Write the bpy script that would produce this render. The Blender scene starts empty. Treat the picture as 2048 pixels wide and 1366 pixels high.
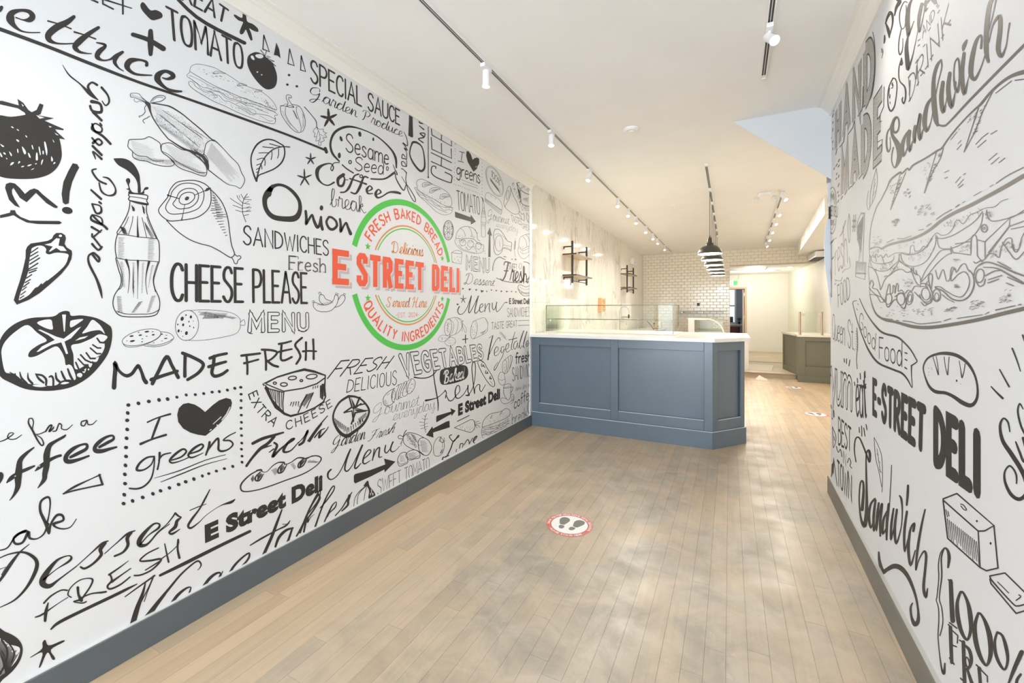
import bpy, bmesh, math, random
from mathutils import Vector, Matrix
from mathutils.geometry import tessellate_polygon
random.seed(7)
sc = bpy.context.scene
COL = sc.collection
# ---------------------------------------------------------------- camera
F = 853.0; TH = math.atan(435.0 / F); EYE = 1.35
CT, ST = math.cos(TH), math.sin(TH)
cd = bpy.data.cameras.new('camera'); cam = bpy.data.objects.new('camera', cd); COL.objects.link(cam)
cam.location = (0, 0, EYE); cam.rotation_euler = (math.pi / 2, 0, TH)
cd.sensor_width = 36; cd.lens = 36 * F / 2048; cd.shift_y = -62 / 2048; cd.clip_start = 0.02; cd.clip_end = 200
sc.camera = cam
# ---------------------------------------------------------------- light and exposure
sc.view_settings.view_transform = 'Standard'; sc.view_settings.look = 'None'
sc.view_settings.gamma = 1; sc.view_settings.use_curve_mapping = False
sc.view_settings.exposure = 0.34
world = bpy.data.worlds.new('world'); sc.world = world; world.use_nodes = True
wb = world.node_tree.nodes['Background']; wb.inputs[0].default_value = (.80, .90, 1, 1); wb.inputs[1].default_value = 1.2
def area(name, loc, rot, sx, sy, power, color):
    l = bpy.data.lights.new(name, 'AREA'); l.shape = 'RECTANGLE'; l.size = sx; l.size_y = sy; l.energy = power; l.color = color
    o = bpy.data.objects.new(name, l); COL.objects.link(o); o.location = loc; o.rotation_euler = rot
    return o
DAY = (.80, .90, 1.0); WARM = (1.0, .925, .82)
area('shopfront_daylight', (-.72, -3.9, 1.45), (math.radians(90), 0, 0), 2.5, 2.5, 190, DAY)
sc.cycles.max_bounces = 16; sc.cycles.diffuse_bounces = 12
def point(name, loc, power, color, r=.05):
    l = bpy.data.lights.new(name, 'POINT'); l.energy = power; l.color = color; l.shadow_soft_size = r
    o = bpy.data.objects.new(name, l); COL.objects.link(o); o.location = loc
    return o
def spot(name, loc, d, power, color, ang=110, blend=.8, r=.04):
    l = bpy.data.lights.new(name, 'SPOT'); l.energy = power; l.color = color; l.spot_size = math.radians(ang); l.spot_blend = blend; l.shadow_soft_size = r
    o = bpy.data.objects.new(name, l); COL.objects.link(o); o.location = loc
    o.rotation_euler = Vector(d).to_track_quat('-Z', 'Y').to_euler()
    return o
SPOT_W = 21; PEND_W = 10
# ---------------------------------------------------------------- materials
MATS = {}
def mat(name, c, rough=.5, metal=0, spec=.5, emis=None, es=1, bump=0, bscale=40, var=0, vscale=3, coat=0):
    if name in MATS: return MATS[name]
    m = bpy.data.materials.new(name); m.use_nodes = True; nt = m.node_tree; b = nt.nodes['Principled BSDF']
    b.inputs['Base Color'].default_value = (*c, 1); b.inputs['Roughness'].default_value = rough
    b.inputs['Metallic'].default_value = metal; b.inputs['Specular IOR Level'].default_value = spec
    if coat: b.inputs['Coat Weight'].default_value = coat; b.inputs['Coat Roughness'].default_value = .08
    if emis: b.inputs['Emission Color'].default_value = (*emis, 1); b.inputs['Emission Strength'].default_value = es
    if var or bump:
        tc = nt.nodes.new('ShaderNodeNewGeometry'); n = nt.nodes.new('ShaderNodeTexNoise'); n.inputs['Scale'].default_value = vscale; n.inputs['Detail'].default_value = 5
        nt.links.new(tc.outputs['Position'], n.inputs['Vector'])
        if var:
            r = nt.nodes.new('ShaderNodeValToRGB'); r.color_ramp.elements[0].position = .3; r.color_ramp.elements[1].position = .7
            r.color_ramp.elements[0].color = (*[x * (1 - var) for x in c], 1); r.color_ramp.elements[1].color = (*[min(1, x * (1 + var)) for x in c], 1)
            nt.links.new(n.outputs[0], r.inputs[0]); nt.links.new(r.outputs[0], b.inputs['Base Color'])
        if bump:
            n2 = nt.nodes.new('ShaderNodeTexNoise'); n2.inputs['Scale'].default_value = bscale; n2.inputs['Detail'].default_value = 4
            nt.links.new(tc.outputs['Position'], n2.inputs['Vector'])
            bp = nt.nodes.new('ShaderNodeBump'); bp.inputs['Strength'].default_value = bump; bp.inputs['Distance'].default_value = .004
            nt.links.new(n2.outputs[0], bp.inputs['Height']); nt.links.new(bp.outputs[0], b.inputs['Normal'])
    MATS[name] = m
    return m
def mixnode(nt, a, b, fac, blend='MIX'):
    n = nt.nodes.new('ShaderNodeMix'); n.data_type = 'RGBA'; n.blend_type = blend
    for s, v in ((n.inputs[6], a), (n.inputs[7], b)):
        if isinstance(v, tuple): s.default_value = (*v, 1) if len(v) == 3 else v
        else: nt.links.new(v, s)
    if isinstance(fac, (int, float)): n.inputs[0].default_value = fac
    else: nt.links.new(fac, n.inputs[0])
    return n.outputs[2]
def ramp(nt, v, stops):
    r = nt.nodes.new('ShaderNodeValToRGB'); e = r.color_ramp.elements
    while len(e) < len(stops): e.new(.5)
    for i, (p, c) in enumerate(stops):
        e[i].position = p; e[i].color = (c, c, c, 1) if isinstance(c, (int, float)) else (*c, 1)
    nt.links.new(v, r.inputs[0]); return r.outputs[0]
def noise(nt, vec, scale, detail=4, dist=0, rough=.5):
    n = nt.nodes.new('ShaderNodeTexNoise'); n.inputs['Scale'].default_value = scale; n.inputs['Detail'].default_value = detail
    n.inputs['Distortion'].default_value = dist; n.inputs['Roughness'].default_value = rough
    nt.links.new(vec, n.inputs['Vector']); return n.outputs[0]
def mapping(nt, vec, scale=(1, 1, 1), rot=(0, 0, 0), loc=None):
    m = nt.nodes.new('ShaderNodeMapping'); m.inputs['Scale'].default_value = scale; m.inputs['Rotation'].default_value = rot
    nt.links.new(vec, m.inputs['Vector'])
    if loc is not None: nt.links.new(loc, m.inputs['Location'])
    return m.outputs[0]
def wood_floor():
    m = bpy.data.materials.new('worn_plank_wood'); m.use_nodes = True; nt = m.node_tree; b = nt.nodes['Principled BSDF']
    g = nt.nodes.new('ShaderNodeNewGeometry'); pos = g.outputs['Position']; oi = nt.nodes.new('ShaderNodeObjectInfo')
    add = nt.nodes.new('ShaderNodeMath'); nt.links.new(oi.outputs['Random'], add.inputs[0]); nt.links.new(g.outputs['Random Per Island'], add.inputs[1])
    fr = nt.nodes.new('ShaderNodeMath'); fr.operation = 'FRACT'; nt.links.new(add.outputs[0], fr.inputs[0]); rnd = fr.outputs[0]
    base = ramp(nt, rnd, [(0, (.44, .325, .21)), (.3, (.51, .385, .25)), (.6, (.55, .41, .27)), (.85, (.51, .39, .26)), (1, (.42, .335, .235))])
    sc_ = nt.nodes.new('ShaderNodeVectorMath'); sc_.operation = 'SCALE'; sc_.inputs[0].default_value = (13, 7, 3); nt.links.new(rnd, sc_.inputs[3])
    grain = noise(nt, mapping(nt, pos, (38, 2.2, 10), loc=sc_.outputs[0]), 1.0, 6, .6, .6)
    c = mixnode(nt, base, (.34, .26, .17), ramp(nt, grain, [(.45, 0), (.8, .55)]))
    # worn grey traffic lane down the middle of the room, blotchy
    sep = nt.nodes.new('ShaderNodeSeparateXYZ'); nt.links.new(pos, sep.inputs[0])
    lane = ramp(nt, mapr(nt, sep.outputs[0], -2.1, 1.0), [(.08, 0), (.34, .9), (.66, 1), (.9, .75)])
    lane2 = ramp(nt, mapr(nt, sep.outputs[1], -.5, 9), [(.0, 1), (.42, .9), (.62, .3), (.9, .15)])
    blot = ramp(nt, noise(nt, pos, 1.7, 8, .5, .62), [(.30, .25), (.62, 1)])
    w1 = math_(nt, 'MULTIPLY', lane, lane2); w2 = math_(nt, 'MULTIPLY', w1, blot)
    greyc = mixnode(nt, (.25, .245, .215), (.43, .385, .325), ramp(nt, noise(nt, pos, 4.5, 10, .8, .68), [(.38, 0), (.62, 1)]))
    c = mixnode(nt, c, greyc, math_(nt, 'MULTIPLY', w2, .92))
    sc2 = ramp(nt, noise(nt, mapping(nt, pos, (1, 1, 1), (0, 0, .5)), 34, 6, 1.2, .75), [(.60, 0), (.76, .45)])
    c = mixnode(nt, c, (.72, .69, .63), math_(nt, 'MULTIPLY', sc2, w2))
    sm = ramp(nt, noise(nt, pos, 2.6, 5, 1.5, .6), [(.58, 0), (.8, .22)])
    c = mixnode(nt, c, (.25, .24, .21), math_(nt, 'MULTIPLY', sm, w2))
    nt.links.new(c, b.inputs['Base Color'])
    nt.links.new(ramp(nt, noise(nt, pos, 5, 6), [(.3, .30), (.7, .52)]), b.inputs['Roughness'])
    bp = nt.nodes.new('ShaderNodeBump'); bp.inputs['Strength'].default_value = .12; bp.inputs['Distance'].default_value = .002
    nt.links.new(grain, bp.inputs['Height']); nt.links.new(bp.outputs[0], b.inputs['Normal'])
    return m
def mapr(nt, v, a, b):
    n = nt.nodes.new('ShaderNodeMapRange'); n.inputs[1].default_value = a; n.inputs[2].default_value = b
    nt.links.new(v, n.inputs[0]); return n.outputs[0]
def math_(nt, op, a, b):
    n = nt.nodes.new('ShaderNodeMath'); n.operation = op
    for s, v in ((n.inputs[0], a), (n.inputs[1], b)):
        if isinstance(v, (int, float)): s.default_value = v
        else: nt.links.new(v, s)
    return n.outputs[0]
def marble():
    m = bpy.data.materials.new('white_veined_marble'); m.use_nodes = True; nt = m.node_tree; b = nt.nodes['Principled BSDF']
    g = nt.nodes.new('ShaderNodeNewGeometry'); pos = g.outputs['Position']
    v1 = mapping(nt, pos, (1, .9, .28), (math.radians(-33), 0, 0))
    a = noise(nt, v1, 2.6, 7, 1.4, .55)
    r = ramp(nt, a, [(.474, 0), (.497, .65), (.503, .7), (.532, 0)])
    a2 = noise(nt, v1, 6.5, 6, 1.0, .5); r2 = ramp(nt, a2, [(.484, 0), (.5, .55), (.517, 0)])
    patch = ramp(nt, noise(nt, pos, 1.4, 3), [(.42, 0), (.6, 1)])
    base = mixnode(nt, (.80, .785, .745), (.72, .70, .655), ramp(nt, noise(nt, v1, 2, 5, .6), [(.4, 0), (.75, 1)]))
    c = mixnode(nt, base, (.36, .345, .31), math_(nt, 'MULTIPLY', r, patch))
    c = mixnode(nt, c, (.48, .46, .42), math_(nt, 'MULTIPLY', r2, .9))
    nt.links.new(c, b.inputs['Base Color']); b.inputs['Roughness'].default_value = .045
    return m
def glass(name, tint=(.965, .985, .96)):
    if name in MATS: return MATS[name]
    m = bpy.data.materials.new(name); m.use_nodes = True; nt = m.node_tree; nt.nodes.clear()
    o = nt.nodes.new('ShaderNodeOutputMaterial'); t = nt.nodes.new('ShaderNodeBsdfTransparent'); t.inputs[0].default_value = (*tint, 1)
    gl = nt.nodes.new('ShaderNodeBsdfGlossy'); gl.inputs['Roughness'].default_value = .01
    lw = nt.nodes.new('ShaderNodeLayerWeight'); pw = math_(nt, 'POWER', lw.outputs['Facing'], 5); ml = math_(nt, 'MULTIPLY', pw, .45); fr = nt.nodes.new('ShaderNodeMath'); nt.links.new(ml, fr.inputs[0]); fr.inputs[1].default_value = .018
    mx = nt.nodes.new('ShaderNodeMixShader'); nt.links.new(fr.outputs[0], mx.inputs[0]); nt.links.new(t.outputs[0], mx.inputs[1]); nt.links.new(gl.outputs[0], mx.inputs[2])
    nt.links.new(mx.outputs[0], o.inputs[0]); MATS[name] = m; return m
M_WALL = mat('laminate_mural_white', (.715, .725, .745), .62, spec=.22)
M_INK = mat('mural_black_ink', (.032, .030, .028), .50, spec=.4)
M_PAINT = mat('white_wall_paint', (.85, .835, .79), .55, bump=.04, var=.015)
M_CEIL = mat('ceiling_paint', (.90, .89, .875), .6, bump=.05, bscale=25, var=.015)
M_TRIMW = mat('cream_gloss_trim', (.82, .80, .75), .4)
M_BASE = mat('slate_blue_baseboard_paint', (.105, .125, .14), .30, var=.05)
M_BLUE = mat('blue_cabinet_paint', (.122, .165, .208), .24, var=.03)
M_OLIVE = mat('olive_cabinet_paint', (.165, .165, .12), .42, var=.03)
M_TOP = mat('white_quartz', (.84, .83, .80), .16, var=.02, vscale=8)
M_TILE = mat('white_glazed_tile', (.86, .81, .70), .12)
M_GROUT = mat('grey_grout', (.60, .55, .46), .8)
M_BLACK = mat('black_metal', (.035, .03, .025), .4, metal=.3)
M_WHITEM = mat('white_enamel', (.85, .85, .85), .3)
M_DARK = mat('dark_slot', (.06, .055, .05), .6)
M_STEEL = mat('brushed_steel', (.62, .60, .56), .28, metal=1)
M_LENS = mat('lit_lamp_lens', (1, 1, 1), .3, emis=(1, .93, .80), es=14)
M_GEDGE = mat('green_glass_edge', (.16, .19, .12), .2)
M_GLASS = glass('clear_glass')
M_WOOD = wood_floor(); M_MARBLE = marble()
M_SUB = mat('floor_gap_dark', (.26, .20, .145), .9)
M_LAM = mat('beige_floor_laminate', (.50, .42, .31), .45, var=.10, vscale=2.5)
M_BOARD = mat('pale_wood_board', (.62, .50, .36), .5, var=.06)
# ---------------------------------------------------------------- mesh helpers
class MB:
    def __init__(s): s.v = []; s.f = []
    def add(s, vs, fs):
        n = len(s.v); s.v += [tuple(v) for v in vs]; s.f += [tuple(i + n for i in f) for f in fs]; return s
    def box(s, x0, x1, y0, y1, z0, z1):
        return s.add([(x0, y0, z0), (x1, y0, z0), (x1, y1, z0), (x0, y1, z0), (x0, y0, z1), (x1, y0, z1), (x1, y1, z1), (x0, y1, z1)],
                     [(0, 3, 2, 1), (4, 5, 6, 7), (0, 1, 5, 4), (1, 2, 6, 5), (2, 3, 7, 6), (3, 0, 4, 7)])
    def prism(s, pts, z0, z1):
        n = len(pts); vs = [(x, y, z0) for x, y in pts] + [(x, y, z1) for x, y in pts]
        a = sum(pts[i][0] * pts[(i + 1) % n][1] - pts[(i + 1) % n][0] * pts[i][1] for i in range(n))
        if a < 0: pts = pts[::-1]; vs = [(x, y, z0) for x, y in pts] + [(x, y, z1) for x, y in pts]
        return s.add(vs, [tuple(range(n))[::-1], tuple(range(n, 2 * n))] + [(i, (i + 1) % n, n + (i + 1) % n, n + i) for i in range(n)])
    def slab(s, a, b, off, z0, z1):   # vertical board standing on the plan line a-b, 'off' thick to its left
        d = Vector((b[0] - a[0], b[1] - a[1])).normalized(); nx, ny = -d.y * off, d.x * off
        return s.prism([a, b, (b[0] + nx, b[1] + ny), (a[0] + nx, a[1] + ny)], z0, z1)
    def lathe(s, prof, c=(0, 0, 0), n=24, axis='z', cap=False):
        vs = []; fs = []
        for r, z in prof:
            for i in range(n):
                a = 2 * math.pi * i / n; p = (r * math.cos(a), r * math.sin(a), z)
                if axis == 'x': p = (p[2], p[0], p[1])
                if axis == 'y': p = (p[0], p[2], p[1])
                vs.append((p[0] + c[0], p[1] + c[1], p[2] + c[2]))
        m = len(prof)
        for j in range(m - 1):
            for i in range(n): fs.append((j * n + i, j * n + (i + 1) % n, (j + 1) * n + (i + 1) % n, (j + 1) * n + i))
        if cap: fs += [tuple(range(n))[::-1], tuple(range((m - 1) * n, m * n))]
        return s.add(vs, fs)
    def tube(s, pts, r, n=8):
        pts = [Vector(p) for p in pts]; vs = []; fs = []
        for k, p in enumerate(pts):
            t = (pts[min(k + 1, len(pts) - 1)] - pts[max(k - 1, 0)]).normalized()
            u = t.cross(Vector((0, 0, 1)));
            if u.length < .05: u = t.cross(Vector((1, 0, 0)))
            u.normalize(); w = t.cross(u)
            for i in range(n):
                a = 2 * math.pi * i / n; vs.append(p + u * r * math.cos(a) + w * r * math.sin(a))
        for k in range(len(pts) - 1):
            for i in range(n): fs.append((k * n + i, k * n + (i + 1) % n, (k + 1) * n + (i + 1) % n, (k + 1) * n + i))
        fs += [tuple(range(n)), tuple(range((len(pts) - 1) * n, len(pts) * n))[::-1]]
        return s.add(vs, fs)
    def mesh(s, name, m, smooth=False, off=(0, 0, 0)):
        me = bpy.data.meshes.new(name); me.from_pydata([(x - off[0], y - off[1], z - off[2]) for x, y, z in s.v], [], s.f)
        bm = bmesh.new(); bm.from_mesh(me); bmesh.ops.recalc_face_normals(bm, faces=bm.faces[:]); bm.to_mesh(me); bm.free()
        if m: me.materials.append(m)
        if smooth:
            for p in me.polygons: p.use_smooth = True
            me.set_sharp_from_angle(angle=math.radians(40))
        return me
    def build(s, name, m, parent=None, smooth=False, bevel=0):
        off = (0, 0, 0)
        p = parent
        while p is not None: off = tuple(a + b for a, b in zip(off, p.location)); p = p.parent
        o = bpy.data.objects.new(name, s.mesh(name, m, smooth, off)); COL.objects.link(o)
        if parent is not None: o.parent = parent
        if bevel:
            b = o.modifiers.new('edge', 'BEVEL'); b.width = bevel; b.segments = 2; b.limit_method = 'ANGLE'
        return o
def tag(o, label=None, cat=None, group=None, kind=None):
    if label: o['label'] = label
    if cat: o['category'] = cat
    if group: o['group'] = group
    if kind: o['kind'] = kind
    return o
def thing(name, label, cat, loc=(0, 0, 0), group=None):
    o = bpy.data.objects.new(name, None); COL.objects.link(o); o.location = loc; o.empty_display_size = .1
    return tag(o, label, cat, group)
def struct(name, mb, m, parent=None, **k):
    o = mb.build(name, m, parent, **k)
    if parent is None: o['kind'] = 'structure'
    return o
def dup(root, loc, label=None):
    r = root.copy(); COL.objects.link(r); r.location = loc
    if label: r['label'] = label
    for ch in list(root.children):
        c = ch.copy(); COL.objects.link(c); c.parent = r
        for g in list(ch.children):
            d = g.copy(); COL.objects.link(d); d.parent = c
    return r
CEIL = 2.865; XL = -2.09
RW0 = Vector((.668, 3.89)); RA = math.radians(1.32); RD = Vector((math.sin(RA), math.cos(RA)))   # right mural wall: end point and direction
def rw(y, off=0):   # plan point on the right mural wall at depth y, 'off' metres into the room
    t = (y - RW0.y) / RD.y; p = RW0 + RD * t
    return (p.x - RD.y * off, p.y + RD.x * off)
# ---------------------------------------------------------------- floor
fl = struct('floor', MB().box(-2.2, 1.9, -4.1, 9.95, -.12, -.012), M_SUB)
struct('front_floorboards', MB().box(-2.09, .7, -4.0, -1.5, -.012, 0), M_WOOD, fl)
planks = []; W = .0762; i = 0
y_end = 9.93
xk = XL + .02
while xk < 1.8:
    y = -1.5 - random.random() * 1.2
    while y < y_end:
        L = random.choice((.55, .8, 1.05, 1.3, 1.6, 2.0)) * random.uniform(.9, 1.1)
        a, b = max(y, -1.5), min(y + L, y_end); y += L
        if b - a < .03: continue
        xm = xk + W / 2
        if xm > .72 and b < 3.8: continue
        if xm > .72 and a < 3.8: a = 3.8
        if xm < 0 and a > 4.75: continue
        planks.append((math.hypot(xm, (a + b) / 2 - .3) + (3 if b < .2 else 0), xk, a, b))
    xk += W
planks.sort()
gp = .0004
unit = MB().box(0, 1, 0, 1, -.012, 0).mesh('plank', M_WOOD)
far = MB(); n_near = 0
def seen_pt(x, y):
    d = -x * ST + y * CT
    if d < .05: return False
    px = 1024 + F * (x * CT + y * ST) / d; py = 621 + F * EYE / d
    return -200 < px < 2250 and py < 1480
for dist, x, a, b in planks:
    w = min(W, 1.8 - x)
    if any(seen_pt(x + q * W, a + (b - a) * t) for t in (0, .25, .5, .75, 1) for q in (0, 1)) and n_near < 300:
        o = bpy.data.objects.new('plank', unit); COL.objects.link(o); o.parent = fl
        o.location = (x + gp, a + gp, random.uniform(-.0004, 0)); o.scale = (w - 2 * gp, b - a - 2 * gp, 1); n_near += 1
    else:
        z = random.uniform(-.0004, 0); far.box(x + gp, x + w - gp, a + gp, b - gp, -.012 + z, z)
tag(far.build('far_floorboards', M_WOOD, fl), kind='stuff')
# raised platform at the back
plat = struct('floor_platform', MB().prism([(-2.09, 9.93), (1.15, 9.93), (1.15, 9.96), (1.8, 9.96), (1.8, 15.1), (-2.09, 15.1)], 0, .092).box(-1.2, 1.9, 15.1, 18.6, 0, .092), M_LAM)
struct('trim_1', MB().box(-2.09, 1.15, 9.905, 9.945, .080, .100), mat('step_nosing', (.36, .27, .17), .5), plat)
struct('threshold', MB().box(-.0, 1.8, 12.0, 12.10, .092, .098), mat('threshold_strip', (.30, .25, .18), .5), plat)
# ---------------------------------------------------------------- walls and ceiling
WL = struct('wall_left', MB().box(-2.2, XL, -4.0, 4.585, 0, 2.9), M_WALL)
struct('corner_bead', MB().box(XL, XL + .008, 4.545, 4.60, .12, 2.79), mat('corner_bead_white', (.86, .86, .85), .4), WL)
wm = struct('wall_left_marble', MB().box(-2.2, XL, 4.585, 9.24, 0, 2.9), M_GROUT)
k = 0
for ya, yb in ((4.587, 6.105), (6.108, 7.67), (7.673, 9.24)):
    for za, zb in ((0, 1.449), (1.451, 2.9)):
        struct('marble_panel', MB().box(XL, XL + .006, ya, yb, za, zb), M_MARBLE, wm)
struct('wall_left_rear', MB().box(-2.2, XL - .03, 9.24, 12.03, 0, 2.9), M_PAINT)
ceil = struct('ceiling', MB().box(-2.2, 1.9, -4.1, 12.2, CEIL, 3.0), M_CEIL)
p0, p1 = rw(-4.1), rw(3.89)
dR = (-.12 * RD.y, .12 * RD.x)
WR = struct('wall_right', MB().prism([p0, p1, (p1[0] - dR[0], p1[1] - dR[1]), (p0[0] - dR[0], p0[1] - dR[1])], 0, 2.9), M_WALL)
struct('wall_right_rear', MB().box(1.8, 1.9, 3.8, 12.1, 0, 2.9).box(.72, 1.9, 3.78, 3.86, 0, 2.9), M_PAINT)
struct('wall_right_annex', MB().prism([(1.8, 12.03), (1.9, 12.03), (1.66, 15.2), (1.56, 15.1)], 0, 2.6), mat('pale_green_wall_paint', (.77, .79, .68), .5))
# shopfront wall behind the camera, with its window and glazed door
wf = struct('wall_front', MB().box(-2.2, -2.05, -4.1, -3.95, 0, 2.9).box(.5, .75, -4.1, -3.95, 0, 2.9).box(-2.05, .5, -4.1, -3.95, 2.75, 2.9).box(-2.05, -.6, -4.1, -3.95, 0, .3), M_PAINT)
w1 = struct('window_1', MB().box(-2.05, -1.99, -4.06, -4.0, .3, 2.75).box(-.66, -.6, -4.06, -4.0, .3, 2.75).box(-1.99, -.66, -4.06, -4.0, .3, .36).box(-1.99, -.66, -4.06, -4.0, 2.69, 2.75), M_BLACK)
struct('pane', MB().box(-1.99, -.66, -4.035, -4.025, .36, 2.69), M_GLASS, w1)
d1 = struct('door_1', MB().box(-.6, -.5, -4.06, -4.0, 0, 2.75).box(.4, .5, -4.06, -4.0, 0, 2.75).box(-.5, .4, -4.06, -4.0, 0, .2).box(-.5, .4, -4.06, -4.0, 2.1, 2.2).box(-.5, .4, -4.06, -4.0, 2.69, 2.75), M_BLACK)
struct('pane', MB().box(-.5, .4, -4.035, -4.025, .2, 2.1), M_GLASS, d1); struct('pane', MB().box(-.5, .4, -4.035, -4.025, 2.2, 2.69), M_GLASS, d1)
struct('pavement', MB().box(-8, 8, -12, -4.1, -.12, -.02), mat('street_pavement', (.45, .45, .45), .8))
# crown mouldings
prof = [(0, 0), (.012, 0), (.018, .012), (.018, .020), (.040, .048), (.052, .056), (.052, .062), (.066, .072), (.086, .078), (.086, .084), (0, .084)]
def extr(name, a, b, nrm, prof, z0, m):
    mb = MB(); n = len(prof); vs = []
    for p in (a, b):
        for d, z in prof: vs.append((p[0] + nrm[0] * d, p[1] + nrm[1] * d, z0 + z))
    mb.add(vs, [(i, (i + 1) % n, n + (i + 1) % n, n + i) for i in range(n)] + [tuple(range(n)), tuple(range(n, 2 * n))[::-1]])
    return struct(name, mb, m)
extr('trim_2', (XL, -3.95), (XL, 4.60), (1, 0), prof, CEIL - .084, M_TRIMW)
extr('trim_3', rw(-3.95), rw(3.89), (-RD.y, RD.x), prof, CEIL - .084, M_TRIMW)
bprof = [(0, 0), (.02, 0), (.02, .119), (.017, .122), (0, .122)]
b1 = extr('baseboard_left', (XL, -3.95), (XL, 2.395), (1, 0), bprof, 0, M_BASE)
extr('baseboard_left_rear', (XL, 2.397), (XL, 4.56), (1, 0), bprof, 0, M_BASE)
b2 = extr('baseboard_right', rw(-3.95), rw(3.89), (-RD.y, RD.x), bprof, 0, mat('grey_baseboard_paint', (.15, .145, .125), .38, var=.05))
M_LEDGE = mat('pale_ledge_strip', (.60, .60, .58), .5)  # paler strips lying along the tops of both baseboards
struct('ledge_strip', MB().box(XL, XL + .016, -3.95, 4.56, .122, .1245), M_LEDGE, b1)
qa, qb, qc, qd = rw(-3.9), rw(3.89), rw(3.89, .016), rw(-3.9, .016)
struct('ledge_strip', MB().prism([qa, qb, qc, qd], .122, .1245), mat('grey_ledge_strip', (.42, .41, .38), .5), b2)
# stair soffit dropping from the ceiling at the end of the right mural wall
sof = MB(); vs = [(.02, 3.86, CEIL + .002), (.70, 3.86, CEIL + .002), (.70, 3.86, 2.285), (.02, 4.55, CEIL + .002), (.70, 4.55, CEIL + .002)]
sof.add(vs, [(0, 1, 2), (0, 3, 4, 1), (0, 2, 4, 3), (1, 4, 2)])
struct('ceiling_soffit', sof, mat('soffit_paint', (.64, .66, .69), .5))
struct('ceiling_bulkhead', MB().prism([(1.12, 6.9), (1.8, 6.9), (1.8, 11.5), (1.37, 11.5)], 2.62, 2.87), M_PAINT)
# back wall of tiles, with the header over the opening to the annex
WB = struct('wall_back', MB().box(-2.2, 0, 12.04, 12.16, 0, 2.9).box(0, 1.8, 12.04, 12.16, 2.46, 2.9), M_GROUT)
struct('tile_edge', MB().box(-.002, .010, 12.03, 12.16, 0, 2.46), M_TRIMW, WB)
TW, THh, g = .1524, .0762, .003
tm = MB(); c_ = .004
tm.add([(0, .008, 0), (1, .008, 0), (1, .008, 1), (0, .008, 1), (.03, 0, .06), (.97, 0, .06), (.97, 0, .94), (.03, 0, .94)], [(0, 1, 5, 4), (1, 2, 6, 5), (2, 3, 7, 6), (3, 0, 4, 7), (4, 5, 6, 7)])
tmesh = tm.mesh('tile', M_TILE)
cells = []; row = 0; z = CEIL
while z > .6:
    z0 = z - THh; x = -2.12 - (row % 2) * TW / 2
    xmax = 1.8 if z0 > 2.43 else 0
    while x < xmax:
        a, b = max(x, -2.118), min(x + TW, xmax); x += TW
        if b - a > .02: cells.append((a, b, z0, z))
    z -= THh; row += 1
cells.sort(key=lambda c: -c[2]); rest = MB()
for k, (a, b, z0, z1) in enumerate(cells):
    if k < 298:
        o = bpy.data.objects.new('tile', tmesh); COL.objects.link(o); o.parent = WB
        o.location = (a + g / 2, 12.03 + random.uniform(0, .0012), z0 + g / 2); o.scale = (b - a - g, 1, z1 - z0 - g)
    else:
        q = random.uniform(0, .0012); sx, sz = b - a - g, z1 - z0 - g
        rest.add([(a + g / 2 + vx * sx, 12.03 + vy + q, z0 + g / 2 + vz * sz) for vx, vy, vz in tm.v], tm.f)
tag(rest.build('lower_wall_tiles', M_TILE, WB), kind='stuff')
# annex behind the opening
wa = struct('wall_back_annex', MB().box(-2.2, -.42, 15.1, 15.2, 0, 2.6).box(.42, 1.8, 15.1, 15.2, 0, 2.6).box(-.42, .42, 15.1, 15.2, 2.02, 2.6), mat('annex_wall_paint', (.80, .79, .73), .5))
struct('ceiling_annex', MB().box(-2.2, 1.9, 12.16, 15.2, 2.46, 2.6), M_CEIL)
struct('wall_left_annex', MB().box(-2.3, -2.2, 12.1, 15.2, 0, 2.6), M_PAINT)
d2 = struct('door_2', MB().box(-.48, -.42, 15.06, 15.2, .09, 2.08).box(.42, .48, 15.06, 15.2, .09, 2.08).box(-.42, .42, 15.06, 15.2, 2.02, 2.08), mat('bare_wood_frame', (.60, .47, .33), .5))
struct('casing', MB().box(.48, .61, 15.085, 15.1, .09, 2.14).box(-.48, .48, 15.085, 15.1, 2.08, 2.14), M_TRIMW, d2)
leaf = struct('door_leaf', MB().box(.37, .41, 15.2, 15.98, .10, 2.01), mat('pale_door_leaf', (.75, .66, .54), .5), d2)
for z in (.35, 1.1, 1.8): struct('hinge', MB().box(.405, .425, 15.14, 15.18, z, z + .1), M_STEEL, d2)
struct('wall_back_office', MB().box(-1.3, 1.3, 18.5, 18.6, 0, 2.6).box(1.2, 1.3, 15.2, 18.5, 0, 2.6).box(-1.3, -1.2, 15.2, 18.5, 0, 2.6), mat('blue_grey_wall', (.34, .36, .42), .6))
struct('ceiling_office', MB().box(-1.3, 1.3, 15.2, 18.6, 2.5, 2.6), M_CEIL)
w2 = struct('window_2', MB().box(-.12, -.06, 18.42, 18.5, .85, 2.2).box(.17, .23, 18.42, 18.5, .85, 2.2).box(-.06, .17, 18.42, 18.5, .85, .91).box(-.06, .17, 18.42, 18.5, 1.5, 1.56).box(-.06, .17, 18.42, 18.5, 2.14, 2.2), M_TRIMW)
struct('pane', MB().box(-.06, .17, 18.46, 18.47, .91, 2.14), mat('daylit_pane', (.6, .7, .9), .2, emis=(.72, .82, 1), es=1.2), w2)
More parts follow.
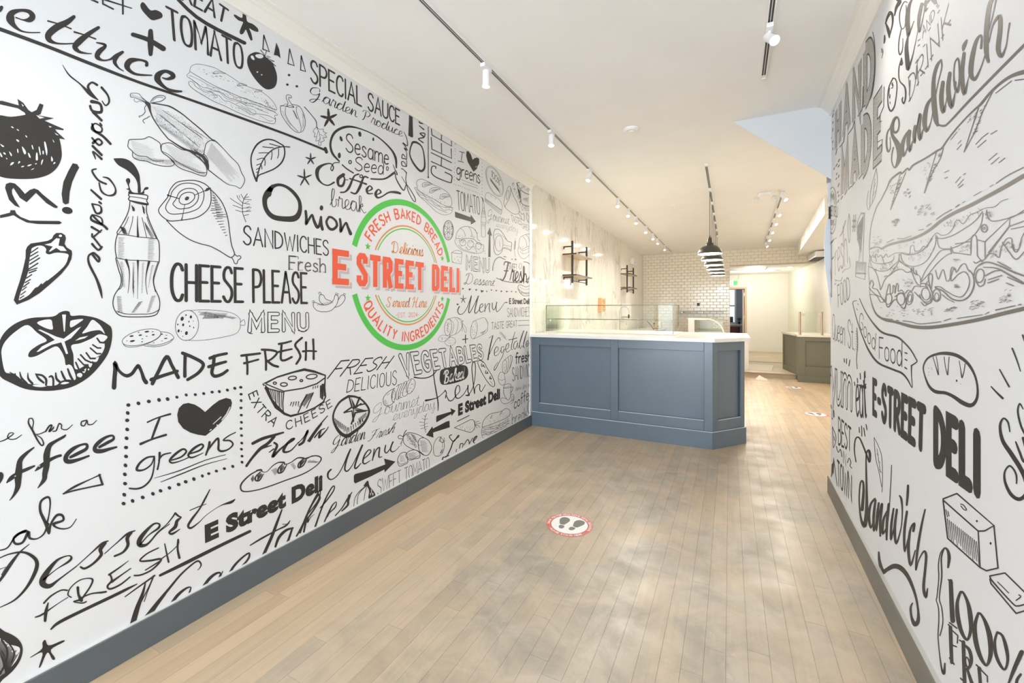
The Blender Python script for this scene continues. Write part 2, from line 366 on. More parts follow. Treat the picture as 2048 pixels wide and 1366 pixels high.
# ---------------------------------------------------------------- blue service counter
cn = thing('service_counter', 'blue panelled service counter with a chamfered corner under the white worktop', 'counter', (-1.0, 5.1, 0))
FY = 4.585; CX, CY = -.145, 4.585; EX, EY = .138, 4.955; t = .034
MB().prism([(XL + .007, FY + t), (CX - .004, FY + t), (EX - .022, EY + .024), (EX - .012, 5.84), (XL + .007, 5.84)], .02, 1.04).build('carcass', M_BLUE, cn)
def framed(a, b, p0, p1, zb, zt, name, parent, m, off=.018, z0=.0, z1=1.04, wins=None):
    # face frame on the plan line a-b with openings at fractions
    d = Vector((b[0] - a[0], b[1] - a[1])); L = d.length; d.normalize(); mb = MB()
    P = lambda s: (a[0] + d.x * s, a[1] + d.y * s)
    cur = 0
    for (s0, s1) in wins:
        mb.slab(P(cur), P(s0), off, z0, z1); mb.slab(P(s0), P(s1), off, zt, z1); mb.slab(P(s0), P(s1), off, z0, zb); cur = s1
    mb.slab(P(cur), P(L), off, z0, z1)
    o = mb.build(name, m, parent, bevel=.003)
    return P
P = framed((XL + .007, FY), (CX, CY), 0, 0, .268, .948, 'face_frame', cn, M_BLUE, wins=[(.10, .94), (1.02, 1.86)], z0=.15)
for s0, s1 in ((.10, .94), (1.02, 1.86)):
    MB().slab(P(s0), P(s1), .004, .268, .948).build('panel', M_BLUE, cn).location.y += .029
Q = framed((CX, CY), (EX, EY), 0, 0, .268, .948, 'corner_frame', cn, M_BLUE, wins=[(.075, .41)], z0=.15)
MB().slab((Q(.075)[0] - .022, Q(.075)[1] + .017), (Q(.41)[0] - .022, Q(.41)[1] + .017), .004, .268, .948).build('panel', M_BLUE, cn)
bb = MB().slab((XL + .022, FY - .018), (CX - .004, CY - .018), .018, 0, .163).slab((CX + .002, CY - .019), (EX + .014, EY - .012), .018, 0, .163).box(EX - .004, EX + .014, EY - .012, 5.84, 0, .163)
bb.build('plinth', M_BLUE, cn)
M_EDGE = mat('painted_edge_highlight', (.58, .63, .66), .4)  # highlights on the panel ledges and plinth top, painted as pale strips
MB().slab((XL + .022, FY - .020), (CX - .003, CY - .020), .006, .1632, .168).slab((CX - .003, CY - .020), (EX + .014, EY - .014), .006, .1632, .168).build('highlight_line', M_EDGE, cn)
for s0, s1 in ((.10, .94), (1.02, 1.86)): MB().slab(P(s0 + .002), P(s1 - .002), .014, .2682, .2725).build('highlight_line', M_EDGE, cn)
MB().slab(Q(.078), Q(.407), .014, .2682, .2725).build('highlight_line', M_EDGE, cn)
wt = MB().prism([(XL + .008, 4.545), (CX + .018, 4.545), (EX + .050, 4.935), (EX + .050, 5.86), (XL + .008, 5.86)], 1.0405, 1.0765).build('worktop', M_TOP, bevel=.002)
tag(wt, 'white quartz worktop with a chamfered corner lying on the blue counter', 'worktop')
# ---------------------------------------------------------------- glass case on the counter
gc = thing('glass_food_guard', 'long clear glass food display guard standing on the white worktop', 'display case', (-1.3, 5.3, 1.0765))
gx0, gx1, gy0, gy1, gz0, gz1 = -2.055, -.55, 4.97, 5.62, 1.082, 1.412
MB().box(gx0 - .02, gx1 + .03, gy0 - .05, gy1 + .03, 1.0765, 1.090).build('base_tray', mat('tray_ivory', (.74, .70, .62), .3), gc)
def pane(a, b, edges):
    MB().box(*a, *b).build
def gpane(x0, x1, y0, y1, z0, z1):
    o = MB().box(x0, x1, y0, y1, z0, z1).build('glass_pane', M_GLASS, gc); return o
gpane(gx0, gx1, gy0, gy0 + .006, 1.09, gz1); gpane(gx1 - .006, gx1, gy0 + .006, gy1, 1.09, gz1); gpane(gx0, gx0 + .006, gy0 + .006, gy1, 1.09, gz1)
gpane(gx0, gx1, gy0 + .006, gy1, gz1 - .006, gz1); gpane(gx0 + .01, gx1 - .01, gy0 + .010, gy1 - .1, 1.240, 1.246)
ed = MB()
for (x0, x1, y0, y1, z0, z1) in ((gx0, gx1, gy0 - .001, gy0 + .006, gz1 - .003, gz1 + .004), (gx0 - .002, gx0 + .005, gy0 - .001, gy0 + .006, 1.09, gz1), (gx1 - .005, gx1 + .002, gy0 - .001, gy0 + .006, 1.09, gz1),
                                 (gx0 + .01, gx1 - .01, gy0 + .007, gy0 + .011, 1.239, 1.247), (gx1 - .004, gx1 + .001, gy0, gy1, gz1, gz1 + .003), (gx1 - .005, gx1 + .001, gy1 - .004, gy1, 1.09, gz1)):
    MB().box(x0, x1, y0, y1, z0, z1).build('polished_edge', M_GEDGE, gc)
for x, y in ((gx0 + .05, gy0 + .03), (gx0 + .25, gy0 + .03), (-1.31, gy0 + .03), (gx1 - .02, gy0 + .06), (gx1 - .02, gy1 - .12)):
    MB().lathe([(.010, 0), (.010, .012), (.016, .014), (.016, .018)], (x, y, 1.220), 12, cap=True).build('shelf_clip', M_STEEL, gc)
# ---------------------------------------------------------------- counter along the left wall behind, sink and fittings
bk = thing('back_counter_cabinet', 'low grey base cabinets running along the left wall behind the display glass', 'cabinet', (-1.8, 9, 0))
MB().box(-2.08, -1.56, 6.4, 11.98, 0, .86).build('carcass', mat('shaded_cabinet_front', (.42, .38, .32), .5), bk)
for k in range(7):
    MB().box(-1.56, -1.545, 6.42 + k * .79, 7.18 + k * .79, .12, .84).build('door', mat('grey_cabinet_door', (.45, .41, .35), .45), bk)
o = MB().box(-2.085, -1.50, 6.35, 8.3, .861, .90).box(-2.085, -1.50, 8.9, 12.02, .861, .90).box(-2.085, -1.98, 8.3, 8.9, .861, .90).box(-1.58, -1.50, 8.3, 8.9, .861, .90).build('worktop', M_TOP)
tag(o, 'white rear worktop along the left wall with a sink cut into it', 'worktop')
sk = thing('sink', 'stainless sink bowl set into the white rear worktop', 'sink', (-1.78, 8.6, .9))
MB().box(-1.985, -1.975, 8.29, 8.91, .875, .904).box(-1.585, -1.575, 8.29, 8.91, .875, .904).box(-1.975, -1.585, 8.29, 8.30, .875, .904).box(-1.975, -1.585, 8.90, 8.91, .875, .904).build('rim', M_STEEL, sk)
MB().box(-1.975, -1.585, 8.30, 8.90, .8615, .870).build('bowl', M_STEEL, sk)
ft = thing('prerinse_faucet', 'tall chrome spring faucet with a hanging spray head behind the sink', 'faucet', (-2.0, 8.75, .9))
pts = [(-2.0, 8.75, .9), (-2.0, 8.75, 1.33)] + [(-2.0 + .09 - .09 * math.cos(a), 8.75 + .03 * math.sin(a / 2), 1.33 + .10 * math.sin(a)) for a in [math.pi * i / 10 for i in range(1, 11)]] + [(-1.82, 8.78, 1.27)]
MB().tube(pts, .008).build('riser', M_STEEL, ft, smooth=True)
MB().lathe([(.012, 0), (.018, .03), (.018, .06), (.012, .08)], (-1.82, 8.78, 1.19), 12, cap=True).build('spray_head', M_BLACK, ft, smooth=True)
MB().tube([(-2.0, 8.75, 1.12), (-1.86, 8.78, 1.12), (-1.86, 8.78, 1.06)], .006).build('spout', M_STEEL, ft)
MB().tube([(-2.0, 8.70, .93), (-1.96, 8.62, .99)], .006).build('lever', M_STEEL, ft)
f2 = thing('tap', 'small upright chrome tap beside the toaster', 'tap', (-1.86, 10.0, .9))
MB().tube([(-1.86, 10.0, .9), (-1.86, 10.0, 1.13)], .011).tube([(-1.86, 10.0, 1.10), (-1.74, 10.0, 1.10), (-1.74, 10.0, 1.07)], .009).build('body', M_STEEL, f2)
MB().box(-1.885, -1.835, 9.98, 10.02, 1.13, 1.16).build('handle', M_STEEL, f2)
hs = MB().tube([(-1.72, 10.35, 1.10), (-1.66, 10.4, 1.03), (-1.60, 10.4, .93), (-1.58, 10.45, .905)], .007).build('water_hose', M_DARK)
tag(hs, 'thin dark hose curling down between tap and toaster', 'hose')
ts = thing('toaster', 'cream two-slot toaster standing on the rear worktop', 'toaster', (-1.60, 11.1, .9))
tb_ = MB().box(-1.71, -1.50, 10.98, 11.22, .905, 1.09).build('body', mat('cream_toaster_shell', (.66, .57, .40), .3), ts, bevel=.025)
for x in (-1.655, -1.585): MB().box(x, x + .03, 11.0, 11.2, 1.0895, 1.0915).build('slot', M_DARK, tb_)
MB().box(-1.66, -1.655, 10.965, 10.98, .95, 1.05).build('lever_slot', M_DARK, ts); MB().box(-1.68, -1.635, 10.955, 10.98, 1.02, 1.035).build('lever', M_DARK, tb_)
MB().lathe([(.014, 0), (.014, .012)], (-1.56, 10.968, .96), 12, 'y', True).build('dial', M_DARK, tb_)
td = thing('towel_dispenser', 'white paper towel dispenser on the left wall beyond the marble', 'dispenser', (-2.1, 9.6, 1.2))
MB().box(-2.12, -1.96, 9.40, 9.70, 1.22, 1.50).build('housing', M_WHITEM, td, bevel=.02); MB().box(-2.08, -1.99, 9.42, 9.68, 1.195, 1.22).build('outlet', mat('grey_plastic', (.4, .4, .4), .5), td)
gd = thing('glove_dispenser', 'orange box dispenser with three grey slots fixed to the marble wall', 'dispenser', (-2.06, 7.6, 1.3))
M_OR = mat('orange_plastic', (.88, .45, .20), .4)
MB().box(XL + .0065, -2.022, 7.47, 7.74, 1.335, 1.575).build('box', M_OR, gd, bevel=.004)
for z, h in ((1.500, .045), (1.425, .030), (1.355, .030)):
    MB().box(-2.022, -2.018, 7.53, 7.70, z, z + h).build('slot', mat('slot_grey', (.38, .33, .28), .6), gd)
    MB().box(-2.022, -2.0185, 7.56, 7.68, z - .022, z - .012).build('slot_label', mat('slot_label_dark', (.45, .20, .10), .6), gd)
el = thing('emergency_light', 'small white emergency light box high on the rear left wall', 'light', (-2.08, 10.55, 2.5))
MB().box(-2.12, -2.03, 10.40, 10.72, 2.46, 2.60).build('housing', M_WHITEM, el, bevel=.01); MB().lathe([(.02, 0), (.035, .03)], (-2.03, 10.47, 2.47), 12, 'x', True).build('lamp_head', M_WHITEM, el)
# ---------------------------------------------------------------- black pipe wall shelves
def wall_shelf(y, label):
    s = thing('wall_shelf', label, 'shelf', (XL, y, 1.73), 'black pipe shelves on the left wall')
    for z in (2.128, 1.836): MB().box(XL + .008, -1.884, y, y + .76, z, z + .018).build('board', M_BOARD, s)
    for z in (2.128, 1.836): MB().box(-1.884, -1.880, y, y + .76, z, z + .018).box(XL + .008, -1.884, y - .003, y, z, z + .018).build('board_edge', M_BLACK, s)
    for yy in (y + .045, y + .71):
        MB().tube([(-1.955, yy, 1.735), (-1.955, yy, 2.322)], .0155, 10).build('upright', M_BLACK, s, smooth=True)
        for z in (2.247, 1.818):
            MB().tube([(XL + .008, yy, z), (-1.955, yy, z)], .009).build('bracket_arm', M_BLACK, s)
            MB().tube([(XL + .012, yy, z + .006), (XL + .012, yy, z - .032)], .007).build('wall_foot', M_BLACK, s)
    MB().tube([(-1.965, y + .045, 1.768), (-1.965, y + .71, 1.768)], .006).build('cross_bar', M_BLACK, s)
    return s
wall_shelf(5.645, 'black pipe wall shelf with two boards, nearest, above the glass food guard')
wall_shelf(9.22, 'black pipe wall shelf with two boards, farther along, above the sink')
# ---------------------------------------------------------------- refrigerated case, wall shelf, outlet by the tiled wall
dc = thing('curved_glass_case', 'refrigerated display case with curved front glass behind the blue counter', 'display case', (-.45, 10.4, 0))
arc = [(-.78, 1.175), (-.42, 1.185)] + [(-.42 + .33 * math.sin(a), .855 + .33 * math.cos(a)) for a in [math.pi / 2 * i / 8 for i in range(1, 9)]] + [(-.075, .80), (-.05, .62)]
inn = [(-.66, .80), (-.66, 1.15), (-.42, 1.158)] + [(-.42 + .30 * math.sin(a), .855 + .305 * math.cos(a)) for a in [math.pi / 2 * i / 8 for i in range(1, 9)]] + [(-.105, .80)]
def yz(mb, poly, y0, y1):
    n = len(poly); mb.add([(x, y0, z) for x, z in poly] + [(x, y1, z) for x, z in poly], [tuple(range(n)), tuple(range(n, 2 * n))[::-1]] + [(i, (i + 1) % n, n + (i + 1) % n, n + i) for i in range(n)]); return mb
for y in (9.78, 11.3):
    mb = MB(); full = [(-.78, .62)] + arc
    # side cheek as a rim around the glass
    outer = [(-.78, .80)] + arc[:-1]
    n = len(outer); m_ = len(inn)
    rimv = [(x, y, z) for x, z in outer] + [(x, y + .03, z) for x, z in outer]
    mb.add([], [])
    for i in range(2, min(n, m_) - 1):
        a_, b_ = outer[i], outer[i + 1]; c2, d_ = inn[i], inn[i + 1]
        mb.add([(a_[0], y, a_[1]), (b_[0], y, b_[1]), (d_[0], y, d_[1]), (c2[0], y, c2[1]), (a_[0], y + .03, a_[1]), (b_[0], y + .03, b_[1]), (d_[0], y + .03, d_[1]), (c2[0], y + .03, c2[1])], [(0, 1, 2, 3), (7, 6, 5, 4), (0, 4, 5, 1), (3, 2, 6, 7)])
    mb.box(-.78, -.66, y, y + .03, .80, 1.175); mb.box(-.66, -.42, y, y + .03, 1.152, 1.185)
    mb.build('side_frame', mat('case_white', (.84, .82, .78), .3), dc)
    yz(MB(), inn, y + .012, y + .018).build('side_glass', M_GLASS, dc)
MB().box(-.80, -.05, 9.78, 11.33, 0, .80).build('base', mat('case_white', (.84, .82, .78), .3), dc)
top = MB(); top.box(-.80, -.42, 9.81, 11.3, 1.165, 1.185); top.build('lid', mat('case_white', (.84, .82, .78), .3), dc)
cg = MB()
for i in range(2, 9):
    a_, b_ = arc[i], arc[i + 1]; cg.add([(a_[0], 9.81, a_[1]), (b_[0], 9.81, b_[1]), (b_[0], 11.3, b_[1]), (a_[0], 11.3, a_[1])], [(0, 1, 2, 3)])
cg.build('curved_glass', M_GLASS, dc)
MB().box(-.79, -.77, 9.81, 11.3, .80, 1.165).build('rear_panel', mat('case_white', (.84, .82, .78), .3), dc)
MB().box(-.66, -.13, 9.95, 11.2, .93, .937).build('shelf', M_GLASS, dc)
for z in (.80, .86): MB().box(-.60, -.15, 10.0, 11.2, z, z + .02).build('deck', mat('deck_grey', (.74, .73, .70), .4), dc)
MB().box(-.60, -.44, 9.9, 11.2, 1.150, 1.163).build('added_case_glow', mat('added_case_glow_lit', (1, 1, 1), .3, emis=(1, .96, .9), es=.8), dc)  # added glowing strip, put in to brighten the inside of the case
tagb = MB().box(-.62, -.13, 10.9, 10.905, .90, 1.12).build('sign_panel', mat('sign_panel_grey', (.66, .67, .68), .4), dc)
ws = thing('steel_wall_shelf', 'long stainless steel shelf on the tiled back wall', 'shelf', (-.6, 11.9, 1.34))
MB().box(-1.20, -.065, 11.73, 12.028, 1.338, 1.346).box(-1.20, -.065, 11.728, 11.732, 1.318, 1.346).build('shelf_plate', mat('dull_steel', (.40, .385, .35), .5, metal=.6), ws)
for x in (-1.1, -.62, -.12): MB().prism([(x, 11.78), (x + .02, 11.78), (x + .02, 12.028), (x, 12.028)], 1.29, 1.337).build('bracket', M_STEEL, ws)
ot = thing('wall_outlet', 'dark square outlet on the tiled back wall above the steel shelf', 'outlet', (-.72, 12.02, 1.5))
MB().box(-.752, -.685, 12.018, 12.029, 1.468, 1.545).build('cover_plate', mat('bronze_plate', (.10, .085, .065), .45, metal=.4), ot); MB().box(-.738, -.700, 12.012, 12.018, 1.480, 1.533).build('socket', M_DARK, ot)
lc = thing('low_cabinet', 'low white cabinet end standing behind the right end of the blue counter', 'cabinet', (.3, 10.8, .092))
MB().box(.0, .36, 10.3, 11.35, .0925, .80).build('body', M_WHITEM, lc); MB().box(.10, .34, 10.29, 10.30, .14, .76).build('door', M_WHITEM, lc)
# ---------------------------------------------------------------- olive counter on the right
oc = thing('olive_counter', 'olive green panelled counter with two upright posts beside the passage', 'counter', (1.45, 9.8, 0))
MB().box(1.155 + .01, 1.79, 9.69, 9.955, 0, .853).build('carcass', M_OLIVE, oc)
framed((1.155, 9.655), (1.79, 9.655), 0, 0, .30, .775, 'face_frame', oc, M_OLIVE, wins=[(.115, .525)], z0=.11, z1=.853)
MB().box(1.150, 1.79, 9.640, 9.655, 0, .115).build('plinth', M_OLIVE, oc)
MB().box(1.27, 1.68, 9.685, 9.689, .30, .775).build('panel', M_OLIVE, oc)
oc2 = thing('olive_side_cabinet', 'olive panelled cabinet side standing on the step behind the olive counter', 'cabinet', (1.3, 10.4, .092))
MB().prism([(1.185, 9.975), (1.79, 9.975), (1.79, 10.85), (1.035, 10.85)], .0925, .850).build('carcass', M_OLIVE, oc2)
framed((1.02, 10.85), (1.168, 9.975), 0, 0, .20, .79, 'face_frame', oc2, M_OLIVE, wins=[(.08, .80)], z0=.0925, z1=.850)
MB().slab((1.048, 10.78), (1.175, 10.05), .004, .20, .79).build('panel', M_OLIVE, oc2)
o = MB().prism([(1.14, 9.64), (1.795, 9.64), (1.795, 9.965), (1.795, 10.9), (1.0, 10.9), (1.15, 9.965)], .8535, .888).build('worktop', mat('cream_quartz', (.80, .77, .69), .25)); tag(o, 'cream worktop lying on the olive cabinets', 'worktop')
M_POST = mat('champagne_metal', (.62, .54, .42), .35, metal=.7)
for k, (px_, x, sgn, lab) in enumerate(((0, 1.20, 1, 'left champagne metal post with two glass clamps on the olive counter'), (1, 1.545, -1, 'right champagne metal post with two glass clamps beside the mural wall end'))):
    pt = thing('guard_post', lab, 'post', (x, 9.74, .888), 'glass guard posts on the olive counter')
    MB().box(x - .022, x + .022, 9.72, 9.764, .8885, 1.325).build('post', M_POST, pt, bevel=.003); MB().box(x - .004, x + .004, 9.717, 9.72, .8885, 1.325).build('groove', M_DARK, pt)
    for z in (.93, 1.25):
        a_, b_ = (x + .022, x + .075) if sgn > 0 else (x - .075, x - .022)
        MB().box(a_, b_, 9.728, 9.756, z, z + .045).build('glass_clamp', M_POST, pt)
o = MB().box(1.276, 1.469, 9.739, 9.745, .91, 1.32).build('guard_glass', M_GLASS); tag(o, 'clear glass guard held between the two champagne posts', 'glass panel')
# ---------------------------------------------------------------- annex bits
ex = thing('exit_sign', 'green running figure exit sign above the annex door', 'sign', (.1, 15.05, 2.25))
MB().box(.0, .22, 15.03, 15.085, 2.135, 2.285).build('housing', M_WHITEM, ex)
MB().box(.108, .213, 15.026, 15.03, 2.145, 2.275).build('green_field', mat('exit_green_lit', (.02, .35, .08), .4, emis=(.05, .55, .12), es=1), ex)
MB().box(.006, .108, 15.026, 15.03, 2.145, 2.275).build('white_field', mat('exit_white_lit', (.8, .9, .8), .4, emis=(.75, .9, .75), es=.8), ex)
fg = MB(); 
for a_, b_, w_ in (((.055, 2.235), (.045, 2.195), .012), ((.045, 2.195), (.065, 2.175), .009), ((.065, 2.175), (.060, 2.155), .008), ((.045, 2.195), (.030, 2.165), .009), ((.052, 2.228), (.075, 2.215), .007), ((.052, 2.228), (.030, 2.212), .007)):
    d = Vector((b_[0] - a_[0], b_[1] - a_[1])).normalized() * w_ / 2; fg.add([(a_[0] - d.y, 15.025, a_[1] + d.x), (a_[0] + d.y, 15.025, a_[1] - d.x), (b_[0] + d.y, 15.025, b_[1] - d.x), (b_[0] - d.y, 15.025, b_[1] + d.x)], [(0, 1, 2, 3)])
fg.lathe([(.0085, -.001), (.0085, .0)], (.062, 15.025, 2.250), 10, 'y', True); fg.build('running_figure', mat('exit_figure_green', (.02, .30, .08), .4), ex)
cb = MB().tube([(.262, 15.07, 2.455), (.262, 15.07, 2.36), (.235, 15.07, 2.33), (.235, 15.07, 2.2)], .012).build('conduit', M_TRIMW); tag(cb, 'white cable conduit running down beside the exit sign', 'conduit')
rg = MB().prism([(.37, 10.32), (.78, 10.32), (.90, 11.42), (.37, 11.42)], .0925, .100).build('flat_board', mat('cream_board', (.70, .62, .48), .6)); tag(rg, 'cream flat board lying on the raised floor behind the step', 'board')
pp = MB(); pp.add([(.44, 9.60, 0.001), (.64, 9.55, 0.001), (.66, 9.72, .001), (.47, 9.75, .001), (.52, 9.63, .085)], [(0, 1, 4), (1, 2, 4), (2, 3, 4), (3, 0, 4)]); o = pp.build('folded_paper', mat('paper_white', (.82, .78, .70), .7)); tag(o, 'folded white paper standing like a tent in front of the step', 'paper')
dk = thing('desk', 'dark desk seen through the annex doorway', 'desk', (.1, 17.2, .092))
MB().box(-.5, .45, 16.9, 17.5, .82, .86).build('top', mat('pale_desk_edge', (.55, .50, .45), .5), dk)
for x in (-.46, .41): MB().box(x, x + .04, 16.92, 17.48, .0925, .82).build('leg', M_DARK, dk)
cr = thing('office_chair', 'dark red office chair tucked under the desk in the doorway', 'chair', (.15, 16.6, .092))
MB().box(-.05, .34, 16.5, 16.85, .48, .56).build('seat', mat('dark_red_fabric', (.10, .03, .03), .8), cr, bevel=.02); MB().box(-.03, .32, 16.44, 16.50, .55, .80).build('backrest', mat('dark_red_fabric', (.10, .03, .03), .8), cr, bevel=.02)
MB().tube([(.15, 16.67, .14), (.15, 16.67, .48)], .02).build('column', M_BLACK, cr)
for k in range(5):
    a = k * 2 * math.pi / 5; MB().tube([(.15, 16.67, .15), (.15 + .2 * math.cos(a), 16.67 + .2 * math.sin(a), .11)], .014).build('leg', M_BLACK, cr)
mo = thing('monitor', 'black monitor standing on the office desk', 'monitor', (.0, 17.2, .86)); MB().box(-.22, .12, 17.2, 17.23, .92, 1.13).build('screen', M_DARK, mo); MB().box(-.07, -.03, 17.2, 17.23, .8605, .92).box(-.12, .02, 17.15, 17.28, .8605, .872).build('stand', M_BLACK, mo)
pl = thing('potted_plant', 'small leafy plant in a dark pot on the office desk', 'plant', (.3, 17.15, .86))
MB().lathe([(.03, 0), (.045, .09)], (.31, 17.15, .8605), 12, cap=True).build('pot', M_BLACK, pl)
for k in range(11):
    a = k * 2.4; r = .05 + .02 * (k % 3); MB().add([(.31, 17.15, .94), (.31 + r * math.cos(a) * .6 - .02 * math.sin(a), 17.15 + r * math.sin(a) * .6 + .02 * math.cos(a), 1.02 + .02 * (k % 4)), (.31 + r * math.cos(a) * 1.4, 17.15 + r * math.sin(a) * 1.4, 1.06 + .03 * (k % 3)), (.31 + r * math.cos(a) * .6 + .02 * math.sin(a), 17.15 + r * math.sin(a) * .6 - .02 * math.cos(a), 1.02 + .02 * (k % 4))], [(0, 1, 2, 3)]).build('leaf', mat('leaf_green', (.08, .12, .04), .6), pl)
dl = thing('recessed_light', 'round recessed ceiling light near the right wall of the annex', 'ceiling light', (1.36, 12.9, 2.46))
MB().lathe([(.075, -.006), (.085, 0)], (1.36, 12.9, 2.457), 20, cap=True).build('trim_ring', M_WHITEM, dl); MB().lathe([(.058, -.002), (.058, 0)], (1.36, 12.9, 2.4505), 20, cap=True).build('lens', M_LENS, dl)
tr2 = thing('annex_track', 'short white lighting track on the annex ceiling', 'track', (.85, 13.3, 2.45))
MB().box(.83, .865, 12.5, 14.0, 2.44, 2.4595).build('rail', M_WHITEM, tr2); MB().box(.84, .855, 12.52, 13.98, 2.439, 2.4405).build('slot', M_DARK, tr2)
for x0, y0, lab in ((.0, 13.2, 'long thin vent slot in the annex ceiling near the door'), (1.12, 13.7, 'short thin vent slot in the annex ceiling near the right wall')):
    o = MB().box(x0, x0 + (.55 if x0 < .5 else .14), y0, y0 + .03, 2.452, 2.4595).build('ceiling_slot', M_DARK); tag(o, lab, 'vent')
ac = thing('air_conditioner', 'white wall air conditioner high on the right wall by the header', 'air conditioner', (1.7, 11.0, 2.4))
MB().prism([(1.60, 10.85), (1.795, 10.85), (1.795, 11.75), (1.60, 11.75)], 2.47, 2.60).build('housing', M_WHITEM, ac, bevel=.02)
MB().box(1.585, 1.60, 10.9, 11.7, 2.455, 2.468).build('flap', M_DARK, ac); MB().box(1.62, 1.78, 10.9, 11.7, 2.458, 2.469).build('outlet_vent', M_DARK, ac)
# ---------------------------------------------------------------- bulging strip on the mural wall end
e0 = rw(3.89, 0)
sg = thing('wall_end_guard', 'pale grey bulging corner guard with dark clip at the right mural wall end', 'corner guard', (e0[0], e0[1], 1.4))
mb = MB(); prev = None; zs = [(2.33, .030), (2.20, .026), (2.08, .022), (1.98, .040), (1.85, .052), (1.7, .046), (1.5, .024), (1.35, .010)]
for z, w_ in zs:
    q = [(e0[0] + .012 - w_, e0[1] + .004, z), (e0[0] + .012 - w_, e0[1] + .012, z), (e0[0] + .03, e0[1] + .012, z), (e0[0] + .03, e0[1] + .004, z)]
    n = len(mb.v); mb.v += q
    if prev is not None: mb.f += [(prev + i, prev + (i + 1) % 4, n + (i + 1) % 4, n + i) for i in range(4)]
    prev = n
mb.build('guard_strip', mat('pale_grey_vinyl', (.62, .66, .72), .4), sg, smooth=True)
MB().box(e0[0] - .022, e0[0] + .03, e0[1] + .001, e0[1] + .016, 2.30, 2.352).build('top_cap', mat('grey_cap', (.28, .27, .26), .5), sg)
MB().box(e0[0] - .012, e0[0] + .006, e0[1] - .004, e0[1] + .006, 2.03, 2.12).build('clip', M_BLACK, sg)
# ---------------------------------------------------------------- ceiling devices
def disc(name, x, y, r, h, lab, cat):
    t_ = thing(name, lab, cat, (x, y, CEIL)); MB().lathe([(r, 0), (r, -h * .5), (r * .8, -h)], (x, y, CEIL - .0005), 24, cap=True).build('cover', M_CEIL, t_, smooth=True)
    MB().lathe([(r * .35, 0), (r * .3, -.006)], (x, y, CEIL - h), 16, cap=True).build('sensor', M_WHITEM, t_); return t_
disc('smoke_detector', -.73, 3.62, .062, .022, 'round white smoke detector on the ceiling right of the long track', 'smoke detector')
disc('ceiling_sensor', -.73, 6.5, .04, .012, 'tiny flat white sensor on the ceiling farther back', 'sensor')
eh = thing('twin_head_light', 'twin head emergency light with clear lamps on the ceiling', 'emergency light', (.405, 6.35, CEIL))
MB().box(.33, .48, 6.33, 6.38, CEIL - .03, CEIL - .0005).build('base', M_WHITEM, eh, bevel=.006)
for s_ in (-1, 1):
    MB().tube([(.405 + s_ * .05, 6.34, CEIL - .03), (.405 + s_ * .085, 6.31, CEIL - .075)], .008).build('arm', M_WHITEM, eh)
    MB().lathe([(.018, .03), (.034, .012), (.036, -.014), (.030, -.018)], (.405 + s_ * .098, 6.29, CEIL - .095), 16, 'y', True).build('lamp_head', mat('frosted_lamp', (.66, .66, .63), .2), eh, smooth=True)
# ---------------------------------------------------------------- lighting tracks
def track(name, a, b, lab, w=.034, h=.020):
    t_ = thing(name, lab, 'lighting track', ((a[0] + b[0]) / 2, (a[1] + b[1]) / 2, CEIL), 'ceiling lighting tracks')
    d = Vector((b[0] - a[0], b[1] - a[1])).normalized(); n = Vector((-d.y, d.x))
    def strip(o0, o1, z0, z1, nm, m, s0=0, s1=0):
        P = lambda p, o, s: (p[0] + n.x * o + d.x * s, p[1] + n.y * o + d.y * s)
        MB().prism([P(a, o0, s0), P(b, o0, -s1), P(b, o1, -s1), P(a, o1, s0)], z0, z1).build(nm, m, t_)
    strip(-w / 2, w / 2, CEIL - h + .006, CEIL - .0005, 'rail', M_WHITEM)
    for o0, o1 in ((-w / 2, -w / 2 + .006), (w / 2 - .006, w / 2)): strip(o0, o1, CEIL - h, CEIL - h + .006, 'rail_lip', M_WHITEM)
    strip(-.0015, .0015, CEIL - h + .002, CEIL - h + .006, 'divider', M_WHITEM)
    strip(-w / 2 + .006, w / 2 - .006, CEIL - h + .0045, CEIL - h + .0062, 'slot', M_DARK, .04, .04)
    for p, s in ((a, 1), (b, -1)):
        q = (p[0] - d.x * s * .012, p[1] - d.y * s * .012); MB().box(q[0] - w / 2 - .001, q[0] + w / 2 + .001, q[1] - .014, q[1] + .014, CEIL - h - .001, CEIL - .0006).build('end_cap', M_WHITEM, t_)
    return t_
track('ceiling_track', (-1.325, -3.5), (-1.325, 11.56), 'long white lighting track along the left side of the ceiling')
track('ceiling_track', (-.215, 4.85), (-.215, 9.45), 'white track carrying the row of black pendants')
track('ceiling_track', (.176, 1.2), (.194, 3.19), 'short white track near the right mural wall')
track('ceiling_track', (.60, 6.29), (.71, 11.1), 'white lighting track over the passage at the right')
def spotlight(x, y, aim, lab, grp, power):
    # adapter, stem and a small can aimed along 'aim'
    t_ = thing('track_spotlight', lab, 'spotlight', (x, y, CEIL - .02), grp)
    MB().box(x - .016, x + .016, y - .045, y + .045, CEIL - .044, CEIL - .0205).build('adapter', M_WHITEM, t_, bevel=.003)
    a = Vector(aim).normalized(); c = Vector((x, y, CEIL - .078))
    MB().tube([(x, y, CEIL - .044), tuple(c)], .008).build('stem', M_WHITEM, t_)
    q = a.to_track_quat('Z', 'Y').to_matrix()
    def can(prof, nm, m):
        mb = MB().lathe(prof, n=20, cap=True); mb.v = [tuple(q @ Vector(v) + c) for v in mb.v]; return mb.build(nm, m, t_, smooth=True)
    cn_ = can([(.018, -.030), (.022, -.026), (.022, .052), (.025, .055), (.025, .066)], 'can', M_WHITEM)
    can([(.0215, .0665), (.0215, .0675)], 'lens', M_LENS).parent = cn_
    e = c + a * .085
    spot('track_spot_light', tuple(e), a, power, WARM, 140, 1, .018)
    return t_
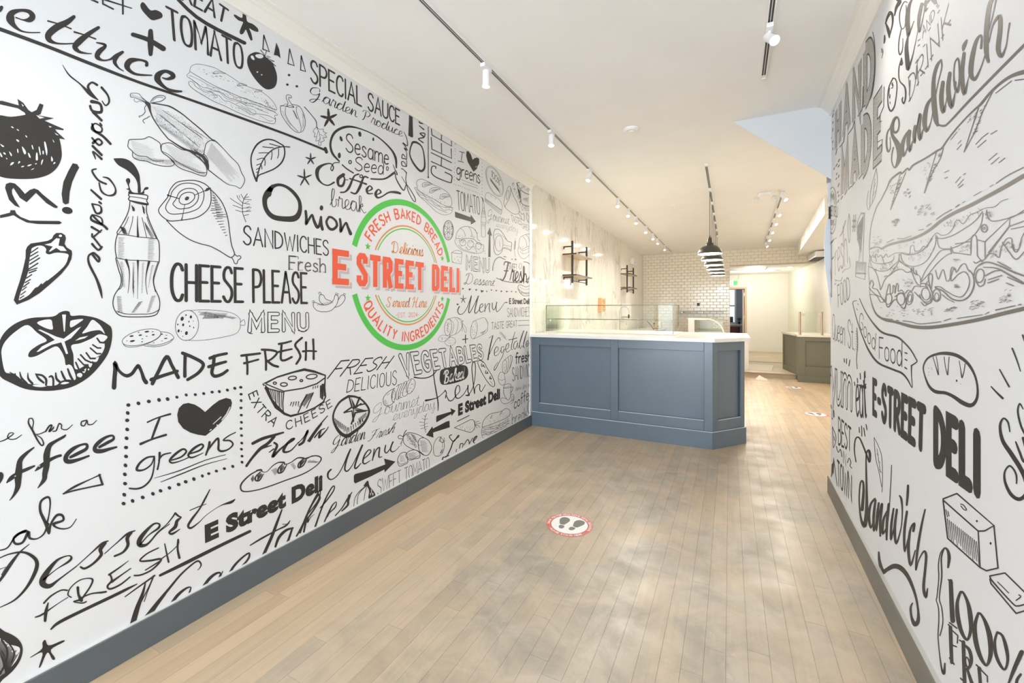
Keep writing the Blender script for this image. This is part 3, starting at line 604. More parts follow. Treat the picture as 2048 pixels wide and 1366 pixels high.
LY = [2.25, 3.32, 4.41, 5.71, 6.36, 6.95, 7.85, 8.63, 9.25, 10.3]
ordn = ['nearest', 'second', 'third', 'fourth', 'fifth', 'sixth', 'seventh', 'eighth', 'ninth', 'farthest']
for y, lb in ((-2.6, 'closest to the shopfront'), (-1.2, 'above the entrance area'), (.4, 'just behind the nearest visible one')): spotlight(-1.325, y, (0, .1, -1), f'added unseen track spotlight brightening the front of the room, {lb}', 'spotlights on the long left track', SPOT_W)  # lamps added behind the camera, out of view, to light the front
for i, y in enumerate(LY):
    aim = (-.08, .12, -1) if i == 0 else (.05, -.15, -1) if i == 1 else (-.15, -.35, -1) if i == 2 else (.05, -.55, -1)
    spotlight(-1.325, y, aim, f'white track spotlight, {ordn[i]} along the long left track', 'spotlights on the long left track', SPOT_W * (2.0 if i > 2 else .75))
spotlight(.188, 2.62, (.25, -.55, -.55), 'white track spotlight on the short track by the right mural wall', 'spotlight on the short track', SPOT_W * .5)
for i, y in enumerate((6.35, 7.35, 8.1, 8.95, 9.9, 10.8)):
    spotlight(.60 + (y - 6.29) * .0229, y, (.45, -.5, -.8), f'white track spotlight, {ordn[i] if i < 5 else "farthest"} along the track over the passage', 'spotlights on the passage track', SPOT_W * 1.6)
# ---------------------------------------------------------------- pendants
M_PO = mat('charcoal_enamel', (.055, .052, .042), .35); M_PI = mat('white_shade_lining', (.82, .80, .74), .5)
def pendant(lab):
    x, y, z = -.215, 5.77, 2.045
    t_ = thing('pendant_lamp', lab, 'pendant lamp', (x, y, z), 'black dome pendants over the counter passage')
    out = [(.140, 0), (.138, .012), (.130, .040), (.112, .068), (.088, .088), (.062, .100), (.045, .106), (.042, .122), (.034, .136), (.026, .142)]
    sh_ = MB().lathe(out, (x, y, z), 36).build('shade', M_PO, t_, smooth=True)
    MB().lathe([(r - .003, h - .001) for r, h in out[:7]], (x, y, z), 36).build('shade_lining', M_PI, sh_, smooth=True)
    hd_ = MB().lathe([(.026, .142), (.026, .176), (.021, .182), (.018, .20), (.010, .205), (.004, .23)], (x, y, z), 20, cap=True).build('lamp_holder', M_PO, t_, smooth=True)
    MB().lathe([(.034, .120), (.036, .124), (.036, .130)], (x, y, z), 20).build('collar', M_PO, t_)
    MB().lathe([(.012, .09), (.028, .06), (.030, .045), (.018, .026), (.001, .022)], (x, y, z), 16).build('bulb', mat('warm_bulb', (1, 1, 1), .3, emis=(1, .87, .66), es=6), hd_, smooth=True)
    MB().tube([(x, y, z + .22), (x, y, CEIL - .05)], .0035, 6).build('cord', M_PO, t_)
    MB().box(x - .016, x + .016, y - .04, y + .04, CEIL - .052, CEIL - .0205).build('adapter', M_WHITEM, t_)
    return t_
pd = pendant('black dome pendant lamp, nearest of the row of six')
for i in range(6):
    if i: dup(pd, (-.215, 5.77 + .735 * i, 2.045), f'black dome pendant lamp, {["", "second", "third", "fourth", "fifth", "farthest"][i]} of the row of six')
    point('pendant_light', (-.215, 5.77 + .735 * i, 2.05), PEND_W, WARM, .03)
point('annex_light', (.6, 13.6, 2.25), 40, (1, .93, .82), .15); point('office_light', (.2, 16.6, 2.2), 12, (.9, .95, 1), .15)
# ================================================================ the two murals: flat print on the wall faces
def px_ray(x, y):
    a = (x - 1024) / F; b = (621 - y) / F
    return Vector((CT * a - ST, ST * a + CT, b))
class Wall:
    def __init__(s, origin, d, parent):   # plan origin, horizontal direction u; prints face into the room
        s.o = Vector(origin); s.d = Vector(d); s.parent = parent
        s.n = Vector((s.d.y, -s.d.x)) if parent is WL else Vector((-s.d.y, s.d.x))
    def uv(s, x, y):      # where the sight line of a pixel of the photograph meets this wall
        r = px_ray(x, y); t = (s.o.dot(s.n)) / (Vector((r.x, r.y)).dot(s.n)); p = Vector((r.x, r.y)) * t
        return ((p - s.o).dot(s.d), EYE + r.z * t)
    def p3(s, u, v, off):
        q = s.o + s.d * u + s.n * off; return (q.x, q.y, v)
LW_ = Wall((XL, 0), (0, 1), WL); RW_ = Wall(RW0, RD, WR)
M_PAPER = M_WALL
M_RED = mat('logo_red', (.80, .115, .055), .45, spec=.3); M_GREEN = mat('logo_green', (.09, .52, .08), .45, spec=.3); M_ORG = mat('logo_orange', (.70, .28, .10), .45, spec=.3)
M_PURP = mat('logo_shadow_purple', (.30, .13, .14), .5, spec=.3); M_GREY = mat('mural_grey_ink', (.135, .125, .11), .5, spec=.3); M_LINE = mat('mural_fine_line_ink', (.050, .048, .045), .52, spec=.35); M_LIGHTG = mat('mural_light_grey_ink', (.50, .49, .47), .5, spec=.3)
def crom(pts, closed=False, n=5):
    if len(pts) < 3: return list(pts)
    out = []; m = len(pts); k = len(pts[0])
    rng = range(m if closed else m - 1)
    for i in rng:
        P = [pts[(i + j) % m] if closed else pts[min(max(i + j, 0), m - 1)] for j in (-1, 0, 1, 2)]
        for q in range(n):
            t = q / n
            out.append(tuple(.5 * (2 * P[1][c] + (P[2][c] - P[0][c]) * t + (2 * P[0][c] - 5 * P[1][c] + 4 * P[2][c] - P[3][c]) * t * t + (3 * P[1][c] - P[0][c] - 3 * P[2][c] + P[3][c]) * t ** 3) for c in range(k)))
    if not closed: out.append(tuple(pts[-1]))
    return out
class Ink:
    """collects flat ribbons and shapes in some 2-D frame, mapped to wall coordinates by fn"""
    def __init__(s, wall, cnt=None): s.w = wall; s.v = []; s.f = []; s.cnt = cnt if cnt is not None else [0]
    def tri(s, pts, fs, fn, off):
        n = len(s.v); s.cnt[0] += 1; off += s.cnt[0] * 5e-6   # every stroke lies a hair above the last one
        for p in pts: u, v = fn(p[0], p[1]); s.v.append(s.w.p3(u, v, off))
        s.f += [tuple(i + n for i in f) for f in fs]
    def ribbon(s, pts, wds, fn, closed=False, off=.0006, cap=True, miter=False):
        q = []; w = []
        for p, ww in zip(pts, wds):
            if not q or abs(p[0] - q[-1][0]) + abs(p[1] - q[-1][1]) > 1e-7: q.append(p); w.append(ww)
        if closed and len(q) > 2 and abs(q[0][0] - q[-1][0]) + abs(q[0][1] - q[-1][1]) < 1e-7: q.pop(); w.pop()
        m = len(q)
        if m < 2: return
        L = []; Rr = []
        for i in range(m):
            a = q[i - 1] if (closed or i > 0) else None; b = q[(i + 1) % m] if (closed or i < m - 1) else None
            def un(p, r):
                dx, dy = r[0] - p[0], r[1] - p[1]; l = math.hypot(dx, dy) or 1; return dx / l, dy / l
            t1 = un(a, q[i]) if a else None; t2 = un(q[i], b) if b else None
            if t1 is None: t1 = t2
            if t2 is None: t2 = t1
            nx, ny = -(t1[1] + t2[1]), t1[0] + t2[0]; l = math.hypot(nx, ny)
            if l < .3: nx, ny, l = -t1[1], t1[0], 1
            nx /= l; ny /= l
            co = max(.45 if miter else .75, nx * -t1[1] + ny * t1[0]); h = w[i] / 2 / co
            L.append((q[i][0] + nx * h, q[i][1] + ny * h)); Rr.append((q[i][0] - nx * h, q[i][1] - ny * h))
        fs = [(i, (i + 1) % m, m + (i + 1) % m, m + i) for i in range(m if closed else m - 1)]
        s.tri(L + Rr, fs, fn, off)
        if cap and not closed:
            for p, ww in ((q[0], w[0]), (q[-1], w[-1])): s.disc(p[0], p[1], ww / 2, ww / 2, 0, fn, off, 8)
    def disc(s, cx, cy, rx, ry, rot, fn, off=.0006, n=14):
        c, d = math.cos(rot), math.sin(rot)
        s.tri([(cx + rx * math.cos(a) * c - ry * math.sin(a) * d, cy + rx * math.cos(a) * d + ry * math.sin(a) * c) for a in [2 * math.pi * i / n for i in range(n)]], [tuple(range(n))], fn, off)
    def fill(s, pts, fn, off=.0006):
        pts = [tuple(p[:2]) for p in pts]
        s.tri(pts, tessellate_polygon([[Vector((x, y, 0)) for x, y in pts]]), fn, off)
    def build(s, name, m, label=None):
        if not s.f: return None
        me = bpy.data.meshes.new(name); me.from_pydata(s.v, [], s.f); me.materials.append(m)
        o = bpy.data.objects.new(name, me); COL.objects.link(o); o.parent = s.w.parent
        if label: o['label'] = label
        return o
# ---- traced drawings: each line is one stroke, coordinates read in an enlarged crop of the photograph (ox, oy, scale)
RNG = random.Random(3)
def draw(wall, frame, name, label, data, m=None):
    ox, oy, k = frame; fn = lambda x, y: wall.uv(ox + x / k, oy + y / k)
    ink = Ink(wall); wh = Ink(wall, ink.cnt)
    for line in data.replace('\n', ';').split(';'):
        t = line.split()
        if not t: continue
        c = t[0]; v = [float(x) for x in t[1:]]; tgt = ink; off = .0006
        if c in 'pbd': tgt = wh
        if c == 'Q': tgt = ink; c = 'S'
        xy = lambda a: [(a[i], a[i + 1]) for i in range(0, len(a) - 1, 2)]
        if c in 'SCL':
            p = xy(v[1:])
            if c == 'S': p = crom(p)
            if c == 'C': p = crom(p, True)
            tgt.ribbon(p, [v[0]] * len(p), fn, closed=(c == 'C'), off=off)
            if c == 'L':
                for q in p[1:-1]: tgt.disc(q[0], q[1], v[0] / 2, v[0] / 2, 0, fn, off, 8)
        elif c == 'T':
            p = crom([(v[i], v[i + 1], v[i + 2]) for i in range(0, len(v) - 2, 3)]); tgt.ribbon(p, [abs(q[2]) for q in p], fn, off=off)
        elif c in 'Pp': tgt.fill(xy(v), fn, off)
        elif c in 'Bb': tgt.fill(crom(xy(v), True, 4), fn, off)
        elif c == 'O':
            for i in range(1, len(v) - 1, 2): tgt.disc(v[i], v[i + 1], v[0], v[0] * .85, RNG.random(), fn, off, 10)
        elif c == 'E':
            w, cx, cy, rx, ry, r = v; r = math.radians(r)
            p = [(cx + rx * math.cos(a) * math.cos(r) - ry * math.sin(a) * math.sin(r), cy + rx * math.cos(a) * math.sin(r) + ry * math.sin(a) * math.cos(r)) for a in [2 * math.pi * i / 26 for i in range(26)]]
            tgt.ribbon(p, [w] * 26, fn, closed=True, off=off)
        elif c in 'Dd': tgt.disc(v[0], v[1], v[2], v[3], math.radians(v[4]), fn, off, 18)
        elif c == 'H':   # n parallel strokes swept from segment p0p1 to segment p2p3
            w, n = v[0], int(v[1]); a = xy(v[2:])
            for i in range(n):
                q = i / max(1, n - 1); j = lambda s_: (RNG.random() - .5) * s_
                x0, y0 = a[0][0] + (a[2][0] - a[0][0]) * q, a[0][1] + (a[2][1] - a[0][1]) * q; x1, y1 = a[1][0] + (a[3][0] - a[1][0]) * q, a[1][1] + (a[3][1] - a[1][1]) * q
                e = .25 * RNG.random(); tgt.ribbon([(x0, y0), (x1 - (x1 - x0) * e, y1 - (y1 - y0) * e)], [w, w * .6], fn, off=off, cap=False)
        elif c == 'K':   # scattered short ticks in a parallelogram p0,p1,p2: w n length angle
            w, n, l, an = v[0], int(v[1]), v[2], math.radians(v[3]); a = xy(v[4:])
            for i in range(n):
                q, r = RNG.random(), RNG.random(); x = a[0][0] + (a[1][0] - a[0][0]) * q + (a[2][0] - a[0][0]) * r; y = a[0][1] + (a[1][1] - a[0][1]) * q + (a[2][1] - a[0][1]) * r
                aa = an + (RNG.random() - .5) * .7; tgt.ribbon([(x, y), (x + l * math.cos(aa), y + l * math.sin(aa))], [w, w * .6], fn, off=off, cap=False)
        elif c == 'X':   # five-armed asterisk: w cx cy r rot ysquash
            w, cx, cy, r, ro, sq = v
            for i in range(5):
                an = math.radians(ro + 72 * i); tgt.ribbon([(cx, cy), (cx + r * .55 * math.cos(an), cy + r * sq * .55 * math.sin(an)), (cx + r * math.cos(an), cy + r * sq * math.sin(an))], [w * .9, w, w * .5], fn, off=off)
    o = ink.build(name, m or M_INK, label)
    if wh.f: wh.build(name + '_highlight', M_PAPER)
    return o
# ---- stroke alphabets (height of capitals 10, baseline 0); '~' marks a curve
CAPS = {
'A': (6, '0,0 3,10 6,0|1.1,3.4 4.9,3.4'), 'B': (5.3, '0,0 0,10|~0,10 3.6,9.6 4.6,7.8 3.4,5.6 0,5.3|~0,5.3 4,5 5.3,2.7 3.8,.4 0,0'),
'C': (5, '~5,8.4 4,9.8 2,9.8 .4,7.8 0,5 .4,2.2 2,.2 4,.2 5,1.6'), 'D': (5.3, '0,0 0,10|~0,10 3.2,9.2 5.2,6.8 5.2,3.2 3.2,.8 0,0'),
'E': (4.4, '4.4,10 0,10 0,0 4.4,0|0,5.3 3.6,5.3'), 'F': (4.2, '4.2,10 0,10 0,0|0,5.3 3.5,5.3'),
'G': (5.4, '~5,8.4 4,9.8 2,9.8 .4,7.8 0,5 .4,2.2 2,.2 4,.2 5.2,1.8 5.3,4.4|5.3,4.6 3,4.6'), 'H': (5, '0,0 0,10|5,0 5,10|0,5.1 5,5.1'),
'I': (.8, '.4,0 .4,10'), 'J': (3, '~3,10 3,2 1.6,0 0,1'), 'K': (5, '0,0 0,10|4.8,10 0,4.6|1.4,5.8 5,0'), 'L': (4, '0,10 0,0 4,0'),
'M': (6.6, '0,0 .3,10 3.3,3.2 6.3,10 6.6,0'), 'N': (5.4, '0,0 0,10 5.4,0 5.4,10'), 'O': (5.4, '~2.7,10 .8,9 0,5 .8,1 2.7,0 4.6,1 5.4,5 4.6,9 2.7,10'),
'P': (5, '0,0 0,10|~0,10 3.6,9.7 5,7.4 3.6,5 0,4.6'), 'Q': (5.4, '~2.7,10 .8,9 0,5 .8,1 2.7,0 4.6,1 5.4,5 4.6,9 2.7,10|3.4,2.4 5.6,-.8'), 'R': (5.2, '0,0 0,10|~0,10 3.6,9.7 4.9,7.5 3.6,5.3 0,5|1.8,5 5.2,0'),
'S': (4.8, '~4.6,8.5 3.6,9.9 1.7,9.9 .4,8.5 .5,6.6 2.4,5.2 4.3,3.8 4.6,1.8 3.2,.1 1.4,.1 0,1.4'), 'T': (5, '0,10 5,10|2.5,10 2.5,0'),
'U': (5.2, '~0,10 0,3 .8,.8 2.6,0 4.4,.8 5.2,3 5.2,10'), 'V': (5.6, '0,10 2.8,0 5.6,10'), 'W': (8, '0,10 2,0 4,8 6,0 8,10'), 'X': (5, '0,0 5,10|0,10 5,0'),
'Y': (5, '0,10 2.5,5 5,10|2.5,5 2.5,0'), 'Z': (5, '0,10 5,10 0,0 5,0'), '0': (4.6, '~2.3,10 .6,9 0,5 .6,1 2.3,0 4,1 4.6,5 4,9 2.3,10'), '1': (1.8, '0,8.2 1.6,10 1.6,0'),
'2': (4.4, '~0,8 1,9.8 3,9.8 4.2,8 3.6,5.6 0,0|0,0 4.4,0'), '4': (4.6, '3.4,0 3.4,10 0,3.2 4.6,3.2'), '%': (6, '0,0 6,10|~1.4,10 .3,9 .3,7 1.4,6 2.5,7 2.5,9 1.4,10|~4.6,4 3.5,3 3.5,1 4.6,0 5.7,1 5.7,3 4.6,4'),
'-': (2.6, '0,4.8 2.6,4.8'), '.': (.8, '.3,0 .5,.3'), ',': (.8, '.5,.5 0,-1.5'), ' ': (3, ''), '•': (1.5, '~.6,5.3 .9,5 .6,4.7 .4,5 .6,5.3'), '+': (4, '2,2 2,7|0,4.5 4,4.5')}
PRINT = {
'a': (4, '~3.8,5 2.6,6.2 1,5.8 .1,3.6 .3,1 1.6,0 3,.6 3.8,2.6|3.9,6.2 3.9,0'), 'b': (4, '0,10 0,0|~0,3.4 1.2,6 3,6 4,3.6 3.4,.8 1.8,0 .2,1.4'), 'c': (3.6, '~3.6,5 2.4,6.2 .8,5.4 0,3 .8,.6 2.4,0 3.6,1'),
'd': (4, '~3.9,3.4 3,5.9 1.2,6 .1,3.8 .3,1 1.6,0 3,.6 3.9,2.8|4,10 4,0'), 'e': (3.8, '~.2,3.2 2,3.4 3.7,3.9 3,5.9 1.4,6 .2,4 .3,1.6 1.6,.1 3.6,.9'), 'f': (3, '~3.2,9.4 2,10 1.2,8.6 1.2,5 1.2,0|0,6 2.8,6'),
'g': (4, '~3.8,5 2.6,6.2 1,5.8 .1,3.8 .6,1.6 2,1.2 3.6,3|~3.9,6 3.9,0 3.4,-2.6 1.8,-3.3 .2,-2.4'), 'h': (4, '0,10 0,0|~0,3.6 1.4,5.9 3,5.9 3.8,4.4 3.9,0'), 'i': (1, '.5,6 .5,0|~.5,8.4 .6,8.2'), 'k': (3.8, '0,10 0,0|3.5,6 0,2.6|1.2,3.6 3.8,0'),
'l': (1, '.5,10 .5,0'), 'm': (6.2, '0,6 0,0|~0,3.8 1.2,5.9 2.5,5.9 3,4.6 3,0|~3,3.8 4.2,5.9 5.5,5.9 6.1,4.6 6.1,0'), 'n': (3.9, '0,6 0,0|~0,3.6 1.4,5.9 3,5.9 3.8,4.4 3.9,0'), 'o': (4, '~2,6.1 .5,5.2 0,3 .5,.8 2,0 3.5,.8 4,3 3.5,5.2 2,6.1'),
'p': (4, '0,6 0,-3.4|~0,3.4 1.2,6 3,6 4,3.6 3.4,.8 1.8,0 .2,1.4'), 'r': (2.8, '0,6 0,0|~0,3.4 1,5.6 2.8,6'), 's': (3.2, '~3,5.2 2,6.1 .7,5.8 .4,4.4 1.6,3.2 2.9,2.2 2.9,.8 1.4,-.1 0,.8'), 't': (2.8, '~1.2,9 1.2,2 1.8,.2 2.8,.4|0,6.2 2.7,6.2'), 'u': (4, '~0,6 0,2 .8,.2 2.2,.2 3.8,2.4|3.9,6 3.9,0'),
'v': (3.6, '0,6 1.8,0 3.6,6'), 'w': (5.4, '0,6 1.4,0 2.7,5 4,0 5.4,6'), 'y': (3.8, '0,6 1.9,.6|3.8,6 .8,-3.2')}
SCRIPT = {   # joined hand: every letter enters and leaves near the baseline
'a': (4.6, '~-.6,.6 1.6,5.2 3.4,5.6 1.6,6 .3,3.4 .6,.6 1.8,.2 3.2,2.4 3.8,5.8 3.6,1.4 4.2,.1 5,1'), 'b': (4, '~-.4,.8 1.6,5 2.6,9.4 1.6,9.8 .8,6 .6,1 1.6,.1 3,1.6 3,4.4 3.6,4.6 4.4,4.2'), 'c': (3.6, '~-.4,.6 2,5 3.2,5.2 2,6 .5,3.6 .6,.8 1.8,.1 4,1.4'),
'd': (4.8, '~-.4,.6 1.6,5 3.2,5.4 1.6,6 .3,3.2 .6,.5 1.8,.3 3.4,3 4.8,9.8 3.8,2 4.2,.1 5.2,1'), 'e': (3.4, '~-.4,.8 1.6,2.2 3,4.6 2.2,6 .8,4.4 .6,1.2 1.6,.1 3.8,1.6'), 'f': (3, '~-.4,.8 1.6,4.6 2.8,9.2 2,9.8 1.2,6 .8,-2.6 1.4,-3.4 1.8,-1 1.2,1 3.4,1.2'),
'g': (4.4, '~-.4,.6 1.6,5 3.4,5.6 1.6,6 .3,3.4 .8,.8 2,.6 3.6,3.4 3.6,0 2.6,-3.4 1.2,-3.6 1.4,-1.8 4.8,1'), 'h': (4.4, '~-.4,.8 1.6,5 2.6,9.4 1.6,9.8 1,6 .6,0 1.2,3.4 2.8,5.8 3.6,4.6 3.4,.8 4,.1 4.8,1'), 'i': (2, '~-.4,.6 1.2,5.8 .8,1.4 1.2,.1 2.2,1|~1.4,8.2 1.6,8.4 1.5,8.1'),
'k': (4.2, '~-.4,.8 1.6,5 2.6,9.4 1.6,9.8 1,6 .6,0 1.2,3.4 2.8,5.6 2.8,4 1.4,3.2 2.6,1 3.4,.1 4.6,1'), 'l': (2.4, '~-.4,.8 1.8,5 2.6,9.4 1.6,9.8 .9,6 .8,1.2 1.6,.1 2.8,1'), 'm': (6, '~-.4,.8 .8,5.6 .9,5.2 .6,0 1.6,4.6 2.8,5.8 3,4 2.8,0 3.8,4.6 5,5.8 5.2,4.4 5,1 5.6,.1 6.4,1'), 'n': (4.2, '~-.4,.8 .8,5.6 .9,5.2 .6,0 1.6,4.6 2.8,5.8 3.3,4.4 3.2,1 3.8,.1 4.6,1'),
'o': (4, '~-.4,.6 1.4,4.8 2.4,6 .8,5.4 .3,2.6 1,.3 2.4,.6 3.4,3.4 2.6,5.6 2.8,4.6 4.2,4.6'), 'r': (3, '~-.4,.8 .8,6.4 1.2,5.4 2.4,5.6 2,1.2 2.6,.1 3.4,1'), 's': (3, '~-.4,.8 1.6,6.2 1.8,4.4 2.6,2 2,.2 .8,.3 .9,.6 3.4,1'), 't': (2.6, '~-.4,.8 1.6,5.4 2.2,8.8 1.2,2.4 1.4,.2 3,1|0,6.2 3,6.6'), 'u': (4.6, '~-.4,.6 .8,5.8 .6,1.6 1.4,.1 2.8,1.8 3.6,5.8 3.4,1.4 4,.1 5,1'),
'v': (3.8, '~-.4,.8 .8,5.8 1,1 1.6,.1 2.8,2.4 3,5.4 4.2,5'), 'w': (5.6, '~-.4,.6 .8,5.8 .7,1.4 1.6,.2 2.8,4.8 2.8,1.2 3.8,.2 5,3.4 4.8,5.8 6,5.2'), 'y': (4.2, '~-.4,.8 .8,5.8 .8,1.8 1.8,.4 3.2,3 3.8,5.8 3.2,-1 2,-3.6 1,-3 2,-1.2 4.6,1'), 'z': (4, '~0,5 3,6 1,0 4,1'),
'C': (6, '~5.4,7.4 5.8,9.4 4.4,10 1.8,8 .2,4 1.2,.6 3.2,0 6.2,2'), 'D': (7, '~2.6,8.8 1.6,.4 .2,.6 1.4,1.4 4,.1 6.4,3 6,8 3.4,10 .8,8.8 .4,7.4'), 'F': (6, '~.6,8 1.4,9.6 6.4,9.8|~4,9.6 3.2,3 1.6,.2 .2,.8|1.6,5 5,5.4'), 'G': (6.4, '~5.4,7.6 5.4,9.6 4,10 1.4,8 .6,4.6 2,3 4.4,4.4 5.6,6.2 4.6,1 2.6,-3.2 .8,-3 2.4,-.6 6.2,1.4'),
'H': (7.4, '~.2,7.6 1.2,9 2.6,9.8 2,3 .6,.2|~6.8,9.8 5.2,5 5,.6 6,.2 7,1|1.4,5 6,5.4'), 'L': (6, '~1.4,7.4 2.4,9.8 4.4,9.6 3.6,5 1.8,.4 .3,.4 1.4,1.4 3.6,.2 6.2,.6'), 'M': (9.4, '~-1.4,1.4 -.4,-.4 1.6,.8 3.2,9.8 2.6,3 3.4,.1 5,3.4 6.6,9.8 5.8,3 6.6,.1 9.4,2'), 'P': (6, '~2.8,8.8 2,2 .8,.1|~.4,7.6 1.6,9.6 4.2,10 5.8,8 4.4,5 2.4,4.8'),
'Q': (6.6, '~3,10 .8,8.4 .2,4.4 1.6,.8 3.8,.4 5.6,3.2 5.6,7.6 3.6,10|~1.6,2.4 3.6,1.6 6,-1.2'), 'S': (5.6, '~4.8,7.6 5.2,9.4 3.8,10 2,8.6 2.4,6 4.2,3.4 3.6,.8 1.6,0 .2,1.4 1.2,2.6'), 'V': (5.6, '~-.4,7.6 1.2,9.6 1.8,8 1.4,0 3.2,5 5.2,9.8 6.4,9'), 'B': (6, '~2.6,9 2,3 1,.1|~.4,7.6 1.6,9.6 4.4,9.8 5.2,7.6 2.6,5.2 5.4,4.2 5,1 2.6,-.1 .8,1.2'), 'E': (5, '~4.6,8 3,10 1,8.4 2.4,5.4 .6,3 1.2,.4 3.4,.1 5,1.8'), 'T': (5, '0,10 5,10|2.5,10 2.5,0'), ' ': (2.6, '')}
for q, b in ((PRINT, CAPS), (SCRIPT, CAPS)):
    for k_, v_ in b.items(): q.setdefault(k_, v_)
FONTS = {'caps': CAPS, 'print': PRINT, 'script': SCRIPT}
def glyphs(text, font, gap=1.6):
    x = 0; out = []; fo = FONTS[font]
    if font == 'script': gap = .25
    for ch in text:
        adv, st = fo.get(ch, fo.get(ch.upper()))
        for s_ in st.split('|'):
            if not s_: continue
            cur = s_[0] == '~'; p = [tuple(float(q) for q in a.split(',')) for a in s_.lstrip('~').split()]
            if cur: p = crom(p, n=4)
            out.append(([(x + a, b) for a, b in p], cur))
        x += adv + gap + (1.2 if font == 'script' and ch.isupper() else 0)
    return out, x - gap
def quadfn(wall, q, top=10.0):
    # q = pixel positions of the baseline's two ends and of the capital height above them
    bl, br, tl = q[:3]; U = [wall.uv(*p) for p in q]
    if len(q) == 3: U.append((U[1][0] + U[2][0] - U[0][0], U[1][1] + U[2][1] - U[0][1]))
    def fn(s, t, w):
        a = s / w; b = t / top
        return tuple((1 - a) * (1 - b) * U[0][i] + a * (1 - b) * U[1][i] + (1 - a) * b * U[2][i] + a * b * U[3][i] for i in (0, 1))
    hgt = math.hypot(U[2][0] - U[0][0], U[2][1] - U[0][1])
    return fn, hgt
IDN = lambda x, y: (x, y)
def word(wall, text, font, wt, *q, m=None, label=None, gap=1.6, nib=0, outline=0, arcfn=None, name='lettering', off=.0006, cap=True, ink=None):
    gl, W_ = glyphs(text, font, gap)
    fn, h = (None, 0) if arcfn else quadfn(wall, q)
    k = ink or Ink(wall)
    for pts, cur in gl:
        P = [arcfn(x / W_, y / 10) for x, y in pts] if arcfn else [fn(x, y, W_) for x, y in pts]
        hh = arcfn.h if arcfn else h
        ws = []
        for i in range(len(P)):
            a, b = P[max(0, i - 1)], P[min(len(P) - 1, i + 1)]; dx, dy = b[0] - a[0], b[1] - a[1]; l = math.hypot(dx, dy) or 1
            f = 1 if not nib else (1 - nib) + nib * 1.6 * max(0, abs(dy / l) * (1 if dy < 0 else .55)) ** 1.3
            ws.append(wt * hh * f)
        if nib and len(ws) > 4: ws = [(ws[max(0, i - 1)] + ws[i] * 2 + ws[min(len(ws) - 1, i + 1)]) / 4 for i in range(len(ws))]
        if outline:
            k.ribbon(P, [w + outline * hh for w in ws], IDN, off=off, cap=cap, miter=not cur)
            if not cur and cap:
                for q_, w in zip(P[1:-1], ws): k.disc(q_[0], q_[1], (w + outline * hh) / 2, (w + outline * hh) / 2, 0, IDN, off, 10)
        else:
            k.ribbon(P, ws, IDN, off=off, cap=cap, miter=not cur)
            if not cur and cap:
                for q_, w in zip(P[1:-1], ws[1:-1]): k.disc(q_[0], q_[1], w / 2, w / 2, 0, IDN, off, 8)
    if ink: return k
    o = k.build(name, m or M_INK, label or f'lettering reading {text}')
    if outline:
        k2 = Ink(wall, k.cnt)
        for pts, cur in gl:
            P = [arcfn(x / W_, y / 10) for x, y in pts] if arcfn else [fn(x, y, W_) for x, y in pts]; hh = arcfn.h if arcfn else h
            k2.ribbon(P, [(wt - outline * .35) * hh] * len(P), IDN, off=off, cap=cap, miter=not cur)
            if not cur and cap:
                for q_ in P[1:-1]: k2.disc(q_[0], q_[1], (wt - outline * .35) * hh / 2, (wt - outline * .35) * hh / 2, 0, IDN, off, 10)
        k2.build('lettering_fill', outline_fill.get('m') or M_PAPER)
    return o
outline_fill = {}
# ---- heavy type from the built-in face
def typeset(wall, text, bold, *q, m=None, label=None, name='lettering', off=.0006, shear=0, space=1.0, mesh_into=None):
    c = bpy.data.curves.new('t', 'FONT'); c.body = text; c.offset = bold; c.space_character = space; c.resolution_u = 3; c.fill_mode = 'FRONT'
    o = bpy.data.objects.new('t', c); me = o.to_mesh()
    vs = [(v.co.x, v.co.y) for v in me.vertices]; fs = [tuple(p.vertices) for p in me.polygons]; o.to_mesh_clear()
    bpy.data.objects.remove(o); bpy.data.curves.remove(c)
    x0, x1 = min(v[0] for v in vs), max(v[0] for v in vs); H_ = .73
    fn, h = quadfn(wall, q, 1.0); k = Ink(wall)
    k.tri([((x - x0 + shear * y), y / H_) for x, y in vs], fs, lambda x, y: fn(x, y, x1 - x0), off)
    return k.build(name, m or M_INK, label or f'heavy lettering reading {text}')
L_ = LW_
Z1 = (0, 0, 5.389); Z2 = (320, 80, 5.938); Z3 = (600, 100, 4.268); Z4 = (0, 190, 5.058); Z5 = (220, 170, 5.94); Z6 = (460, 270, 5.06)
Y1 = (0, 400, 5.692); Y2 = (190, 340, 4.268); Y3 = (460, 430, 4.711); Y4 = (640, 380, 4.138); Y5 = (0, 580, 6.208); Y6 = (200, 600, 6.4)
X1 = (0, 780, 5.692); X2 = (230, 740, 4.710); X3 = (470, 680, 4.406); X4 = (0, 980, 3.539); X5 = (300, 920, 4.268); X6 = (600, 820, 5.254)
V1 = (780, 210, 6.505); V2 = (870, 300, 6.21); V3 = (880, 440, 6.21); V4 = (860, 590, 8.036); V5 = (640, 680, 5.692); V6 = (840, 700, 5.692); ZA = (400, 0, 8.533)
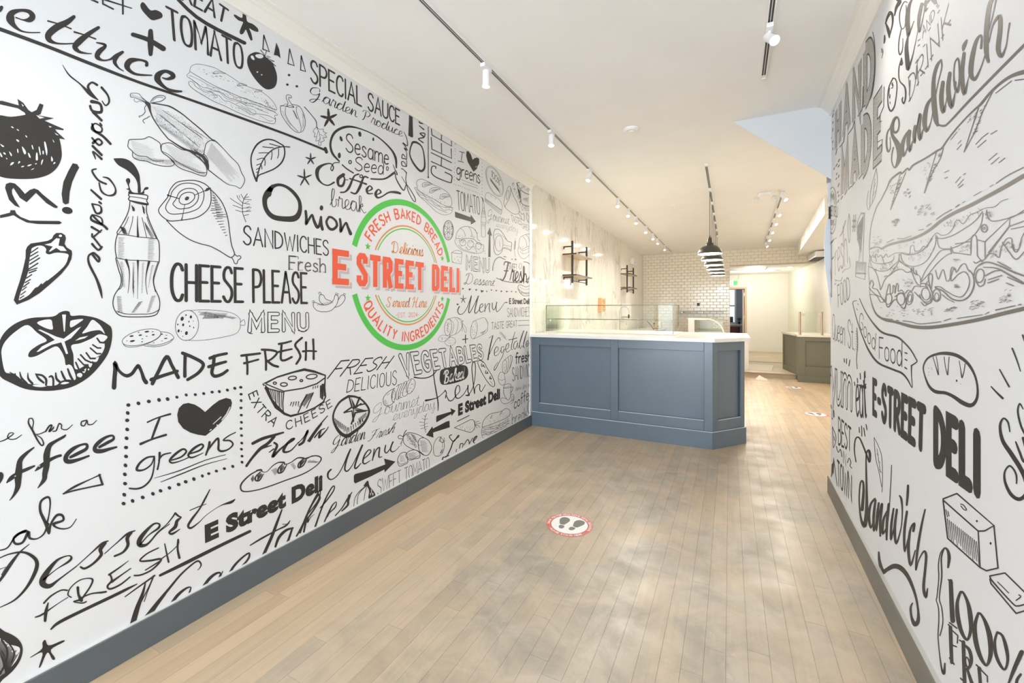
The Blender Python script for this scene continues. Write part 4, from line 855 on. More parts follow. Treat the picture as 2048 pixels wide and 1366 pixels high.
# --- upper left
draw(L_, Z1, 'lettering', 'large script lettering reading Lettuce', '''
T -60 60 60 -30 110 60 0 100 50 15 80 40
T 172 190 16 250 216 16 320 212 60 350 175 62 310 125 44 220 112 34 130 140 66 110 200 90 145 270 50 220 330 22 310 350 14 430 350 12
T 795 182 40 720 240 62 610 295 76 525 370 74 530 430 56 600 465 24 700 473 16 790 468 14
T 515 226 18 640 262 14 765 310 16
T 1060 298 36 960 362 50 855 445 70 808 505 60 850 556 34 930 575 16 985 578 10
T 800 345 20 920 380 14 1030 420 18
T 1040 460 14 1120 478 28 1128 505 38 1065 560 58 1048 615 52 1105 650 22 1180 642 20 1250 605 46 1320 562 32
T 1270 600 36 1238 645 46 1240 685 36 1280 735 18 1330 765 10
T 1580 702 40 1575 668 30 1500 645 26 1405 655 60 1368 710 64 1400 765 38 1480 803 26 1635 812 14
T 1750 838 14 1800 852 26 1862 830 50 1850 795 46 1780 768 36 1712 800 62 1695 850 68 1735 908 44 1800 958 30 1880 982 32 1955 985 20''')
draw(L_, Z1, 'underline', None, 'T -40 300 42 500 498 38 1000 697 36 1500 888 30 2048 1075 26 2700 1308 26 3120 1462 24 3490 1612 23 3510 1622 26;L 34 3505 1600 3518 1640')
draw(L_, Z1, 'lettering', 'lettering reading Sweet, cut by the frame', 'L 20 980 -6 1052 26;L 18 1106 -10 1108 42 1220 98;L 20 1322 -10 1324 150;T 1010 -40 20 1200 20 18 1420 90 10')
draw(L_, Z1, 'heart_drawing', None, 'B 1530 25 1560 38 1620 110 1680 108 1740 140 1748 185 1700 208 1640 218 1590 180 1530 110 1512 60')
draw(L_, Z1, 'plus_drawing', None, 'T 1430 372 44 1600 430 50 1760 525 58;T 1622 335 50 1622 460 66 1622 585 44')
draw(L_, ZA, 'bar_drawing', None, 'T -680 -350 44 -60 290 60 760 735 62')
word(L_, 'GREAT', 'caps', .10, (338, -15), (450, 46), (341, -60), (456, 20))
word(L_, 'TOMATO', 'caps', .085, (338, 76), (486, 139), (333, 14), (484, 91), gap=1.4)
draw(L_, ZA, 'star_drawing', None, 'B 730 200 780 235 805 365 900 410 980 480 995 530 975 545 900 520 840 485 870 560 895 670 880 690 850 670 790 520 775 510 740 570 705 588 680 570 680 520 720 420 730 375 660 350 600 300 575 260 600 250 715 305')
draw(L_, ZA, 'tomato_drawing', 'solid black tomato drawing beside the lettering', 'B 970 890 1080 930 1140 990 1230 1070 1290 1200 1315 1320 1300 1440 1240 1510 1120 1520 980 1400 860 1230 805 1080 820 960 890 905;L 14 1035 855 1110 950 1135 860;L 14 1140 960 1195 975 1140 990 1265 1050 1200 1040 1290 1130 1230 1090;b 960 930 1040 925 1080 960 1060 990 1000 995 945 960;b 875 950 905 955 930 1015 900 1020 865 980;d 978 1230 14 12 0;d 1052 1277 14 9 20')
draw(L_, ZA, 'triangle_drawing', None, 'L 20 1088 600 1072 840 1180 880 1088 600;P 1302 725 1350 840 1375 995 1320 950 1258 940 1285 800;L 18 1528 835 1500 1085 1605 1120 1528 835;L 18 1726 950 1716 1195 1800 1220 1726 950')
draw(L_, Z2, 'dot_drawing', None, 'O 17 1532 417 1512 530 1624 550')
draw(L_, Z2, 'baguette_sandwich_drawing', 'line drawing of a long filled baguette', '''
S 4 352 375 365 320 410 290 480 288 570 308 650 330 740 380 830 430 950 510 1060 560 1180 600 1270 660 1340 730 1375 790 1382 830 1330 815
S 5 350 372 480 450 640 540 800 610 960 680 1120 735 1260 790 1380 830
S 4 352 385 320 415 330 440 380 470 420 500 500 560 560 570 640 600 720 620 800 680 900 710 1000 740 1100 760 1200 790 1290 830 1370 860
S 3 345 420 420 450 500 490 600 550 700 580 800 620 900 680 1010 690 1100 740 1200 760 1300 830 1370 845
S 3 380 480 440 520 480 570 540 600 620 610 700 620 780 690 860 720 930 730 1010 770 1100 790 1180 830 1290 870
S 4 340 500 360 490 400 510 420 550 480 590 540 620 600 610 640 650 700 660 760 720 820 730 900 770 960 800 1030 830 1100 870 1180 880 1240 890 1290 900 1370 940 1360 900 1395 890 1360 860
S 3 560 640 600 620 650 640 680 680 640 690;S 3 600 650 640 660 660 690;S 3 900 760 960 740 1010 770 1050 810 1110 830 1140 860 1110 890 1050 870 990 830 920 800;S 3 960 780 1000 800 1040 820 1080 850
S 5 340 500 350 540 420 600 520 660 640 730 780 790 900 850 1020 900 1150 950 1280 985 1350 995 1370 960 1360 930
S 3 1180 900 1240 930 1290 960 1340 960;S 4 630 400 650 375 700 372 780 398 700 392 630 400;S 4 918 548 930 522 980 518 1030 540 980 538 918 548;S 4 1120 620 1140 598 1180 592 1215 602 1170 612 1120 620
K 3 34 14 20 420 320 700 400 560 420;K 3 34 14 30 850 480 1200 620 900 600;K 3 26 14 90 1250 700 1360 790 1230 740;K 3 60 16 30 480 500 1300 830 470 540;K 3 40 12 10 420 590 1200 900 430 640''')
draw(L_, Z2, 'pepper_drawing', 'line drawing of a bell pepper', '''
S 6 1500 790 1520 750 1500 700 1500 660 1530 650 1560 670 1555 690 1530 680 1530 710 1560 760 1590 795
S 6 1500 790 1540 780 1590 800 1545 800 1500 790 1440 780 1428 800 1440 880 1500 980 1570 1060 1630 1098 1690 1085 1722 1020 1720 930 1690 840 1650 785 1600 770 1570 765
S 5 1490 800 1490 880 1540 980 1640 1090;S 5 1620 790 1620 850 1650 940 1675 1040 1670 1085;S 4 1650 790 1615 800;S 4 1440 790 1490 760 1510 765
H 3 12 1440 850 1470 840 1540 1020 1560 1010;H 3 14 1570 830 1600 850 1620 930 1645 950;H 3 12 1690 870 1710 900 1690 1050 1715 1010''')
draw(L_, Z2, 'parsley_drawing', None, 'T 1715 795 10 1790 880 8 1850 960 10 1860 1020 8 1870 1060 6;S 5 1860 1030 1820 1080 1840 1110 1830 1150 1860 1150 1850 1200 1885 1195 1880 1240 1910 1250 1915 1210 1950 1195 1935 1160 1980 1155 1955 1120 1980 1105 1940 1090 1940 1060 1890 1060 1860 1030;S 4 1870 1060 1895 1120 1900 1220;S 4 1880 1080 1860 1140;S 4 1900 1120 1940 1140;S 4 1905 1160 1885 1190')
word(L_, 'SPECIAL SAUCE', 'caps', .095, (622, 163), (799, 250), (621, 119), (799, 221))
word(L_, 'Garden Produce', 'script', .075, (617, 193), (804, 274), (620, 169), (806, 256), nib=.6)
draw(L_, Z3, 'star_drawing', None, 'X 24 246 582 70 -95 1.1;X 14 90 932 44 -90 1.15;X 15 38 1092 62 -92 1.2')
draw(L_, Z3, 'bun_outline_drawing', None, 'T 335 950 12 275 880 20 260 790 18 300 700 22 400 655 20 520 675 10 660 740 10 770 840 14 815 920 20 822 1005 12;S 11 360 980 400 1015 455 1050;T 605 1100 12 720 1100 14 800 1050 20;D 350 758 11 24 -20;D 510 718 10 20 -10;E 6 510 718 10 20 -10;D 625 762 8 16 0;D 335 900 9 20 0;E 6 335 900 10 21 0;E 9 427 957 11 14 0;E 6 745 1012 9 16 0;E 9 522 1078 12 12 0')
word(L_, 'Sesame', 'print', .075, (692, 302), (777, 330), (692, 266), (777, 300), gap=1.3)
word(L_, 'Seed', 'print', .085, (710, 340), (766, 349), (711, 314), (768, 322), gap=1.3)
draw(L_, Z3, 'lettering', 'script lettering reading Coffee', '''
T 290 1130 16 240 1155 12 190 1140 12 150 1090 24 150 1020 34 200 980 18 260 970 10 285 1000 10 275 1030 10 262 1010 8 290 965 8 335 962 8
T 370 1065 30 325 1100 28 330 1155 20 365 1155 22 380 1100 14 360 1065 12;T 375 1110 8 410 1108 6
T 500 1060 14 460 1080 14 420 1170 22 385 1210 14 345 1215 12;T 580 1090 12 545 1085 14 510 1170 24 475 1225 16 435 1215 12;T 425 1098 12 490 1118 12 565 1145 16
T 580 1205 8 615 1185 14 595 1160 10 570 1190 22 580 1225 14 620 1225 8;T 655 1235 8 690 1215 14 668 1190 10 645 1225 24 660 1260 16 700 1250 12 760 1215 14 820 1215 22 855 1225 18''')
word(L_, 'break', 'script', .05, (662, 413), (731, 427), (659, 376), (727, 394), nib=.4)
draw(L_, V1, 'lettering', 'script lettering reading Green', 'T 40 775 6 60 830 10 90 890 14 90 910 8 60 880 8;T 60 860 10 80 960 14 140 1070 16 180 1110 14 200 1060 12 215 1010 8;T 150 930 6 190 1000 8 250 1080 10 320 1200 12 330 1255 10 300 1240 10 240 1130 10 215 1030 10 205 960 10 215 880 10;T 215 885 14 175 840 10 150 830 14;T 210 800 12 160 790 12 150 740 12 185 745 10 210 800 6;T 215 800 12 215 720 8 195 700 14 155 690 12 165 640 12 200 680 8;T 215 700 12 215 620 8 185 560 14 225 590 10 180 510 14 160 500 10;T 170 490 10 225 530 12 215 430 10 180 350 6')
# --- tomato, crown and exclamation at the far left
draw(L_, Z4, 'tomato_drawing', 'big solid black tomato drawing with white flecks', '''
B -90 330 -60 230 0 205 110 220 255 200 300 180 330 175 430 240 500 300 560 350 600 440 622 560 620 640 580 730 500 800 380 840 250 850 100 845 0 825 -90 780
P -10 60 20 58 190 105 175 38 235 80 285 150 320 175 370 150 400 85 440 100 410 195 370 210 260 205 250 180 180 135 0 95
P 360 200 545 235 440 262;P 440 255 645 345 640 357 540 345;P 545 345 660 450 590 440
p 365 203 450 230 400 240;p 490 312 525 322 505 330;p 550 380 595 408 570 405;p 215 88 240 108 230 118
d 125 327 16 6 30;d 180 354 14 5 30;d 265 419 14 5 50;b 165 448 190 460 190 475 170 465;b 222 520 255 560 262 590 248 600 232 570;b 282 585 300 600 310 635 292 625;b 530 448 550 478 540 475;b 445 480 460 480 478 560 472 612 458 560;b 390 530 400 530 412 600 402 600;b 365 590 378 590 382 655 362 655;b 318 510 328 510 338 548 328 545;b 172 548 182 550 186 585 176 580;b 430 565 442 570 440 600 430 595;b 518 620 535 650 530 670 517 665;b 545 680 562 685 540 702;b 435 650 430 680 415 710 418 670;b 140 680 130 700 102 712 115 685;b 190 670 205 678 182 696;b 320 702 300 718 275 720 290 706;b 345 740 330 755 312 755;b 90 570 118 600 112 620;b 0 495 40 518 25 525;b 0 580 25 625 5 620;b 60 635 75 645 66 650;d 228 724 16 6 -15;d 362 696 10 5 -15;d 45 592 16 8 40''')
draw(L_, Z4, 'crown_drawing', None, 'P 50 940 60 900 100 885 150 895 200 940 252 1000 300 960 345 945 385 960 430 1005 585 1130 575 1145 545 1140 470 1095 362 990 268 1085 200 1040 135 940 120 960 122 1000 150 1060 203 1140 150 1120 90 1060;P 0 1215 100 1190 105 1165 150 1165 165 1200 210 1235 300 1270 400 1272 600 1275 625 1292 600 1308 380 1305 270 1290 190 1250 135 1215 80 1230 0 1245')
draw(L_, Z4, 'exclamation_drawing', None, 'P 735 690 780 700 800 735 770 790 730 880 705 980 695 1095 660 1108 635 1090 622 1000 640 880 690 770;D 680 1168 55 35 12')
draw(L_, (0, 0, 1), 'lettering', 'script lettering running down the wall reading Garden Produce', '''
T 125 130 1 138 150 3 160 168 3 180 188 7 196 200 2;T 196 200 2 180 183 5 176 172 5 184 165 4 194 170 5;T 203 175 5 215 190 4 218 204 4 211 211 3 204 202 2
T 183 203 7 200 208 5 202 224 6 185 222 5 180 212 5;T 186 224 6 203 241 5;T 200 247 4 203 251 4;T 184 248 4 190 262 3 202 264 4 203 255 3 190 247 3 184 258 5 205 272 5 221 288 5;T 184 276 4 197 290 4 204 285 4 196 278 4 186 286 6
T 185 292 5 203 310 5;T 186 304 5 191 318 2;T 188 304 3 203 318 5
T 192 338 3 184 342 4 196 360 4 212 368 4;T 206 354 2 218 358 4 230 375 3 229 388 5 216 391 3 203 383 4 198 366 3
T 182 380 4 202 398 5;T 198 404 4 202 407 4;T 184 408 4 192 426 4 202 424 5 200 412 3 185 408 3
T 184 430 4 203 448 4 202 436 3 185 430 3 183 440 5 205 450 5 214 458 5;T 183 454 5 200 464 4;T 203 460 3 186 474 4 184 468 4;T 186 474 4 200 492 4
T 184 488 5 196 500 4 203 494 5;T 184 508 5 196 523 4 198 516 5 188 506 4;T 186 506 5 177 512 4 178 528 5 192 556 5 200 578 6 204 596 2''')
# --- sausage with slices
draw(L_, Z5, 'salami_drawing', 'engraved drawing of a tied salami with cut slices', '''
T 440 200 10 380 150 8 340 105 6 260 97 6 240 115 8 250 145 8 290 150 6 430 205 10;S 5 285 160 290 190 320 205 350 190 430 215;H 4 8 260 110 270 135 400 160 420 200
S 8 480 200 520 150 580 125 640 130 655 155 610 190 540 205 470 215;S 5 500 195 540 155 600 145 630 155;S 8 430 240 410 270 415 320 380 360 345 370 350 385;S 8 470 370 440 390 400 410 390 430 410 455
T 430 210 40 460 240 44 480 320 20 520 410 14 600 530 12 690 640 12
T 500 215 16 620 235 14 720 260 18 850 340 14 960 430 12 1080 530 14 1200 640 14 1250 665 12 1340 750 8 1430 850 8 1520 940 8 1560 1040 8 1600 1130 8 1550 1225 8 1490 1200 6 1400 1180 8 1300 1110 10 1170 1010 12
T 690 640 12 780 700 16 880 760 22 1000 800 26 1100 850 36 1150 930 40 1165 1000 20
S 9 1245 668 1190 660 1140 700 1120 780 1095 830 1000 770;S 8 1115 820 1160 880 1165 960;S 6 1095 840 1040 850 960 760
C 9 215 690 230 650 310 645 400 640 460 615 520 640 590 690 600 740 620 800 700 860 760 920 740 960 640 965 520 940 430 905 330 890 270 850 265 790 215 740
S 7 265 790 330 840 430 850 520 900 640 900
C 9 610 720 640 695 720 690 800 740 860 770 950 790 1060 870 1130 950 1150 1020 1130 1080 1060 1070 980 1040 860 1000 780 950 700 860 620 800
S 7 620 790 700 830 780 900 860 950 960 1000 1050 1040 1140 1040
H 2 22 500 250 560 330 1090 640 1120 760;H 2 26 520 270 600 250 1180 650 1100 600;H 3 40 520 420 580 400 1080 840 1100 780;H 3 34 560 470 620 480 1000 800 1040 760;H 3 24 560 340 640 380 1020 700 1060 750;H 3 22 620 300 700 350 1060 600 1120 660
K 4 110 16 70 500 290 1080 700 560 440;K 3 60 16 30 700 270 1180 640 620 330
H 2 11 240 660 480 740 290 850 600 880;H 2 9 650 710 1000 840 760 890 1120 1050;H 2.2 13 1200 690 1560 1110 1140 830 1440 1160
H 5 26 280 860 290 885 720 890 720 960;H 5 26 720 880 740 930 1120 1040 1110 1080;H 6 16 850 740 960 790 1060 860 1150 960''', M_LINE)
# --- bottle with splash
draw(L_, Y2, 'bottle_drawing', 'line drawing of a glass bottle with a splash', '''
B 160 -90 175 -100 260 -95 330 -50 375 30 385 100 390 190 365 190 362 120 335 60 270 0 200 -40
B 262 90 275 70 295 75 300 100 290 130 310 180 345 195 400 190 425 150 455 148 450 165 420 175 410 205 290 200 290 175 265 160 285 155 275 120
S 9 290 200 370 205 440 215 450 235 440 265 452 285 445 298 370 285 300 262 285 245 295 230 285 215 290 200;S 6 290 225 370 235 445 250;T 300 262 10 370 280 20 445 292 16
S 8 298 265 290 330 265 400 220 480 188 530 190 550 175 610 172 680 182 745 178 760 200 850 222 920 215 990 170 1060 152 1130 165 1190 200 1235 260 1252 380 1254 480 1248 530 1225 552 1160 545 1090 510 1010 500 940 520 860 545 785 548 770 550 700 545 620 530 585 500 520 465 440 440 360 440 298
S 6 190 550 280 556 360 570 450 578 530 588;S 6 180 750 280 768 380 772 460 776 545 785;S 5 188 765 220 850 235 930 225 1000 200 1020;S 5 535 790 510 860 495 950 515 1040
S 5 285 400 270 440 235 500 200 545;S 5 322 395 315 450 285 550;T 362 395 5 362 480 10 366 568 20;S 5 400 405 415 470 440 575;S 5 440 400 465 470 520 580
T 265 768 22 290 850 10 292 940 6 280 1050 4;T 365 775 20 365 860 8 363 1000 4 362 1100 3;T 460 785 22 440 870 10 432 960 6 445 1060 4
S 6 185 1205 260 1228 380 1230 480 1225 550 1190
H 3 16 200 575 255 580 195 755 250 750;H 3 16 455 590 510 590 450 760 505 760;H 3 14 310 300 340 330 320 350 340 350;H 3 14 400 300 425 330 410 360 425 380
H 3 22 215 790 240 780 230 990 260 1000;H 3 20 320 790 340 800 320 1000 330 1100;H 3 22 400 800 420 790 395 1050 405 1040;H 3 20 480 820 500 810 450 1000 460 1000
H 3 18 185 1080 225 1080 195 1215 240 1215;H 3 16 370 1130 410 1120 310 1215 340 1215;H 3 16 480 1080 520 1070 440 1215 470 1205;H 3 20 210 480 260 500 240 545 280 548;H 3 16 420 440 440 520 500 560 480 590''')
# --- ham
draw(L_, Y2, 'ham_drawing', 'line drawing of a ham leg with rings on the cut face', '''
C 8 545 330 590 270 620 230 640 170 690 110 760 92 850 90 930 115 980 160 990 220 985 290 950 350 880 400 800 420 720 430 640 435 590 410 550 370
C 7 605 305 640 240 660 180 720 125 800 112 880 130 925 180 925 250 890 320 820 355 740 372 650 375 610 345
C 7 665 285 690 250 720 190 780 158 850 165 882 210 870 270 820 315 760 330 710 330 675 305;C 7 718 250 740 210 790 190 840 200 848 240 810 280 760 295 725 280;D 784 243 20 15 -35
L 8 620 215 718 245;L 6 848 215 980 158;L 5 765 300 740 430;T 940 180 8 960 165 24 985 155 10;T 620 215 16 660 228 6 700 238 4;T 738 428 12 745 400 6 750 370 4
S 8 610 430 700 520 800 590 900 630 980 650 1060 690 1140 740 1165 745 1190 715 1165 640 1150 540 1130 400 1090 290 1040 220 975 155
S 7 1165 745 1180 770 1190 795 1210 800 1220 770 1245 750 1235 732 1210 735 1190 715
H 7 11 1000 195 1010 200 1040 400 1130 400;H 6 10 985 345 1085 340 1110 560 1130 555;H 5 6 1000 210 1040 240 990 330 1090 330''', M_LINE)
draw(L_, Z6, 'dill_drawing', None, 'S 6 160 880 130 800 125 740 130 680 150 630 175 595;S 5 130 690 80 640 70 610;S 5 128 720 60 680 0 640;S 5 125 745 30 710;S 5 127 780 55 760;S 5 140 650 110 600;S 5 140 650 215 655;S 5 132 690 200 700;S 5 126 740 215 735;S 5 128 775 210 770;S 5 140 815 190 805;S 5 148 635 190 625;S 4 100 640 90 610;S 4 150 690 190 670;S 4 160 740 200 720;S 4 160 772 200 755')
draw(L_, Z6, 'leaf_drawing', 'outline drawing of a veined leaf', 'T 268 465 22 240 400 16 215 300 14 218 200 14 270 100 18 350 50 16 430 50 14 510 90 12 545 120 14 552 200 14 520 280 16 450 340 14 360 380 14 290 410 12 268 465 14;T 268 450 18 300 330 12 350 230 12 430 150 12 520 120 12 605 122 10;S 9 330 120 380 125 440 130;S 9 400 88 460 105 510 118;S 8 290 182 350 180 385 180;S 8 272 250 320 235 340 235;S 8 268 305 310 290;S 8 490 140 490 200 480 235;S 8 420 160 425 200 415 250;S 8 350 240 355 280 350 310;S 8 310 295 320 320 322 345;S 8 265 350 300 330;S 8 265 380 285 370')
draw(L_, Z6, 'lettering', 'heavy brush lettering reading Onion', '''
T 430 520 40 380 590 66 350 660 50 370 760 44 440 830 50 560 850 54 660 840 60 705 770 44 700 670 34 640 580 34 560 520 28 480 505 30 410 540 44 390 600 60
T 765 770 26 772 840 28 770 900 26 800 850 24 830 810 22 850 870 28 880 930 32 900 920 26 915 860 26 920 830 24;T 920 830 24 922 900 30 935 955 30;D 925 738 18 26 0
T 1000 830 24 975 880 24 1000 940 26 1040 955 28 1080 920 26 1070 870 22 1030 835 22 1000 830 24;T 1112 850 22 1120 910 26 1120 975 28 1150 920 20 1175 890 22 1195 940 26 1220 1000 34''')
word(L_, 'SANDWICHES', 'caps', .085, (487, 488), (657, 511), (487, 451), (656, 482), gap=1.7)
word(L_, 'Fresh', 'print', .11, (578, 539), (651, 545), (578, 512), (651, 518), m=M_GREY, gap=1.6, name='lettering', label='sketched serif lettering reading Fresh')
draw(L_, Y3, 'serif_stroke', None, 'L 5 550 388 640 392;L 5 640 392 642 415;L 5 548 510 590 512;L 4 645 438 670 438;L 4 650 520 685 520;L 4 825 412 850 412;L 4 828 535 860 536;L 4 875 538 905 540;H 3 10 560 395 575 390 560 505 572 500', M_LINE)
word(L_, 'CHEESE PLEASE', 'caps', .085, (343, 601), (614, 606), (343, 527), (613, 547), gap=1.7)
word(L_, 'MENU', 'caps', .19, (499, 662), (615, 660), (500, 628), (614, 628), m=M_LINE, outline=.09, gap=3.2, label='outlined lettering reading MENU')
draw(L_, (460, 430, 4.711), 'lettering_shade', None, 'H 3 22 180 940 195 945 182 1110 195 1105;H 3 22 355 930 368 935 358 1100 368 1105;H 3 22 485 930 498 935 487 1085 498 1090;L 7 182 1115 208 1118;L 7 288 1108 315 1108;L 7 358 1108 455 1105;L 6 640 1088 700 1098 720 1080')
draw(L_, Y3, 'sausage_drawing', None, 'S 5 790 820 785 860 820 900 880 912 950 900 1000 850 1020 790 1010 755 990 755 975 800 930 840 870 848 820 830 790 820;S 5 850 750 840 780 850 820 880 845;S 5 850 750 880 755 900 790 950 810;S 5 1020 800 1050 755 1080 765 1080 800 1040 850 990 870;L 4 840 750 835 730 850 727 860 740 850 750;L 4 775 812 790 805 795 820 778 830 775 812;L 4 1000 755 995 735 1018 740 1012 755;L 4 1068 755 1070 738 1085 742 1080 762;H 3 12 820 842 830 858 960 810 970 835', M_LINE)
# --- chili, big tomato
draw(L_, Y1, 'chili_drawing', 'bold drawing of a chili pepper with white shading', '''
P 155 1140 185 1040 225 920 260 790 290 660 292 570 310 530 350 495 440 482 540 465 590 440 610 400 640 375 700 375 740 400 750 440 735 500 760 540 815 575 820 610 812 670 780 740 700 840 580 950 450 1060 330 1135 190 1192
b 365 548 430 520 490 525 525 560 520 600 560 620 640 600 770 615 770 670 740 740 650 830 550 910 465 980 400 1000 330 1080 222 1140 218 1110 235 1050 270 960 300 880 322 800 332 700 345 620 355 575
p 505 508 580 490 640 435 680 440 665 520 720 530 760 580 690 580 640 545 570 588 555 585 600 530;d 687 408 18 14 0
L 14 350 600 430 545;L 14 345 640 430 590;L 14 335 690 435 630;L 16 340 730 450 660;L 16 320 790 430 720;L 14 310 810 420 775;L 16 330 830 410 800;L 14 300 890 360 850;L 14 285 940 345 905;L 14 265 990 330 940;L 12 250 1030 300 990;L 12 235 1080 290 1040;L 12 225 1120 270 1090;P 420 1000 470 945 480 960 530 915 560 930 480 990''')
draw(L_, Y5, 'tomato_drawing', 'bold outlined tomato drawing with a star stalk', '''
B -20 740 0 620 80 500 220 400 400 345 650 330 740 280 800 260 860 270 885 320 1020 315 1200 350 1330 420 1385 480 1388 620 1340 790 1230 950 1090 1090 900 1200 700 1245 520 1252 320 1230 150 1160 0 1070 -20 900
b 20 820 25 720 80 620 200 510 340 435 460 530 580 625 480 680 370 760 355 830 450 820 600 740 700 700 760 760 800 850 815 930 860 925 900 960 940 1080 920 1120 850 1110 760 1130 700 1180 600 1190 480 1170 360 1165 240 1110 140 1040 60 1010
b 460 410 530 375 630 368 650 430 650 490 560 470;b 870 400 900 375 1030 360 990 400 880 465;b 1140 372 1200 400 1260 460 1300 545 1240 500 1130 510 1020 540 1080 460;p 770 305 818 305 805 515 792 515
p 470 495 500 490 700 580 790 605 850 560 960 475 1005 455 960 510 880 600 800 640 845 790 820 795 760 650 640 680 480 765 450 770 520 700 680 620 600 560 540 530
p 930 630 990 590 1095 568 1050 600;b 885 690 1000 660 1140 600 1230 550 1330 575 1310 620 1280 650 1300 700 1262 790 1190 840 1130 895 1050 940 960 985 920 950 910 800
b 1260 650 1298 660 1285 712 1262 700;b 1235 735 1262 735 1255 800 1232 800;b 1225 828 1200 890 1145 880;b 1100 900 1145 915 1120 962 1100 940;b 1070 972 1050 1030 1022 1010;b 960 1040 1000 1030 1022 1055 1000 1085 960 1070;d 1098 986 10 12 0;b 405 1182 500 1172 580 1190 520 1205 440 1200;b 750 1165 800 1140 860 1150 800 1170
L 22 1205 600 1240 650 1290 655;L 20 1150 680 1210 720 1250 720;L 20 1120 720 1200 790 1250 790;L 22 1070 780 1120 850 1180 850;L 22 1000 805 1060 870 1130 900;L 20 970 855 1040 930 1090 930;L 22 940 900 980 990 1040 1000
T 120 1020 10 180 1060 26 240 1110 30;T 185 1040 18 200 1090 24 260 1120 30;T 245 1020 14 265 1090 26 330 1160 30;T 345 1030 10 350 1100 26 400 1160 30;T 440 1040 14 480 1100 30 540 1150 26;T 450 1050 26 520 1060 26 570 1110 30 570 1180 26;T 610 1080 20 640 1070 26 660 1110 26 660 1190 26;T 690 1030 18 700 1100 30 740 1140 30;T 760 1010 22 790 1080 30 820 1130 26;T 840 980 22 870 1060 30 910 1130 26''')
draw(L_, Y6, 'salami_roll_drawing', 'line drawing of a salami roll with speckled cut face', 'E 6 1112 325 148 195 8;S 5 1150 135 1300 125 1450 130 1620 150 1720 180 1790 240 1795 300 1790 360 1740 430 1600 470 1400 505 1250 518 1090 515;S 5 1795 290 1840 250 1855 300 1845 325 1792 318;D 1050 240 20 28 20;D 1162 217 14 20 10;D 1100 193 8 12 0;D 995 313 8 11 0;D 1063 318 13 19 10;D 1137 277 7 11 0;D 1148 335 7 10 0;D 1198 353 7 10 0;D 1005 395 14 20 10;D 1105 424 18 25 10;D 1195 268 4 6 0;D 1040 402 5 7 0;D 1057 465 5 7 0;H 5 24 1255 160 1280 140 1690 240 1760 220;H 5 20 1270 190 1330 140 1560 240 1650 160;H 5 16 1310 240 1350 190 1500 235 1540 190')
draw(L_, Y6, 'salami_slice_drawing', None, 'E 6 530 478 255 92 -14;S 6 285 545 330 595 430 602 560 575 690 520 760 470 782 430;S 6 560 585 680 598 790 585 880 550 935 500 938 470 900 430 840 412 775 408;S 6 600 570 700 580 800 560 880 530 925 500;D 598 405 30 11 -8;D 402 462 26 10 -8;D 515 450 22 9 -8;D 413 525 32 12 -10;D 680 445 20 9 -8;D 596 464 12 5 -8;D 540 498 12 5 -8;D 537 534 12 5 -8;D 492 415 11 5 -8;D 673 405 11 5 0;D 790 437 16 7 0;D 840 492 22 7 -8;D 848 450 12 4 0;D 688 548 10 4 0;D 793 524 9 4 0;D 342 523 8 4 0')
draw(L_, Y6, 'lettering', 'brush lettering reading Made', 'T 178 1120 60 185 1000 56 195 880 56 192 810 54 230 890 40 290 950 40 350 970 46 410 940 44 460 870 44 492 845 46 530 920 40 560 1010 50 590 1055 54;T 670 1070 50 740 930 46 850 730 50 920 840 44 1000 990 50;T 655 1020 50 800 970 44 990 910 40;T 1085 975 46 1085 850 42 1090 700 44;T 1055 680 44 1200 740 44 1320 820 44 1260 930 42 1120 1020 40;T 1405 745 42 1500 710 38 1620 685 36;T 1390 855 42 1500 820 40 1610 790 34;T 1460 720 44 1450 830 44 1430 930 44 1470 975 44 1560 950 40 1630 900 36')
draw(L_, X3, 'lettering', 'brush lettering reading Fresh', 'T 55 138 22 140 128 22 220 118 20;T 100 130 20 108 220 20 108 300 20;T 80 205 22 140 190 18 205 172 18;T 262 90 20 272 180 20 272 262 20;T 235 85 20 320 90 20 370 110 20 330 160 18 280 190 18;T 280 180 20 330 220 22 378 235 22;T 385 35 20 440 25 18 495 10 16;T 410 40 20 405 100 20 405 170 20 440 178 20 500 150 20;T 385 105 20 440 92 18 500 80 16;T 590 -20 18 530 40 20 560 100 20 575 150 20 540 210 20;T 625 20 20 625 100 18 622 175 20;T 688 -5 20 692 80 18 692 168 20;T 598 100 20 650 96 16 715 100 16')
